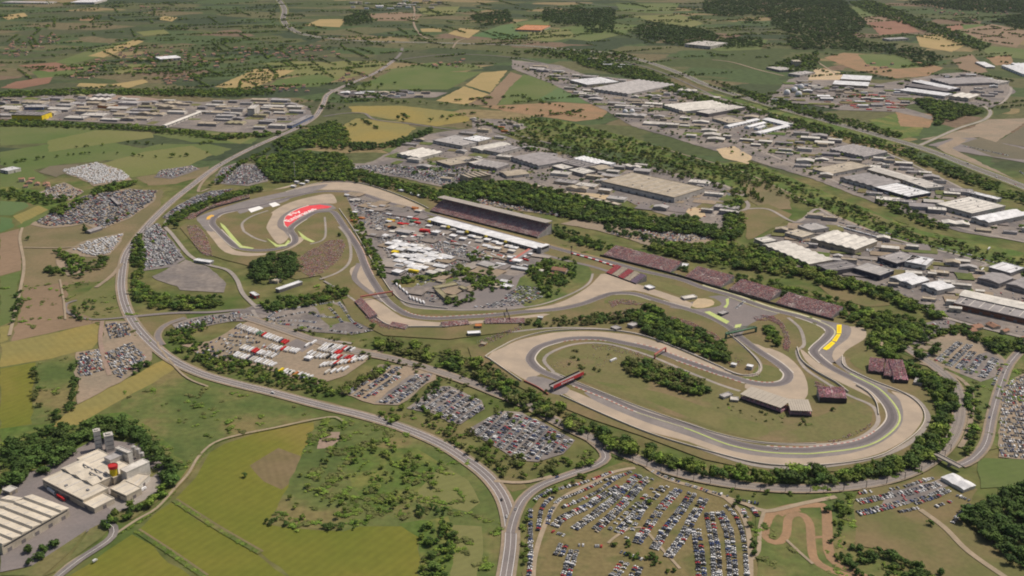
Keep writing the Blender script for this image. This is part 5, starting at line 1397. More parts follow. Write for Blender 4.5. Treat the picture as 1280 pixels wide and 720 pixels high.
VILL = """
among the far fields by the white hall|150,60 200,58 240,62 250,70 240,85 180,90 150,86|60
in the hamlet on the far left road|105,82 130,72 140,90 110,100 85,98|24
in the far left village|10,50 70,42 76,52 60,60 10,62|34
in the left-edge village|0,62 40,62 30,72 0,78|10
in the village beside the white hall|240,62 310,58 325,68 290,85 240,84|34
in the village by the ring road top|320,62 400,58 430,66 400,76 330,74|46
in the hamlet beside the ring road|418,98 450,90 462,96 430,104|10
in the hamlet above the fields|200,98 240,94 245,102 210,106|14
below the motorway|540,80 580,76 585,84 545,86|10
in the far hillside suburb|1150,6 1200,2 1280,10 1270,26 1220,32 1170,24|60
on the far right slope|1040,90 1100,78 1130,80 1120,86|6
above the far fields|170,8 200,9 200,14 172,14|10
below the motorway bend|330,110 375,106 395,114 350,118|16
beside the caravan field|10,222 50,225 70,238 30,235|7
by the round-tree car park|1195,402 1222,402 1225,418 1200,422|6
beside the brick-fronted factory|1232,405 1285,418 1285,428 1240,420|6
"""
for row in VILL.strip().splitlines():
    pl, pts_, n_ = row.split('|'); cand = sample_poly(pts_, .004); k = 0
    rng.shuffle(cand); put = []
    for x, y in cand:
        if k >= int(n_): break
        if any((x - a) ** 2 + (y - b) ** 2 < 330 for a, b in put): continue
        put.append((x, y)); k += 1
        hm = HM[rng.integers(6)]; s = rng.uniform(.9, 1.5)
        r = empty('house', (x, y, 0), R(24) + (math.pi / 2) * rng.integers(2) + rng.normal(0, .15)); r.scale = (s, s, rng.uniform(.9, 1.25))
        tag(r, f"{'larger' if s > 1.2 else 'smaller'} terracotta-roofed house {pl}", 'house', 'houses ' + pl)
        link(bpy.data.objects.new('wall', hm[0]), r); link(bpy.data.objects.new('roof', hm[1]), r)
# paddock house with the orange roof, U-shaped building, long white tent, small huts
hm = HM[2]
for px, py, s, l_ in ((700, 342, 1.9, 'farmhouse with an orange tiled roof among the paddock trees'), (693, 345, 1.0, 'small wing beside the orange-roofed farmhouse')):
    r = empty('house', P(px, py), R(-25)); r.scale = (s, s, s); tag(r, l_, 'house')
    for m_, n_ in zip(hm, ('wall', 'roof', 'window')): link(bpy.data.objects.new(n_, m_), r)
for l_, p_, h_, ro_, wa_ in (('left wing of the olive-roofed courtyard building', '543,361.5 556,373.5 561,371', 5, 'olive', 'cream'), ('far wing of the olive-roofed courtyard building', '545,361 573,355.5 570,352.5', 5, 'olive', 'cream'),
                             ('right wing of the olive-roofed courtyard building', '573,358.5 580,362 584,360', 5, 'olive', 'cream'), ('near wing of the olive-roofed courtyard building', '558,373 573,371.5 571,368.5', 5, 'olive', 'cream'),
                             ('small tan hut by the olive courtyard', '545,351.5 553,353 557,350.5', 4, 'tan', 'tan'), ('white pavilion right of the olive courtyard', '625,357 636,360 641,357', 4, 'white', 'pale'), ('tan-roofed terrace beside the white pavilion', '609,357 622,360 628,356', 3.5, 'tan', 'pale'),
                             ('grey flat building in the paddock trees', '595,330 618,336 622,330', 5, 'grey_light', 'pale'), ('long white tent-roofed hall above the belt of trees', '349,362.5 378,352.5 376.5,350', 5, 'white', 'grey_dark'),
                             ('white canopy roof below the crowd bank at the left loop', '242,325.5 262,328.5 273,327', 4, 'white', 'grey'), ('cream round-ended hut beside the dark clump', '336,351 347,352 350,348.5', 4, 'cream', 'tan'),
                             ('small white hall at the lane end below the tree belt', '312,366 319,370 321,367', 5, 'white', 'kred'), ('small white shed beside the track hedge', '672,397 678,397.5 680,396', 4, 'white', 'pale'), ('grey hut in the trees beside the upper straight', '784,405.5 791,408 796,404', 5, 'grey_light', 'grey'),
                             ('dark-fronted hut beside the gravel loop', '763,409 770,412 772,407.5', 4, 'grey_light', 'dark'), ('grey hut at the end of the tan canopy stand', '899,494 905,497 912,491', 4, 'grey_light', 'pale'), ('pale rounded hut beside the grey one near the canopy stand', '913,500 923,501 925,497', 3.5, 'pale', 'tan'),
                             ('long white hospitality box below the upper back straight', '585,417.5 601,416.5 602,413.5', 4, 'white', 'grey_dark'), ('red and white kiosk beside the upper back straight', '594,408 602,408 604,405', 4, 'orange', 'tan'), ('small white hut by the outer loop car park', '1142,478 1152,480 1157,475', 4, 'grey_light', 'grey'),
                             ('white and dark cabin on the apron inside the first corner', '897,391 903,393 908,389', 4, 'grey_light', 'blue_dark'), ('grey cabin at the lower edge of the apron', '851,371 856,374 866,368', 3.5, 'white_warm', 'pale'), ('white cabin in the paddock by the pit exit', '805,358 812,361 816,358', 4, 'white', 'grey'),
                             ('white cabin behind the second grandstand on the straight', '850,333 857,334 860,330', 4, 'white', 'grey'), ('long dark hut with a pale roof on the camp side', '600,430 606,431 607,428', 3, 'tan', 'orange')):
    building(l_, p_, h_, ro_, 'red' if wa_ == 'kred' else wa_, 'flat', 'building', 'small_building', None, False, True)
# white double-peaked marquee
A, B, C = P(1175, 601), P(1204, 617), P(1214, 608.5); u = B - A; L_ = u.length; u.normalize(); D = max(14, abs((C - B).dot(Vector((-u.y, u.x, 0)))))
r = empty('marquee', (A.x, A.y, .6), math.atan2(u.y, u.x)); tag(r, 'white marquee with two peaks beside the road bridge', 'marquee')
q = MB(); n = 24; f = lambda x: 4.2 + 3.2 * abs(math.sin(2 * math.pi * x * 1.0)) ** .8
for i in range(n):
    x0, x1 = i / n, (i + 1) / n
    for j, (y0, y1, k0, k1) in enumerate(((0, .5, 0, 1), (.5, 1, 1, 0))):
        g0 = lambda x, k: 3.6 + (f(x) - 3.6) * (.25 + .75 * k)
        q.face([(L_ * x0, D * y0, g0(x0, k0)), (L_ * x1, D * y0, g0(x1, k0)), (L_ * x1, D * y1, g0(x1, k1)), (L_ * x0, D * y1, g0(x0, k1))])
q.build('roof', [MATS['b_white']], r)
q = MB(); q.box(.3, L_ - .3, .3, D - .3, 0, 3.7, 0, False); q.build('wall', [MATS['b_white_warm']], r)
from mathutils import noise as mnoise
# ------------------------------------------------------------------ cars
PAINTS = dict(white=(.60, .60, .59), silver=(.30, .305, .31), grey=(.16, .165, .17), black=(.018, .018, .02), blue=(.045, .075, .19), red=(.42, .03, .03), beige=(.42, .36, .26), navy=(.025, .035, .08))
WEI = dict(white=.22, silver=.20, grey=.18, black=.20, blue=.06, red=.05, beige=.03, navy=.06)
for k, c in PAINTS.items(): mat('car_' + k, c, fine=0, rough=.5, spec=.35)
def car_mesh(colour, van=False):
    q = MB(); w = .9
    if not van:
        prof = [(-2.15, .35), (-2.2, .75), (-1.95, .92), (-1.15, .98), (1.0, .95), (2.0, .78), (2.15, .55), (2.12, .3)]
        cab = [(-1.75, .95), (-1.25, 1.44), (.15, 1.46), (1.0, .95)]
    else:
        prof = [(-2.5, .35), (-2.55, 1.2), (-2.5, 2.05), (1.0, 2.1), (1.45, 1.95), (2.0, 1.2), (2.55, 1.0), (2.6, .35)]
        cab = [(1.2, 1.55), (1.25, 2.0), (1.5, 1.9), (2.0, 1.25)]
    for s in (-1, 1): q.face([(x, s * w, z) for x, z in prof][::s], 0)
    for (x0, z0), (x1, z1) in zip(prof, prof[1:] + prof[:1]): q.face([(x0, -w, z0), (x0, w, z0), (x1, w, z1), (x1, -w, z1)], 0)
    wc = w * .84
    for s in (-1, 1): q.face([(x, s * (wc if z > 1.2 else w * .96), z) for x, z in cab][::s], 1)
    for i in range(3):
        (x0, z0), (x1, z1) = cab[i], cab[i + 1]; a, b = (w * .94 if z0 < 1.2 else wc), (w * .94 if z1 < 1.2 else wc)
        q.face([(x0, -a, z0), (x0, a, z0), (x1, b, z1), (x1, -b, z1)], 0 if i == 1 else 1)
    for x in (-1.35, 1.35):
        for s in (-1, 1):
            k = len(q.v)
            for j in range(8):
                a = 6.283 * j / 8; q.v += [(x + .33 * math.cos(a), s * (w + .02), .33 + .33 * math.sin(a)), (x + .33 * math.cos(a), s * (w - .2), .33 + .33 * math.sin(a))]
            q.f.append(tuple(k + 2 * j for j in range(8))); q.m.append(2)
            for j in range(8): q.f.append((k + 2 * j, k + 2 * j + 1, k + 2 * ((j + 1) % 8) + 1, k + 2 * ((j + 1) % 8))); q.m.append(2)
    return q.mesh('van' if van else 'car', [MATS['car_' + colour], MATS['glass'], MATS['tyre']])
CN = list(PAINTS); CW = np.array([WEI[c] for c in CN]); CW /= CW.sum()
CARM = [car_mesh(c) for c in CN]; VANM = [car_mesh('white', True), car_mesh('silver', True)]
CARS = []  # x, y, z, rot, mesh index (0..7 car, 8,9 van), label
ROWS = """
ring|the bottom car park|1|85,725 92,640 93,560 92,440 92,380|0|661
ring|the bottom car park|1|112,345 150,318 200,297 270,280 330,265 420,235 500,205|0|0
ring|the bottom car park|1|130,500 140,430 155,375 205,328|0|0
ring|the bottom car park|1|175,475 195,400 235,345 300,320 370,290 440,255 560,215|0|0
ring|the bottom car park|1|248,382 330,350 430,300 520,238 600,200|0|0
ring|the bottom car park|2|212,478 260,430 370,380 460,320 535,278|0|0
ring|the bottom car park|2|310,490 420,410 520,330 600,250 632,222|0|0
ring|the bottom car park|2|408,500 500,420 590,330 655,258 690,236|0|0
ring|the bottom car park|1|478,503 560,420 640,350 700,285|.45|0
ring|the bottom car park|2|530,510 590,440 650,385 710,325 765,275|.2|0
ring|the bottom car park|1|572,538 620,460 655,400|.2|0
ring|the bottom car park|2|622,562 700,450 760,370 832,293|0|0
ring|the bottom car park|2|708,592 780,480 850,390 902,310|0|0
ring|the bottom car park|2|778,632 850,535 900,440 962,338|0|0
ring|the bottom car park|2|920,490 930,560 942,650 948,730|0|0
ring|the bottom car park|2|985,410 1000,500 1018,600 1024,730|0|0
ring|the bottom car park|2|1036,402 1078,490 1095,600 1105,730|0|0
ring|the bottom car park|1|1065,372 1110,412 1148,500 1166,600 1175,730|0|0
ring|the bottom car park|1|700,200 790,237 870,266 1000,305 1085,328|.12|0
ring|the bottom car park|1|1130,345 1240,362|.2|0
ring|the bottom car park|1|1152,390 1172,432|0|0
ring|the bottom car park|1|1200,382 1232,432|.1|0
ring|the bottom car park|2|228,625 258,570|0|0
ring|the bottom car park|2|268,730 290,655 312,596|0|0
ring|the bottom car park|1|200,500 268,526|0|0
ring|the bottom car park|1|330,570 462,576|.15|0
ring|the bottom car park|2|508,730 562,658|0|0
ring|the bottom car park|2|606,730 632,680|0|0
ring|the bottom car park|1|540,604 655,642|.1|0
mq|the marquee car park|1|1400,315 1492,298|.15|0
mq|the marquee car park|2|1410,355 1590,317|0|0
mq|the marquee car park|2|1410,412 1530,385 1655,350|0|0
mq|the marquee car park|1|1570,292 1680,265 1780,235|.1|0
mq|the marquee car park|2|1620,320 1710,295 1815,263|0|0
mq|the marquee car park|2|1685,358 1770,330 1862,290|0|0
mq|the marquee car park|1|1598,408 1710,384|.1|0
mq|the marquee car park|1|1785,382 1895,345|.25|0
mq|the marquee car park|1|1880,460 1915,420 1965,368|0|0
mq|the marquee car park|1|1900,320 1965,345|.2|0
rt|the round-tree car park|2|1171.7,452.4 1200,428.6|0|0
rt|the round-tree car park|2|1185,458.4 1212,432|0|0
rt|the round-tree car park|2|1198,462 1216,440.5|.1|0
rt|the round-tree car park|2|1210,468 1228,445|0|0
rt|the round-tree car park|2|1227,473 1244,449|0|0
rt|the round-tree car park|1|1156,449 1166,440|.2|0
rt|the round-tree car park|1|1240,485 1253,456|.5|0
"""
ranks = {'ring': 0, 'mq': 0, 'rt': 0}
for row in ROWS.strip().splitlines():
    key, place, dbl, pts_, gap, _ = row.split('|')
    p_ = S(pts_)
    if key == 'ring': p_ = [(640 + a / 4, 540 + b / 4) for a, b in p_]
    if key == 'mq': p_ = [(960 + (a - 960) / 4, 540 + b / 4) for a, b in p_]
    line = catmull(GP(p_), False, 1.0); nr = normals(line)
    cum = [0]
    for a, b in zip(line[:-1], line[1:]): cum.append(cum[-1] + (b - a).length)
    for lane in range(int(dbl)):
        ranks[key] += 1; n = 0
        off = 0 if dbl == '1' else (-2.6 if lane == 0 else 2.6)
        s = 1.0; skip = 0
        while s < cum[-1]:
            i = min(len(line) - 1, int(np.searchsorted(cum, s)))
            miss = rng.random() < float(gap) + .05
            if not miss:
                n += 1; r_ = nr[i]; c = line[i] + r_ * (off + rng.normal(0, .25))
                ci = int(rng.choice(8, p=CW)) if rng.random() > .07 else 8 + int(rng.random() < .3)
                flip = math.pi if rng.random() < .5 else 0
                nm = 'van' if ci > 7 else 'car'; co = CN[ci] if ci < 8 else ('white' if ci == 8 else 'silver')
                where = {'ring': 'line from the ring road', 'mq': 'line from the railway', 'rt': 'line from the round trees'}[key]
                CARS.append((c.x, c.y, .72, math.atan2(r_.y, r_.x) + flip + rng.normal(0, .05), ci, f"{co} {nm}, {ordw(n)} along the {ordw(ranks[key])} {where}, {place}".replace("the bottom", "bottom").replace("the car", "car"), place))
            s += rng.uniform(2.75, 3.25)
lot_prob = .88
def lot(pts, d0, d1, gap=6.4, prob=.85, pitch=2.85, paired=True, place=None, vans=.06, jit=.12, bias=None):
    """fills a lot with rows of cars that run from d0 towards d1 (photo pixels give the direction)"""
    g_ = [(q.x, q.y) for q in GP(pts)]; a = np.array(g_)
    d = P(*d1) - P(*d0); d.z = 0; d.normalize(); e = Vector((-d.y, d.x, 0))
    s_ = a @ np.array([d.x, d.y]); t_ = a @ np.array([e.x, e.y])
    t = t_.min() + 2; k = 0
    while t < t_.max():
        s = np.arange(s_.min(), s_.max(), pitch); s = s + rng.normal(0, jit * .5, len(s)); tt = t + rng.normal(0, jit, len(s))
        x = s * d.x + tt * e.x; y = s * d.y + tt * e.y
        ok = in_poly(x, y, g_) & (rng.random(len(s)) < prob * lot_prob)
        ang = math.atan2(e.y, e.x)
        for xx, yy in zip(x[ok], y[ok]):
            ci = int(rng.choice(8, p=CW if bias is None else bias)) if rng.random() > vans else 8
            CARS.append((xx, yy, .72, ang + (math.pi if rng.random() < .5 else 0) + rng.normal(0, .07), ci, None, place))
        k += 1; t += (4.9 if (paired and k % 2) else gap)
WB = np.array([.62, .2, .05, .04, .03, .03, .02, .01])
lot("428,491 475,459 503,460 500,472 470,494 452,500", (430, 491), (478, 459), 9.5)
lot("468,503 512,471 541,467 536,476 495,506", (472, 503), (512, 474), 8.5)
lot("510,511 545,486 560,485 600,502 604,512 575,530 560,527 541,516", (512, 510), (547, 487), 8.5, .9)
lot("586,538 627,516 651,518 687,536 716,552 702,566 671,576 646,574 615,555", (612, 551), (639, 525), 8.0, .95)
lot("97,443 124,438 131,463 108,471 98,470", (97, 470), (130, 462), 6); lot("132,407 159,403 165,420 136,424", (134, 424), (165, 419), 6.2, .8); lot("130,442 165,429 184,447 165,462 150,474 140,466", (133, 446), (168, 432), 6, .8)
lot("240,441 262,430 300,408 330,430 350,442 335,452 290,447 262,452", (262, 440), (318, 446), 9, .5, jit=.8)
lot("218,408 235,401 300,390 318,395 300,400 250,408 222,413", (220, 408), (300, 392), 6, .6)
lot("182,285 197,280 214,302 228,322 215,331 181,337 178,315", (182, 330), (215, 320), 5.8, .85); lot("204,272 215,263 240,248 262,240 290,237 268,249 240,262 214,274", (205, 272), (262, 240), 6, .7)
lot("42,279 105,246 160,237 196,239 190,252 165,270 128,286 108,279 90,281 62,283", (45, 279), (110, 247), 6.4, .72, jit=.7); lot("268,228 278,211 296,206 324,208 334,215 332,226 310,231 288,230", (270, 226), (330, 224), 6, .9)
lot("50,241 80,229 104,240 88,250 62,248", (52, 241), (90, 232), 8, .5, jit=.8); lot("195,220 202,213 240,208 248,211 215,222", (196, 220), (245, 210), 6, .6)
lot("78,213 120,204 150,213 162,222 160,225 118,231 100,223 85,218", (80, 215), (150, 222), 7.5, .75, vans=.8, jit=1.2, bias=WB); lot("92,313 112,302 154,293 149,301 136,318 118,321", (95, 316), (150, 298), 8, .7, vans=.8, jit=1.2, bias=WB)
lot("1252,487 1266,475 1290,463 1290,574 1250,571", (1252, 500), (1275, 502), 7, .85)
lot("1126,416 1145,410 1190,402 1192,405 1155,418", (1126, 416), (1190, 403), 9, .5)
lot("650,238 700,250 745,262 760,274 700,272 660,260", (660, 250), (755, 272), 8, .55, jit=.9); lot("555,242 600,243 640,252 740,270 738,276 640,262 560,247", (560, 243), (738, 274), 6.5, .7, jit=.6)
lot("775,281 800,274 850,284 896,298 850,305 825,300", (775, 281), (890, 299), 6, .7, jit=.6); lot("760,288 850,307 845,310 755,291", (760, 289), (850, 308), 6, .5)
lot("437,208 500,207 560,216 598,226 598,233 560,234 500,220 432,211", (437, 209), (560, 226), 6, .65, jit=.6); lot("505,212 560,208 590,214 560,226 520,222", (505, 213), (560, 221), 6.5, .6, jit=.6)
lot("545,318 575,306 610,314 600,322 575,326", (545, 318), (595, 312), 7, .6, jit=.8); lot("520,345 545,352 565,378 540,380 515,362", (520, 348), (560, 356), 8, .45, jit=.9); lot("435,248 480,256 500,272 520,285 500,300 475,300 450,275", (437, 250), (490, 268), 8, .5, jit=1)
lot("470,300 500,296 545,300 600,318 612,330 580,345 500,345", (480, 310), (540, 300), 9, .7, jit=1.2)
lot("455,268 520,270 535,285 500,300 470,300", (455, 270), (520, 290), 12, .2, jit=2)
lot("622,378 650,358 670,360 678,372 660,380 610,387 590,385", (625, 376), (652, 358), 6.5, .7); lot("585,335 610,332 615,340 590,345", (586, 336), (612, 338), 8, .5); lot("560,342 580,352 585,366 570,365", (560, 345), (580, 362), 9, .35)
for pts_, n_ in (("335,398 345,391 362,387 395,382 418,378", 1), ("336,401 360,395 385,391 398,396 420,398", 1), ("340,405 375,408 400,412 440,417 462,414", 1), ("342,402 372,402 396,404", 1), ("424,379 430,388 440,402 452,411", 1), ("412,386 420,394 428,404", 1), ("1025,272 1110,296", 1), ("1108,292 1160,308 1215,320", 1), ("1216,322 1278,338", 1), ("1098,329 1180,350", 1), ("975,294 1010,305", 2), ("1012,303 1070,317", 1), ("1082,314 1106,300", 2), ("820,242 850,250 866,245 872,238", 1), ("880,226 905,238 912,245", 1), ("1048,231 1095,246", 1), ("1150,262 1215,278", 1), ("1205,183 1260,195", 1), ("690,222 745,235", 1), ("600,214 640,222", 1), ("920,386 930,378", 1), ("1070,392 1120,408", 2), ("830,340 850,345", 1), ("1165,478 1172,486", 1), ("560,205 600,212", 2), ("1275,215 1282,220", 1)):
    line = catmull(GP(pts_), False, 2.7); nr = normals(line)
    for lane in range(n_):
        for p, r_ in zip(line, nr):
            if rng.random() < .82:
                ci = int(rng.choice(8, p=WB if rng.random() < .4 else CW)); c = p + r_ * lane * 5
                CARS.append((c.x, c.y, .72, math.atan2(r_.y, r_.x) + rng.normal(0, .05), ci, None, None))
for pl, cnt in (("1000,280 1100,300 1190,325 1285,350 1285,420 1190,395 1060,350", 110), ("500,200 600,165 745,206 930,242 900,280 690,235", 170), ("650,80 860,112 1060,180 1240,258 1280,290 1010,218 790,155", 190), ("0,122 250,130 380,137 350,163 180,154 0,148", 120), ("960,110 1100,108 1260,108 1240,130 1050,136", 90), ("545,290 620,310 640,330 560,350 480,310", 70)):
    xy = sample_poly(pl, .004); rng.shuffle(xy)
    for x, y in xy[:cnt * 3]:
        if free(x, y, 3): CARS.append((x, y, .72, R(-20) + (math.pi / 2) * rng.integers(2) + rng.normal(0, .1), int(rng.choice(8, p=CW)), None, None))
# traffic on the roads and one race car
def view_d(c):
    px, py = pix((c[0], c[1], 0))
    return math.hypot(c[0], c[1]) if (-3 < px < 1283 and -3 < py < 724) else 1e9
CARS.sort(key=view_d)
near = [c for c in CARS[:700] if c[5]][:292]; ids = set(map(id, near)); rest = [c for c in CARS if id(c) not in ids]
for c in near:
    o = bpy.data.objects.new('parked_van' if c[4] > 7 else 'parked_car', (CARM + VANM)[c[4]]); o.location = c[:3]; o.rotation_euler = (0, 0, c[3]); o.scale = (1.08, 1.08, 1.08); link(o)
    tag(o, c[5], 'van' if c[4] > 7 else 'car', 'vehicles parked in ' + c[6])
ra = np.array([c[:5] for c in rest])
scatter('parked_cars', 'further parked cars filling the car parks round the circuit', CARM + VANM, ra[:, :3], ra[:, 3], np.full((len(ra), 3), 1.05), ra[:, 4].astype(int))
for px, py, m_, l_, (qx, qy) in ((119, 703, VANM[0], 'white van driving on the factory road beside the olive field', (130, 696)), (1034, 150, VANM[0], 'white van on the motorway below the brickworks', (1050, 153)), (156, 330, CARM[0], 'white car on the ring road beside the left car park', (154, 340)),
                                 (760, 565.5, CARM[1], 'silver car at the road junction above the bottom car park', (750, 560))):
    o = bpy.data.objects.new('moving_van' if m_ in VANM else 'moving_car', m_); a, b = P(px, py), P(qx, qy); o.location = (a.x, a.y, 1.35); o.rotation_euler = (0, 0, math.atan2((b - a).y, (b - a).x)); link(o); tag(o, l_, 'van' if m_ in VANM else 'car')
for pts_, off_, n_, where in (("360,33 376,42 410,48 470,52 560,54 650,57 710,62 765,67 810,78 850,92 890,109 960,131 1035,152 1100,170 1160,188 1220,211 1290,238", 7, 16, 'on the far lanes of the motorway'), ("360,33 376,42 410,48 470,52 560,54 650,57 710,62 765,67 810,78 850,92 890,109 960,131 1035,152 1100,170 1160,188 1220,211 1290,238", -7, 14, 'on the camp-side lanes of the motorway'),
                            ("345,172 320,183 290,198 265,213 240,232 215,252 190,276 172,297 158,318 153,340 152,362 158,386 170,408 190,430 215,450 250,467 290,479 340,491 400,507 450,519 500,534 550,555 585,577 610,597 628,621 637,650 638,682", 2.6, 9, 'on the ring road'), ("1285,430 1262,455 1250,485 1240,520 1232,555", 2.2, 3, 'on the access road'), ("712,594 676,608 655,624 644,645", 2, 2, 'on the link road beside the bottom car park')):
    line = catmull(GP(pts_), False, 4); nr = normals(line)
    for k in sorted(rng.choice(len(line) - 2, n_, replace=False)):
        p = line[k] + nr[k] * off_; d = line[k + 1] - line[k]; ci = int(rng.choice(10, p=[.24, .16, .14, .12, .06, .06, .02, .04, .12, .04]))
        m_ = (CARM + VANM)[ci]; nm = 'van' if ci > 7 else 'car'; o = bpy.data.objects.new('moving_' + nm, m_); o.location = (p.x, p.y, 1.3); o.rotation_euler = (0, 0, math.atan2(d.y, d.x) + (math.pi if off_ < 0 else 0)); link(o)
        tag(o, f"{(CN + ['white', 'silver'])[ci]} {nm} driving {where}", nm, 'traffic ' + where)
# race car on the long bottom curve
a, b = P(970, 563.4), P(958, 562.2); r = empty('race_car', (a.x, a.y, ZC['track'] + .02), math.atan2((b - a).y, (b - a).x)); tag(r, 'small white single-seat race car on the bottom curve of the track', 'race car')
q = MB(); q.box(-2.2, 2.0, -.35, .35, .12, .6, 0, True, True); q.box(-1.6, .2, -.75, .75, .12, .5); q.box(1.9, 2.5, -.18, .18, .2, .4); q.box(-1.6, -.4, -.2, .2, .6, 1.0); q.build('body', [MATS['b_white']], r)
q = MB(); q.box(2.2, 2.6, -.9, .9, .1, .18, 0, True, True); q.build('front_wing', [MATS['b_white']], r)
q = MB(); q.box(-2.5, -2.1, -.5, .5, .5, .98, 0, True, True); q.build('rear_wing', [MATS['b_white']], r)
wq = MB(); n = 10
for j in range(n):
    a0, a1 = 6.283 * j / n, 6.283 * (j + 1) / n
    wq.face([(.33 * math.cos(a0), -.17, .33 * math.sin(a0)), (.33 * math.cos(a1), -.17, .33 * math.sin(a1)), (.33 * math.cos(a1), .17, .33 * math.sin(a1)), (.33 * math.cos(a0), .17, .33 * math.sin(a0))])
for s in (-1, 1): wq.face([(.33 * math.cos(6.283 * j / n), s * .17, .33 * math.sin(6.283 * j / n)) for j in range(n)])
wm_ = wq.mesh('wheel', [MATS['tyre']])
for x in (-1.6, 1.6):
    for s in (-.75, .75):
        o = bpy.data.objects.new('wheel', wm_); o.location = (x, s, .33); link(o, r)

# ------------------------------------------------------------------ lorries in the transporter park
TM = {}
TC = dict(white='b_white', red='b_red', grey='b_grey_light', cream='b_white_warm', green='b_green', yellow='b_yellow', silver='b_pale', black='b_black', blue='b_blue_dark', orange='b_orange')
def lorry_parts(c):
    if c in TM: return TM[c]
    t = MB(); t.box(-6.5, 6.2, -1.25, 1.25, 1.1, 4.0, 0, True, True)
    k = MB(); k.box(6.7, 9.0, -1.22, 1.22, .6, 2.2); k.face([(6.7, -1.22, 2.2), (8.9, -1.22, 2.2), (8.6, -1.15, 3.5), (6.8, -1.15, 3.6)]); k.face([(6.7, 1.22, 2.2), (6.8, 1.15, 3.6), (8.6, 1.15, 3.5), (8.9, 1.22, 2.2)])
    k.face([(6.8, -1.15, 3.6), (8.6, -1.15, 3.5), (8.6, 1.15, 3.5), (6.8, 1.15, 3.6)]); k.face([(6.7, -1.22, 2.2), (6.8, -1.15, 3.6), (6.8, 1.15, 3.6), (6.7, 1.22, 2.2)])
    g = MB(); g.face([(9.0, -1.15, 2.25), (9.0, 1.15, 2.25), (8.62, 1.1, 3.45), (8.62, -1.1, 3.45)])
    ch = MB(); ch.box(-6.3, 8.6, -.5, .5, .55, 1.1, 0, True, True)
    w = MB(); n = 8
    for j in range(n):
        a0, a1 = 6.283 * j / n, 6.283 * (j + 1) / n
        w.face([(.5 * math.cos(a0), -1.2, .5 * math.sin(a0)), (.5 * math.cos(a1), -1.2, .5 * math.sin(a1)), (.5 * math.cos(a1), 1.2, .5 * math.sin(a1)), (.5 * math.cos(a0), 1.2, .5 * math.sin(a0))])
    for s in (-1, 1): w.face([(.5 * math.cos(6.283 * j / n), s * 1.2, .5 * math.sin(6.283 * j / n)) for j in range(n)])
    TM[c] = (t.mesh('trailer', [MATS[TC[c]]]), k.mesh('cab', [MATS[TC[c if c in ('red', 'blue', 'yellow', 'white') else 'white']]]), g.mesh('windscreen', [MATS['glass']]), ch.mesh('chassis', [MATS['b_black']]), w.mesh('axle_wheels', [MATS['tyre']]))
    return TM[c]
def lorry(px, py, d, c, label, group):
    t, k, g, ch, w = lorry_parts(c); a = P(px, py); b = P(px + d[0], py + d[1]); a.z = .7
    r = empty('lorry', a, math.atan2((b - a).y, (b - a).x) + rng.normal(0, .03)); tag(r, label, 'lorry', group); s = rng.uniform(.82, 1.0); r.scale = (s, .86, rng.uniform(.72, .85))
    link(bpy.data.objects.new('trailer', t), r); ko = link(bpy.data.objects.new('cab', k), r); link(bpy.data.objects.new('windscreen', g), ko); link(bpy.data.objects.new('chassis', ch), r)
    for x in (-4.6, -3.4, 5.4, 7.8):
        o = bpy.data.objects.new('wheel', w); o.location = (x, 0, .5); link(o, r)
D1 = (8, -5.6)
TR = [("in the far row of the lorry park", "298,409.5 358,430", "grey grey silver grey white white silver white green green red white white white silver white white blue red red".split()),
      ("in the short row by the paved court", "337,434.5 347,438", "grey silver white white".split()), ("in the corner row by the paved court", "350,437 372,441", "white red white cream white white white".split()),
      ("in the upper row of the lower lorry block", "303,436 342,447", "cream white cream white red red white white grey white silver white".split()), ("in the bottom row of the lower lorry block", "294,445 342,458", "white white cream white white blue silver silver white white silver white cream white white".split()),
      ("in the far row of the transporter camp", "405,433.5 440,439", "white cream white black white silver white grey red white black white".split()), ("in the back row of the transporter camp", "400,437 424,443", "cream white white silver grey white red red".split()), ("in the middle row of the transporter camp", "398,447 456,450", "white white silver black white white red grey red red white black white cream".split()),
      ("in the front row of the transporter camp", "403,458 446,452", "white white silver white red cream white white orange white cream".split()), ("in the nearest row of the transporter camp", "409,467 432,463", "cream white white white".split()),
      ("in the lone row at the hedge below the camp", "351,465 388,474", "yellow white white cream orange white white white white".split()), ("in the end row by the tree strip", "384,433 392,430", "white white".split()), ("beside the dome tent of the camp", "387,443 396,446", "white white silver".split())]
for pl, l_, cs in TR:
    (x0, y0), (x1, y1) = S(l_)
    for i, c in enumerate(cs):
        t = i / max(1, len(cs) - 1); lorry(x0 + (x1 - x0) * t + rng.normal(0, .3), y0 + (y1 - y0) * t, D1, c, f"{c} lorry, {ordw(i + 1)} from the left {pl}", 'lorries ' + pl)
for i, (px, py) in enumerate([(496 + 4.2 * k, 357 + 3.6 * k if k < 4 else 367 + 1.6 * k) for k in range(9)]):
    lorry(px, py, (3, 6), 'white', f"white truck, {ordw(i + 1)} from the top of the line curving beside the straight", 'trucks beside the straight')
for i, (px, py) in enumerate([(1092 + 3.0 * k, 305 - 2.0 * k) for k in range(4)]): lorry(px - 8, py + 8, (5, -3), 'white', f"white lorry, {ordw(i + 1)} from the bottom beside the big striped warehouse", 'lorries by the striped warehouse')
for i, (px, py) in enumerate([(1050 + 8.6 * k, 285 + 2.4 * k) for k in range(6)]): lorry(px, py, (7, 2), 'white', f"white trailer, {ordw(i + 1)} from the left behind the big striped warehouse", 'trailers by the striped warehouse')
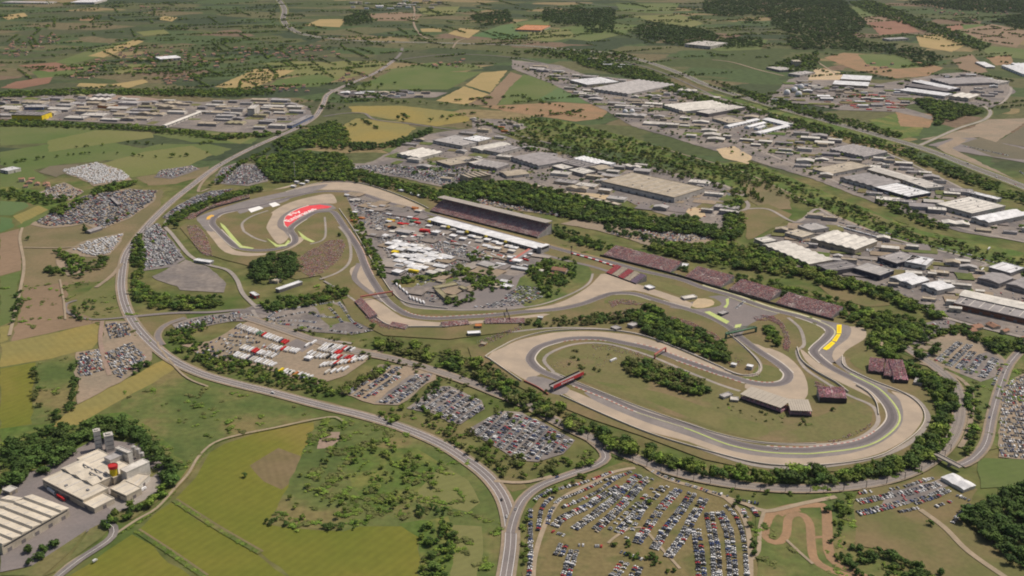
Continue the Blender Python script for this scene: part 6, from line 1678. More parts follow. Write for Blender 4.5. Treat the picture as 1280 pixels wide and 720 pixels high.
for px, py, d, c, l_ in ((766, 452, (6, -3), 'white', 'white lorry parked on the dirt inside the gravel loop'), (1092, 238.5, (8, 3), 'white', 'white lorry below the bright white warehouse, first of two'), (1108, 243, (8, 3), 'white', 'white lorry below the bright white warehouse, second of two'), (1178, 264, (8, 3), 'white', 'white lorry in front of the wide pale warehouse'),
                         (418, 459, (8, -5), 'black', 'black lorry among the white ones of the transporter camp'), (1236, 312, (-8, 8), 'white', 'white coach on the estate avenue by the brown plot'), (1228, 338, (-6, 5), 'white', 'long white trailer by the estate junction')):
    lorry(px, py, d, c, l_, None)

for px, py, d, c, l_ in ((40, 672, (6, -4), 'white', 'white lorry in the yard beside the long saw-roofed warehouse, first of three'), (47, 668, (6, -4), 'cream', 'cream lorry in the yard beside the long saw-roofed warehouse'), (66, 656, (6, -4), 'grey', 'grey lorry in the yard beside the long saw-roofed warehouse'), (64, 616, (6, 4), 'white', 'white lorry backed towards the lowest factory hall'),
                         (76, 624, (6, 4), 'red', 'red lorry backed towards the lowest factory hall'), (176, 616, (6, -4), 'white', 'white lorry by the cream annexes of the factory')):
    lorry(px, py, d, c, l_, None)
# ------------------------------------------------------------------ paddock tents and motorhomes
ROOFM, WALLM = {}, {}
def tent(px, py, w, d, h, c, label, rot, group, style='hip'):
    a = P(px, py); r = empty('hospitality_tent', (a.x, a.y, 1.16), rot); tag(r, label, 'tent', group); r.scale = (w, d, h)
    key = (c, style)
    if key not in ROOFM:
        q = MB(); z0, z1 = .68, 1.0
        if style == 'hip':
            v = [(-.53, -.53, z0), (.53, -.53, z0), (.53, .53, z0), (-.53, .53, z0)]
            for i in range(4): q.face([v[i], v[(i + 1) % 4], (0, 0, z1)])
        elif style == 'ridge':
            q.face([(-.53, -.53, z0), (.53, -.53, z0), (.53, 0, z1), (-.53, 0, z1)]); q.face([(.53, .53, z0), (-.53, .53, z0), (-.53, 0, z1), (.53, 0, z1)]); q.face([(.53, -.53, z0), (.53, .53, z0), (.53, 0, z1)]); q.face([(-.53, .53, z0), (-.53, -.53, z0), (-.53, 0, z1)])
        else: q.box(-.52, .52, -.52, .52, .9, 1.0, 0, True, True)
        ROOFM[key] = q.mesh('roof', [MATS[TC.get(c, 'b_white')]])
        q = MB(); q.box(-.48, .48, -.48, .48, 0, .9 if style == 'box' else .7, 0, False); WALLM[key] = q.mesh('wall', [MATS['b_grey_light' if c in ('white', 'cream', 'silver') else TC.get(c, 'b_grey')]])
    link(bpy.data.objects.new('roof', ROOFM[key]), r); link(bpy.data.objects.new('wall', WALLM[key]), r)
def Z1(a, b): return 470 + a / 7.53, 270 + b / 7.53
def Z2(a, b): return 560 + a / 7.53, 290 + b / 7.53
TENTS = [Z1(*q) for q in ((130,285),(200,258),(265,285),(150,318),(340,302),(235,335),(290,318),(350,342),(395,330),(490,342),(545,368),(450,350),(400,385),(360,395),(620,385),(590,412),(540,405),(660,400),(320,405),(230,440),(310,462),(370,432),(480,440),(430,415),(690,412),(400,480),(450,500),(340,500),(390,520),(510,470),(270,385),(440,395),(500,385))]
for k in range(34):
    TENTS.append((488 + 70 * rng.random(), 306 + 38 * rng.random()))
TENTS = [q for q in TENTS if 302 + max(0, (q[0] - 500)) * .28 < q[1] < 348]
ang = R(-28)
sizes = ['small', 'mid-sized', 'wide']
for i, (px, py) in enumerate(TENTS):
    w, d = rng.uniform(13, 19), rng.uniform(10, 14)
    tent(px, py, w, d, rng.uniform(4.2, 6), 'white' if rng.random() < .75 else ('cream' if rng.random() < .5 else 'silver'), f"white hospitality roof in the lower paddock, {ordw(i + 1)} counted from the hedge corner", ang + rng.normal(0, .04), 'white roofs of the lower paddock', ['hip', 'ridge', 'box'][rng.integers(3)])
for (px, py), w, d, h, c, l_, st in ((Z1(610, 495), 22, 13, 6, 'white', 'widest white tent at the bottom of the paddock', 'ridge'), (Z1(180, 362), 11, 10, 5, 'yellow', 'yellow-roofed box at the hedge side of the paddock', 'box'), (Z1(355, 540), 18, 6, 5, 'yellow', 'yellow-fronted awning at the bottom edge of the paddock', 'box'),
                                     (Z1(270, 170), 30, 16, 5, 'grey', 'wide grey roof at the upper left of the paddock', 'box'), (Z1(450, 162), 15, 9, 6, 'red', 'red motorhome behind the pit building', 'box'), (Z1(480, 168), 10, 8, 7, 'red', 'second red motorhome behind the pit building', 'box'), (Z1(350, 62), 12, 8, 5, 'green', 'dark green awning at the far end of the paddock', 'hip'),
                                     (Z1(160, 122), 12, 8, 5, 'black', 'black awning at the far corner of the paddock', 'hip'), (Z1(230, 488), 14, 9, 4, 'black', 'black awning on the hedge side of the paddock', 'box'), (Z1(420, 205), 14, 7, 4, 'silver', 'long grey awning at the middle of the paddock', 'ridge'), (Z2(690, 362), 34, 9, 5, 'white', 'long white tent at the tower end of the paddock', 'ridge'),
                                     (Z2(545, 485), 17, 9, 5, 'white', 'white domed tent among the paddock trees', 'ridge'), (Z2(650, 300), 16, 12, 6, 'white', 'white box roof beside the red and grey strip', 'box'), (Z2(700, 255), 13, 7, 5, 'white', 'white roof on the red and grey strip, lower one', 'box'), (Z2(760, 230), 13, 7, 5, 'white', 'white roof on the red and grey strip, upper one', 'box'),
                                     (Z2(585, 285), 9, 8, 9, 'white', 'tall white banner block beside the red and grey strip', 'box'), (Z2(500, 318), 17, 7, 4, 'white', 'white awning with a dark side near the tower end of the paddock', 'ridge'), (Z2(865, 382), 11, 9, 5, 'silver', 'pale hut roof in the trees beside the farmhouse', 'hip'),
                                     ((386, 450), 10, 9, 5, 'white', 'white domed tent in the transporter camp', 'hip'), ((371, 230), 10, 6, 5, 'white', 'white box beside the tall lattice mast, upper one', 'box'), ((378, 232), 12, 6, 4, 'white', 'white box beside the tall lattice mast, middle one', 'box'), ((367, 235), 12, 6, 4, 'white', 'white box beside the tall lattice mast, lower one', 'box'), ((384, 229), 8, 6, 5, 'white', 'white box beside the tall lattice mast, right one', 'box'),
                                     ((502, 240), 12, 7, 5, 'white', 'white tent at the end of the roofed main stand, first of three', 'ridge'), ((518, 244), 16, 8, 5, 'white', 'white tent at the end of the roofed main stand, second of three', 'ridge'), ((527, 247), 16, 8, 5, 'white', 'white tent at the end of the roofed main stand, third of three', 'ridge'), ((519, 262), 12, 9, 5, 'orange', 'orange tent at the entrance to the pits', 'ridge'), ((523, 266), 14, 9, 6, 'cream', 'pale tent at the entrance to the pits', 'hip'),
                                     ((489, 277), 16, 6, 4, 'yellow', 'yellow roof at the far corner of the paddock', 'ridge'), ((434, 246), 10, 7, 5, 'white', 'small white tent at the head of the paddock hedge', 'ridge'), ((447, 252), 16, 10, 5, 'silver', 'pale wide roof at the head of the paddock', 'ridge'), ((937, 462), 8, 7, 5, 'white', 'white and black box on the infield beside the first hairpin', 'box'), ((917, 459), 7, 6, 4, 'white', 'small white box on the infield beside the first hairpin', 'box'), ((835, 425), 7, 6, 4, 'white', 'small white box under the infield wood', 'box')):
    tent(px, py, w, d, h, c, l_, ang + rng.normal(0, .03), None, st)
for k in range(46):
    px = 440 + 95 * rng.random(); py = 246 + (px - 440) * .24 + rng.uniform(2, 46) - max(0, (px - 500)) * .2
    c = ['silver', 'white', 'grey', 'cream', 'white', 'grey', 'red'][rng.integers(7)] if k % 9 else 'orange'
    tent(px, py, rng.uniform(6, 13), rng.uniform(5, 9), rng.uniform(3, 4.6), c, f"{c} tent among the parked cars at the head of the paddock", ang + rng.normal(0, .05), 'tents at the head of the paddock', ['hip', 'ridge', 'box'][rng.integers(3)])
for k in range(30):
    t = (k + .5) / 30; px, py = 552 + 108 * t + rng.normal(0, 1), 296 + 33 * t + rng.uniform(-2, 9)
    lorry(px, py, (7, 2.0) if k % 3 else (4, -6), ['white', 'white', 'silver', 'grey', 'red', 'white', 'blue', 'cream'][k % 8], f"{['white', 'white', 'silver', 'grey', 'red', 'white', 'blue', 'cream'][k % 8]} team truck between the motorhomes", 'team trucks in the paddock')
up = [Z1(*q) for q in ((500,120),(590,165),(640,132),(735,150),(730,215),(800,175),(820,240),(900,212),(960,232),(975,262),(1050,255),(1120,265),(1165,287),(1045,300),(1140,330),(1250,310),(560,180),(1090,320))] + [Z2(*q) for q in ((570,160),(620,172),(600,210))]
for i, (px, py) in enumerate(up):
    c = ['white', 'white', 'cream', 'silver', 'white', 'white'][i % 6]
    tent(px, py, rng.uniform(11, 15), rng.uniform(8, 11), rng.uniform(5, 7), c, f"{c} motorhome roof behind the pit building, {ordw(i + 1)} from its far end", ang + rng.normal(0, .03), 'motorhomes behind the pit building', ['box', 'ridge', 'box', 'hip'][i % 4])
o_ = MB(); L_ = (P(672, 312) - P(640, 330)).length; o_.box(0, L_, -5, 5, 0, 5); a, b = P(640, 331), P(668, 313)
r = empty('garage_block', (a.x, a.y, 1.2), math.atan2((b - a).y, (b - a).x)); tag(r, 'red and grey strip building joining the pit building to the paddock', 'building'); o_.build('wall', [MATS['b_grey_light']], r)
q = MB(); q.box(-.5, L_ + .5, -5.5, 0, 5, 5.4, 0, True, True); q.build('roof', [MATS['b_grey']], r); q = MB(); q.box(-.5, L_ + .5, 0, 5.5, 5, 5.4, 0, True, True); q.build('roof_stripe', [MATS['kerb_red']], r)

# ------------------------------------------------------------------ spectators: a mass of small standing and sitting figures
def person_mesh(shirt, i):
    m1 = mat('shirt_%d' % i, shirt, fine=0); q = MB()
    q.cyl((0, 0), .20, .26, 0, .75, 6, 1, False); q.cyl((0, 0), .27, .20, .75, 1.35, 6, 0, True)
    q.cyl((0, 0), .10, .13, 1.36, 1.55, 6, 2, False); q.cyl((0, 0), .13, .05, 1.55, 1.72, 6, 2, True)
    return q.mesh('spectator', [m1, MATS['trousers'], MATS['skin']])
mat('trousers', (.20, .16, .20), fine=0); mat('skin', (.55, .36, .28), fine=0)
SH = [(.66, .14, .16), (.62, .32, .32), (.74, .66, .62), (.26, .25, .36), (.60, .44, .44), (.16, .14, .16), (.78, .74, .70), (.50, .24, .28), (.66, .50, .40), (.44, .40, .46)]
PM = [person_mesh(c, i) for i, c in enumerate(SH)]
ca = np.array(CROWD_AT); n = len(ca)
nv = np.array([mnoise.noise(Vector((q[0] / 7, q[1] / 7, 5.0))) + .6 * mnoise.noise(Vector((q[0] / 2.5, q[1] / 2.5, 9.0))) for q in ca])
nb = np.array([mnoise.noise(Vector((q[0] / 16, q[1] / 16, 2.0))) for q in ca])
keep = (rng.random(n) < np.clip(.9 + 1.3 * nb + .5 * nv, .12, 1))
ca, nv = ca[keep], nv[keep]; n = len(ca)
pr = {0: [.10, .10, .03, .17, .12, .24, .03, .11, .03, .07], 1: [.22, .18, .10, .05, .15, .05, .06, .12, .05, .02], 2: [.06, .08, .27, .04, .12, .02, .26, .03, .11, .01]}
band = np.where(nv < -.18, 0, np.where(nv > .24, 2, 1)); ix = np.zeros(n, int)
for k_, p_ in pr.items(): ix[band == k_] = rng.choice(10, (band == k_).sum(), p=p_)
hz = ca[:, 4] == 1; ix[hz] = rng.choice([3, 9, 7, 4], hz.sum())
zs = np.where(ca[:, 2] > 1.3, rng.uniform(.72, .9, n), rng.uniform(.85, 1.05, n))
scatter('crowd', 'spectators packed on the grandstands and grass banks', PM, ca[:, :3], ca[:, 3] + rng.normal(0, .3, n), np.c_[np.full(n, 1.5), np.full(n, 1.5), zs], ix)
print('CROWD', n, 'CARS', len(CARS), 'SHEDS', len(sheds))
# place | kinds | height range | trees per 100 m2 (area) or per 10 m (line, with width) | corners
WOODS = """
A|in the dark wood above the cream factory|broad_dark pine broad_dark|7 12|2.6|0,562 60,534 100,530 150,520 180,540 228,582 205,612 200,588 168,548 110,548 75,578 30,602 0,607
A|in the dark wood below the white marquee|broad_dark|8 13|2.4|1198,645 1225,622 1285,605 1300,730 1270,705 1232,675
A|in the belt below the long bottom curve|broad_dark broad poplar|8 13|2.4|745,535 790,552 860,577 930,590 1000,590 1070,586 1120,573 1162,545 1180,520 1190,545 1165,572 1130,588 1060,600 960,603 880,592 800,572 755,556
A|in the belt outside the right end|broad_dark broad broad|8 12|2.6|1088,418 1108,432 1150,458 1188,478 1196,508 1184,535 1165,548 1172,505 1152,478 1112,452 1084,428
A|in the belt below the gravel loop|broad_dark broad broad_olive|6 11|2.2|565,442 610,455 650,483 690,502 740,530 760,548 740,546 690,525 650,508 600,480 560,458
A|in the belt along the railway|broad broad_olive|6 10|2.0|470,424 520,428 565,440 560,458 520,446 470,432
A|in the upper infield wood|broad_dark broad broad_dark|8 11|2.8|780,392 815,380 832,398 872,412 908,432 912,450 893,452 868,438 830,425 804,412
A|in the hedge behind the left loop crowd bank|broad_olive broad_dark|5 8|2.4|700,398 745,393 785,388 795,402 770,404 720,405 680,408 650,405
A|in the lower infield wood|broad_dark broad broad_olive|7 10|2.8|776,450 800,446 842,462 880,475 886,488 868,494 828,482 786,466
A|on the small knoll inside the first corner|broad_dark broad|6 9|2.8|950,406 968,409 978,424 975,433 962,426
A|in the round clump beside the long white tent|broad_dark pine|8 11|2.8|318,326 340,318 366,316 374,330 368,342 350,352 325,352 312,342
A|in the belt below the long white tent|broad broad_dark|6 9|2.4|326,378 360,370 392,368 412,356 432,358 436,368 402,377 362,386 328,390
A|in the hedge round the lorry park|broad broad_dark|4 6|3.4|208,416 222,410 235,412 240,424 290,446 350,462 400,474 425,482 424,494 398,494 330,478 270,463 222,443
A|in the hedge round the lorry park|broad broad_dark|4 6|3.2|222,411 255,402 260,410 236,419
A|in the hedge between the lorry park and the camp|broad broad_olive|5 8|2.4|425,484 480,455 492,452 484,464 440,488 425,494
A|in the hedge beside the paddock|broad_dark broad|4 7|3.4|436,262 446,268 484,340 482,352 472,342 442,280
A|behind the last corner|broad_dark broad|7 10|2.6|318,200 355,190 430,192 445,210 470,218 540,236 595,246 600,256 560,254 500,238 440,226 380,224 345,228 328,216
A|behind the bank at the left end|broad_dark broad|6 9|2.6|205,283 222,276 262,255 300,244 330,237 322,232 290,240 250,252 215,268
A|in the hedge below the left-end car park|broad_dark broad|6 9|2.6|164,345 190,365 240,372 278,370 282,380 240,386 190,384 168,372
A|in the strip right of the ring road|broad broad_dark|5 8|2.4|166,298 176,290 182,320 180,345 168,352 163,330
A|in the wood behind the main grandstand|broad_dark broad_dark broad|8 12|2.6|556,232 600,226 650,229 700,240 760,256 822,272 868,272 928,293 905,301 866,292 820,288 778,282 705,270 640,254 556,240
A|in the wood behind the main grandstand|broad_dark|6 9|1.4|625,258 700,282 745,300 735,308 690,290 640,270
A|in the wood behind the open grandstands|broad_dark broad broad broad_lime|8 12|2.1|806,308 848,304 902,302 945,310 975,320 1010,333 1060,349 1122,367 1182,394 1170,398 1110,376 1060,362 1000,347 950,337 900,331 850,322
A|in the strip of trees above the open grandstands|broad_dark broad broad|6 10|1.9|970,356 1020,366 1080,385 1130,393 1174,409 1130,406 1078,392 1020,382 960,364
A|in the strip of trees above the open grandstands|broad_dark broad|6 9|1.2|846,330 900,340 950,346 975,352 960,360 900,350 850,340
A|in the hedge on the car park terraces|broad broad_dark|5 8|2.2|690,290 745,300 790,318 830,332 850,340 838,336 780,318 720,305
A|in the hedge on the car park terraces|broad_dark|5 7|2.6|755,280 790,286 845,304 838,308 790,298 757,288
A|in the belt by the upper car park|broad_dark broad broad|7 11|2.4|1040,388 1080,392 1130,402 1170,410 1195,408 1210,415 1165,420 1140,430 1118,440 1105,425 1075,406
A|behind the round-tree car park|broad_dark broad|7 10|2.2|1200,405 1235,420 1290,430 1290,440 1240,440 1228,430 1205,418
A|in the strip by the access road|broad_dark broad|6 9|2.0|1205,482 1222,478 1228,500 1222,545 1210,572 1202,565 1210,530
A|in the scrub beside the dirt loop|broad broad_dark|4 7|1.2|1028,624 1066,612 1066,690 1110,702 1190,728 1060,730 1042,690
A|in the scrub beside the dirt loop|broad_dark|5 8|2.0|1062,680 1080,682 1150,705 1200,722 1190,730 1120,712 1070,695
A|in the river belt|broad broad_dark broad_olive|5 9|.9|870,205 935,205 1040,248 1150,290 1290,326 1290,345 1200,318 1110,294 1010,256 930,228
A|in the river belt|broad_dark broad|6 9|1.6|1100,245 1140,262 1185,282 1180,288 1140,276 1095,252
A|in the belt between the estates|broad_dark broad broad_olive|6 10|.75|640,172 690,176 760,188 830,198 905,226 935,245 930,254 880,228 800,212 720,196 640,185
A|in the belt between the estates|broad_dark broad broad_lime|6 10|.55|630,148 690,148 800,175 870,196 930,215 925,228 860,208 780,192 700,176 640,168
A|in the poplar rows beside the approach loop|poplar|9 13|1.2|920,222 935,232 955,250 948,252 930,242
A|in the poplar rows beside the approach loop|broad broad_dark|7 10|2.6|905,250 926,250 932,285 918,300 905,285
A|beside the motorway|broad_dark broad|6 10|1.6|700,66 760,74 815,90 870,116 930,136 920,142 860,124 800,100 730,82
A|beside the motorway|broad_dark broad|6 10|1.2|900,124 1000,150 1120,180 1230,222 1290,248 1290,258 1220,232 1120,192 1000,162
A|beside the motorway|broad_dark broad|6 10|1.0|885,98 960,120 1040,142 1130,168 1120,172 1030,150 950,128
A|in the dark clump by the branch road|broad_dark broad|7 11|2.4|1142,124 1180,126 1215,132 1230,140 1200,146 1170,156 1168,145
A|on the far hills|pine broad_dark|9 14|.5|680,12 720,10 768,12 770,28 722,32 678,26
A|on the far hills|pine broad_dark|9 14|.5|785,38 812,27 850,32 900,42 888,60 842,56 800,46
A|on the far hills|pine broad_dark|9 14|.5|888,48 950,46 956,56 920,60 890,58
A|on the far hills|pine broad_dark|9 14|.45|958,14 1000,0 1050,-4 1085,30 1070,42 1030,46 982,40 965,30
A|on the far hills|pine broad_dark|9 14|.4|880,0 960,-6 1000,0 960,18 900,20 878,14
A|on the far hills|pine broad_dark|9 14|.4|725,28 768,30 765,40 735,40
A|on the far hills|pine broad_dark|9 14|.5|428,22 460,14 466,28 432,32
A|on the far hills|pine broad_dark|9 14|.5|588,20 635,12 642,28 602,32
A|on the far hills|pine broad_dark|9 14|.4|980,46 1060,40 1080,54 1150,60 1180,72 1160,84 1120,68 1050,62 990,60
A|on the far hills|pine broad_dark|9 14|.4|1130,2 1200,-4 1290,0 1290,14 1240,16 1180,10
A|on the far hills|pine broad_dark|9 14|.5|1245,24 1290,16 1290,36 1262,34
A|on the far hills|broad_dark broad|8 12|.5|1060,2 1090,0 1170,30 1240,56 1225,64 1150,36 1080,14
A|on the far hills|broad_dark broad|8 12|.5|990,72 1022,64 1024,80 1000,92 960,82
A|on the far hills|broad_dark broad|8 12|.35|640,64 700,60 800,70 780,76 700,74
A|beside the side road|broad_dark broad|7 10|2.0|340,178 385,162 418,150 432,160 440,178 428,186 380,182 350,190
A|in the hedge left of the big wood|broad_dark|7 10|2.0|428,160 436,178 480,180 520,166 540,158 542,164 500,182 440,188
A|in the field hedges|broad_dark broad|7 10|1.4|0,122 60,119 140,118 260,120 340,118 345,112 260,112 140,112 0,114
A|in the field hedges|broad_dark broad|7 10|1.4|0,150 60,152 180,158 280,168 350,164 350,168 280,174 170,162 0,156
A|in the field hedges|broad_dark broad|7 10|1.6|115,238 125,232 165,226 170,229 150,236 118,244
A|in the field hedges|broad_dark broad|6 9|1.8|60,262 105,246 110,250 72,270
A|in the field hedges|broad_dark broad|6 9|1.2|0,235 40,240 70,245 100,244 60,256 0,246
A|in the field hedges|broad_dark broad|6 9|1.4|66,312 82,312 110,326 140,322 138,330 100,345 60,342 54,335 90,336
A|in the left field hedges|broad_dark|5 8|2.0|18,362 27,360 28,385 18,402 10,405 18,380
A|in the left field hedges|broad_dark|5 8|2.2|88,455 96,450 97,492 92,510 70,525 66,520 86,498
A|in the left field hedges|broad_olive broad_dark|5 8|1.6|40,460 50,470 50,510 42,530 40,500
A|in the left field hedges|broad_dark|5 8|2.2|165,462 185,448 188,455 168,468
A|in the left field hedges|broad broad_dark|4 7|1.6|86,390 96,378 118,372 118,384 100,396 112,398 100,400
A|in the scrub beside the olive fields|broad broad_lime|3 6|.7|430,560 470,548 520,562 560,590 520,622 495,650 470,640 450,600
A|in the scrub beside the olive fields|broad_dark broad|4 7|2.0|524,655 560,650 575,668 560,722 530,722 524,690
A|in the hedge under the small green field|broad_dark|5 7|2.6|513,636 540,632 560,630 572,638 568,644 520,643
A|in the hedge above the lowest olive field|broad_dark|4 6|2.6|330,648 345,646 362,652 358,656 332,655
A|in the hedge above the lowest olive field|broad_dark|4 6|2.4|402,655 425,650 446,652 444,661 404,661
A|beside the factory|broad_dark broad|6 9|2.4|125,655 145,640 190,620 205,606 210,615 195,628 150,650 135,660
A|beside the factory|broad_dark|6 9|2.2|30,690 46,680 72,678 74,685 58,700 35,705
A|in the hedge inside the bottom car park|broad_dark broad|4 6|2.6|765,678 785,676 802,688 815,695 850,712 845,718 810,705 770,688
A|in the verge left of the bottom car park|broad|3 5|1.6|650,650 660,640 664,680 655,722 648,722 652,690
A|in the verge left of the bottom car park|broad|3 5|1.4|664,625 700,602 745,586 752,590 706,608 672,630
A|beside the bottom car park|broad_dark|5 7|2.2|912,622 926,618 928,632 915,632
A|in the trees round the paddock buildings|broad_dark broad|5 8|2.4|489,353 500,348 530,345 560,340 562,344 530,350 495,356
A|in the trees round the paddock buildings|broad_dark broad|5 8|2.2|560,335 575,328 600,345 585,352 570,346
A|in the trees round the paddock buildings|broad_dark broad|5 8|2.4|553,374 575,374 590,366 592,374 575,382 556,380
A|in the trees round the paddock buildings|broad_dark broad|5 8|2.0|585,352 610,346 620,352 612,358 600,362 590,360
A|in the trees round the paddock buildings|broad_dark broad|5 8|2.0|600,338 620,332 625,350 640,352 636,362 615,364 600,362
A|in the trees round the paddock buildings|broad_dark broad|6 9|2.2|655,335 680,326 705,320 722,328 720,345 706,360 690,372 678,366 668,352
A|in the trees round the paddock buildings|broad_dark broad|5 7|2.2|584,318 592,314 612,320 614,326 590,327
A|in the strips between the car parks|broad broad_olive|4 7|1.8|520,505 560,520 600,545 640,568 690,578 735,562 750,575 690,596 640,600 590,570 540,535 515,518
A|in the strips between the car parks|broad|4 7|2.2|465,520 500,505 512,512 490,528
A|in the strips between the car parks|broad_dark|4 7|2.2|540,478 555,470 552,490 520,505 515,500
A|in the trees along the industrial strip|broad_dark broad|5 8|.25|470,205 560,200 700,212 760,225 740,235 640,220 560,225 500,215
A|in the far estate trees|broad_dark broad|5 8|.12|640,80 800,105 960,145 1050,185 1150,215 1280,285 1280,300 1100,250 930,195 790,155 690,108
A|on the rough ground by the railway|broad_olive broad|3 6|.7|400,418 470,432 560,462 620,500 700,550 690,556 610,512 540,472 440,440
A|in the scrub beside the olive fields|broad broad_lime|4 7|.18|400,535 440,530 500,545 560,575 600,610 600,640 540,640 500,650 450,650 400,650 350,645 375,580
A|on the infield grass|broad_olive|3 5|.25|690,455 720,436 760,436 770,455 740,475 705,468
A|by the tan-roofed stand|broad_olive|2.5 4|.8|880,500 920,505 985,520 1015,525 1010,532 960,528 890,512
A|by the round-tree car park|broad_dark|9 12|.5|1140,442 1160,430 1172,430 1180,442 1150,452
L|in the field hedges|broad_dark broad|6 10|14 1.2|340,185 300,205 275,225 262,232
L|in the field hedges|broad_dark broad|5 9|8 .7|0,205 60,196 130,190 200,196 260,190
L|in the field hedges|broad_dark broad|5 9|8 .5|80,185 160,178 240,180 300,168
L|in the field hedges|broad_dark broad|5 9|10 .5|470,92 500,84 560,82 600,84
L|in the field hedges|broad_dark broad|5 9|14 .6|430,124 520,128 600,132 690,140 760,150
L|in the field hedges|broad_dark broad|5 9|14 .4|500,142 560,150 600,158
L|beside the ring road|broad broad_dark|5 8|8 .3|225,262 200,290 188,312
L|beside the railway|broad_olive broad|3 6|12 .35|330,402 400,418 470,432 540,450 620,482 700,520
L|beside the railway|broad|3 6|10 .3|880,608 940,616 1000,618 1040,612
L|along the car park lane|broad_dark|4 6|5 .5|931,640 938,670 941,690
L|beside the motorway|broad_dark broad|6 9|20 .3|360,38 420,52 560,60 700,72
L|beside the motorway|broad_dark broad|6 9|20 .3|350,0 340,20 350,34 400,44 520,48 680,54
"""
from mathutils import noise as mnoise
TREES = []   # x, y, height, width factor, kind index, place
for row in WOODS.strip().splitlines():
    t_, place, kinds, hr, dens, pts_ = row.split('|')
    kinds = kinds.split(); h0, h1 = map(float, hr.split())
    zc_ = (h0 + h1) * .23
    if t_ == 'A':
        xy = sample_poly(pts_, float(dens) / 100 * .95, z=zc_)
        big = len(xy) > 60
        if big: xy = np.array([q for q in xy if mnoise.noise(Vector((q[0] / 26, q[1] / 26, 3.7))) + .5 * mnoise.noise(Vector((q[0] / 9, q[1] / 9, 1.1))) > rng.normal(-.8 if ('belt' in place or 'hedge' in place) and 'estates' not in place and 'river' not in place else -.5, .2)]).reshape(-1, 2)
    else:
        w_, d_ = map(float, dens.split()); xy = sample_line(pts_, w_, d_ / 10, zc_)
    for x, y in xy:
        kn = kinds[rng.integers(len(kinds))]
        TREES.append((x, y, rng.uniform(h0, h1) * min(1.25, max(.55, rng.normal(.92, .2))), rng.uniform(.95, 1.55), int(rng.choice(KIDX[kn])), place))
# hedgerows and spinneys over the far farmland
for _ in range(760):
    px, py = rng.uniform(-20, 1300), 4 + 160 * rng.random() ** 1.3
    if px > 480 and py > 60 and rng.random() < .75: continue
    if py > 112 and px < 400: continue
    c = P(px, py); a = R(24) + (math.pi / 2 if rng.random() < .35 else 0) + rng.normal(0, .12)
    Lh = rng.uniform(60, 330); n = int(Lh / rng.uniform(5, 9))
    for k in range(n):
        t = rng.uniform(-.5, .5) * Lh
        TREES.append((c.x + math.cos(a) * t + rng.normal(0, 1.5), c.y + math.sin(a) * t + rng.normal(0, 1.5), rng.uniform(4, 9), rng.uniform(1, 1.7), int(rng.choice(KIDX['broad_dark'] + KIDX['broad'])), 'far'))
for _ in range(70):
    px, py = rng.uniform(0, 1280), 6 + 150 * rng.random()
    if px > 500 and py > 60: continue
    if py > 112 and px < 400: continue
    c = P(px, py); n = int(rng.uniform(6, 40)); sx, sy = rng.uniform(12, 50), rng.uniform(10, 30)
    for k in range(n):
        TREES.append((c.x + rng.normal(0, sx), c.y + rng.normal(0, sy), rng.uniform(7, 12), rng.uniform(1, 1.5), int(rng.choice(KIDX['broad_dark'] + KIDX['broad'])), 'far'))
# single trees read off the photograph: px, py, height, kind, label
SINGLES = """
306,594,6,broad_dark,lone dark tree standing in the big olive field
362,622,5,broad,small pale bush-like tree on the scrub beside the olive fields
105,283,12,conifer,tall dark pointed tree above the dirt car park
106,288,11,broad_dark,round dark tree at the foot of the tall pointed one
135,277,10,broad_dark,round dark tree beside the grey shed in the car park
145,274,9,broad_dark,dark tree between the grey shed and the car park lane
160,268,8,broad,pale green tree at the end of the car park lane
35,298,8,broad_dark,lone dark tree on the dry grass by the dirt lane
221,282,12,broad_dark,big round tree at the left end of the crowd bank
424,294,8,broad_dark,round tree between the crowd bank and the straight
1171,433,12,broad_dark,big round tree among the cars of the dirt car park
1158,427,10,broad_dark,round tree just left of the biggest tree in the dirt car park
1146,433,8,broad_dark,smaller round tree at the edge of the dirt car park
1163,654,7,broad_dark,round tree on the brown field below the bottom car rows
814,694,7,broad_dark,round dark tree standing in the bottom car park
811,628,6,broad,bushy tree between two rows of the bottom car park
943,691,7,broad_dark,round tree at the lane crossing beside the bottom car park
944,680,6,broad_dark,tree beside the lane above the crossing
583,510,0,broad,skip
1041,512,6,broad_dark,round dark tree under the curved grandstand
723,450,5,broad_dark,small dark tree on the dry infield inside the gravel loop
497,147,12,broad_dark,big lone tree in the yellow field
538,150,12,broad_dark,second lone tree in the yellow field
504,150,10,broad_dark,tree close beside the big lone one in the yellow field
1232,448,6,broad,bushy tree beside the dirt car park
498,468,6,broad_dark,tree between the two dirt car lots
682,490,6,broad_olive,small tree at the foot of the red bridge
466,408,9,broad_dark,dense tree at the end of the camp lot
1234,508,6,broad_dark,lone bush beside the access road
352,431,5,broad,small tree by the railway above the lorry park
437,190,9,broad_dark,dark tree above the last corner
1084,436,9,poplar,tall thin tree at the edge of the gravel by the first corner
"""
sing = []
for row in SINGLES.strip().splitlines():
    a = row.split(',', 4)
    if float(a[2]) <= 0: continue
    q = P(float(a[0]), float(a[1]), float(a[2]) * .4); sing.append((q.x, q.y, float(a[2]), 1.15, int(rng.choice(KIDX[a[3]])), a[4]))

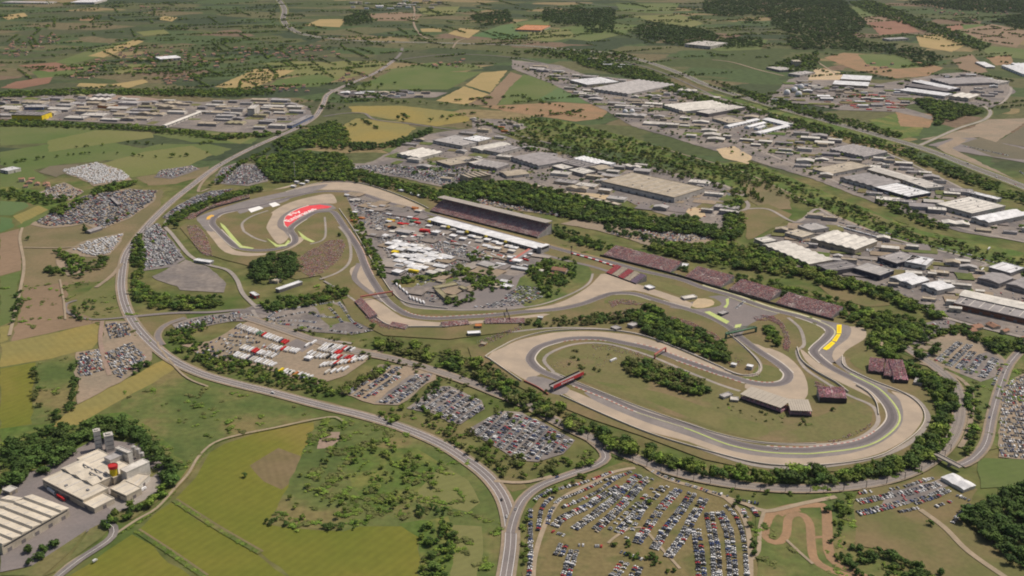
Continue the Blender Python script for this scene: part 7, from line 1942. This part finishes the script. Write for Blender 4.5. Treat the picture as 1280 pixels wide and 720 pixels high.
def view_size(t):
    px, py = pix((t[0], t[1], 0))
    if not (-5 < px < 1285 and -5 < py < 728): return -1
    return t[2] / math.hypot(t[0], t[1], CAMH)
def nm_kind(ki):
    return {'pine': 'pine_tree', 'conifer': 'conifer_tree', 'poplar': 'poplar_tree'}.get(KORDER[ki][0], 'broadleaf_tree')
def make_tree(t, label, group=None):
    x, y, h, w, ki, _ = t
    kn, i = KORDER[ki]
    r = empty(nm_kind(ki), (x, y, 0), rng.uniform(0, 6.28)); r.scale = (h * w, h * w, h)
    tag(r, label, 'tree', group)
    link(bpy.data.objects.new('crown', KINDS[kn][i]), r); link(bpy.data.objects.new('trunk', TRUNKS[i % 3]), r)
    return r
for t in sing: make_tree(t, t[5])
TREES.sort(key=view_size, reverse=True)
near = TREES[:300 - len(sing)]
rest = [t for t in TREES[len(near):] if view_size(t) > 0 or rng.random() < .5]
tone = {'broad': 'mid-green', 'broad_dark': 'dark green', 'broad_olive': 'olive green', 'broad_lime': 'pale green', 'pine': 'dark spreading', 'conifer': 'dark pointed', 'poplar': 'slim'}
def size_word(h): return 'low' if h < 6 else ('small' if h < 8 else ('medium' if h < 10 else ('tall' if h < 11.6 else 'towering')))
for t in near:
    make_tree(t, f"{size_word(t[2])} {tone[KORDER[t[4]][0]]} tree {t[5]}", 'trees ' + t[5])
rest = np.array([(t[0], t[1], t[2], t[3], t[4]) for t in rest])
scatter('woodland', 'belts, hedges and woods of further trees across the whole landscape', [KINDS[k][i] for k, i in KORDER], np.c_[rest[:, 0], rest[:, 1], np.zeros(len(rest))],
        rng.uniform(0, 6.28, len(rest)), np.c_[rest[:, 2] * rest[:, 3], rest[:, 2] * rest[:, 3], rest[:, 2]], rest[:, 4].astype(int))
# undergrowth on rough ground
BUSHES = """
.5|392,528 430,520 480,533 560,563 608,598 624,630 634,660 628,730 526,730 524,672 505,658 450,658 430,664 331,655 345,640 372,580
.3|0,535 60,530 100,520 155,515 200,545 235,585 205,625 160,550 110,548 0,620
.12|150,492 222,457 400,520 330,536 270,555 240,590 200,560
.3|870,205 940,202 1050,248 1150,288 1290,318 1290,350 1110,296 1010,256 930,226
.25|690,290 760,310 850,340 1000,380 1100,410 1180,430 1200,470 1100,430 1000,400 840,345 700,312
.35|735,545 800,560 890,588 1000,600 1080,592 1140,572 1190,530 1200,545 1150,590 1060,612 950,614 860,600 760,568
.35|1028,622 1066,612 1068,680 1110,700 1190,730 1065,730 1040,690
.3|945,640 1030,628 1040,700 1070,730 945,730
.3|1190,460 1250,440 1290,430 1290,480 1250,560 1215,570 1200,540
.16|640,150 700,150 800,175 870,205 930,225 935,245 880,220 800,195 720,182 650,172
.12|810,100 900,118 960,135 1090,170 1130,180 1100,182 1000,152 900,122
.3|240,462 300,478 400,500 520,530 600,575 650,600 640,590 560,540 470,500 430,494 330,480
.10|400,345 450,380 470,420 440,430 400,420 345,400 330,390
.2|880,497 930,508 1020,526 1010,534 940,528 880,510
.15|590,470 640,505 700,545 740,560 735,566 690,550 620,515
.2|46,453 95,440 96,490 90,510 60,530 40,530
.12|0,360 126,350 160,380 200,430 90,400 30,420
"""
bs_ = []
for row in BUSHES.strip().splitlines():
    d_, pts_ = row.split('|')
    for x, y in sample_poly(pts_, float(d_) / 100 * 9):
        if mnoise.noise(Vector((x / 17, y / 17, 2.2))) + .6 * mnoise.noise(Vector((x / 55, y / 55, 7.7))) < .22: continue
        bs_.append((x, y, rng.uniform(.7, 1.9) if rng.random() < .8 else rng.uniform(1.8, 3.2), int(rng.choice(KIDX['bush'] + KIDX['bush_olive']))))
for pts_ in ("170,664 210,690 256,722", "217,626 270,660 325,692", "150,668 196,636 236,592 268,554 345,535"):
    for x, y in sample_line(pts_, 2.5, .5): bs_.append((x, y, rng.uniform(.7, 1.4), KIDX['bush'][0]))
bs_ = np.array(bs_); kb = KIDX['bush'] + KIDX['bush_olive']
scatter('undergrowth', 'low bushes and scrub on the rough ground round the circuit', [KINDS[KORDER[k][0]][KORDER[k][1]] for k in kb], np.c_[bs_[:, 0], bs_[:, 1], np.zeros(len(bs_))], rng.uniform(0, 6.28, len(bs_)),
        np.c_[bs_[:, 2] * 3.4, bs_[:, 2] * 3.4, bs_[:, 2]], bs_[:, 3].astype(int) - kb[0])
print('TREES', len(near), len(rest), len(bs_))
# ------------------------------------------------------------------ the air: one closed box of even, thin haze
hm_ = bpy.data.materials.new('haze'); hm_.use_nodes = True
hn = hm_.node_tree; hn.nodes.remove(hn.nodes['Principled BSDF'])
pv = hn.nodes.new('ShaderNodeVolumePrincipled'); pv.inputs['Color'].default_value = (.78, .82, .95, 1); pv.inputs['Density'].default_value = HAZE; pv.inputs['Anisotropy'].default_value = .2
hn.links.new(pv.outputs[0], hn.nodes['Material Output'].inputs['Volume'])
q = MB(); q.box(-16000, 16000, -3000, 31000, -2, CAMH + 15, 0, True, True)
q.f = [f[::1] for f in q.f]
tag(q.build('haze', [hm_]), kind='stuff')

# ------------------------------------------------------------------ labels that would still be shared get their place in the row
by = {}
for o in SC.objects:
    if o.parent is None and 'label' in o and 'kind' not in o: by.setdefault(o['label'], []).append(o)
for lb, os_ in by.items():
    if len(os_) < 2: continue
    os_.sort(key=lambda o: pix(o.location)[0])
    for k, o in enumerate(os_):
        t = f"{lb}, {ordw(k + 1)} from the left"
        o['label'] = t
for o in SC.objects:
    if o.parent is None and 'label' in o:
        n = len(o['label'].split())
        if n > 16: print('LONG', n, o['label'])
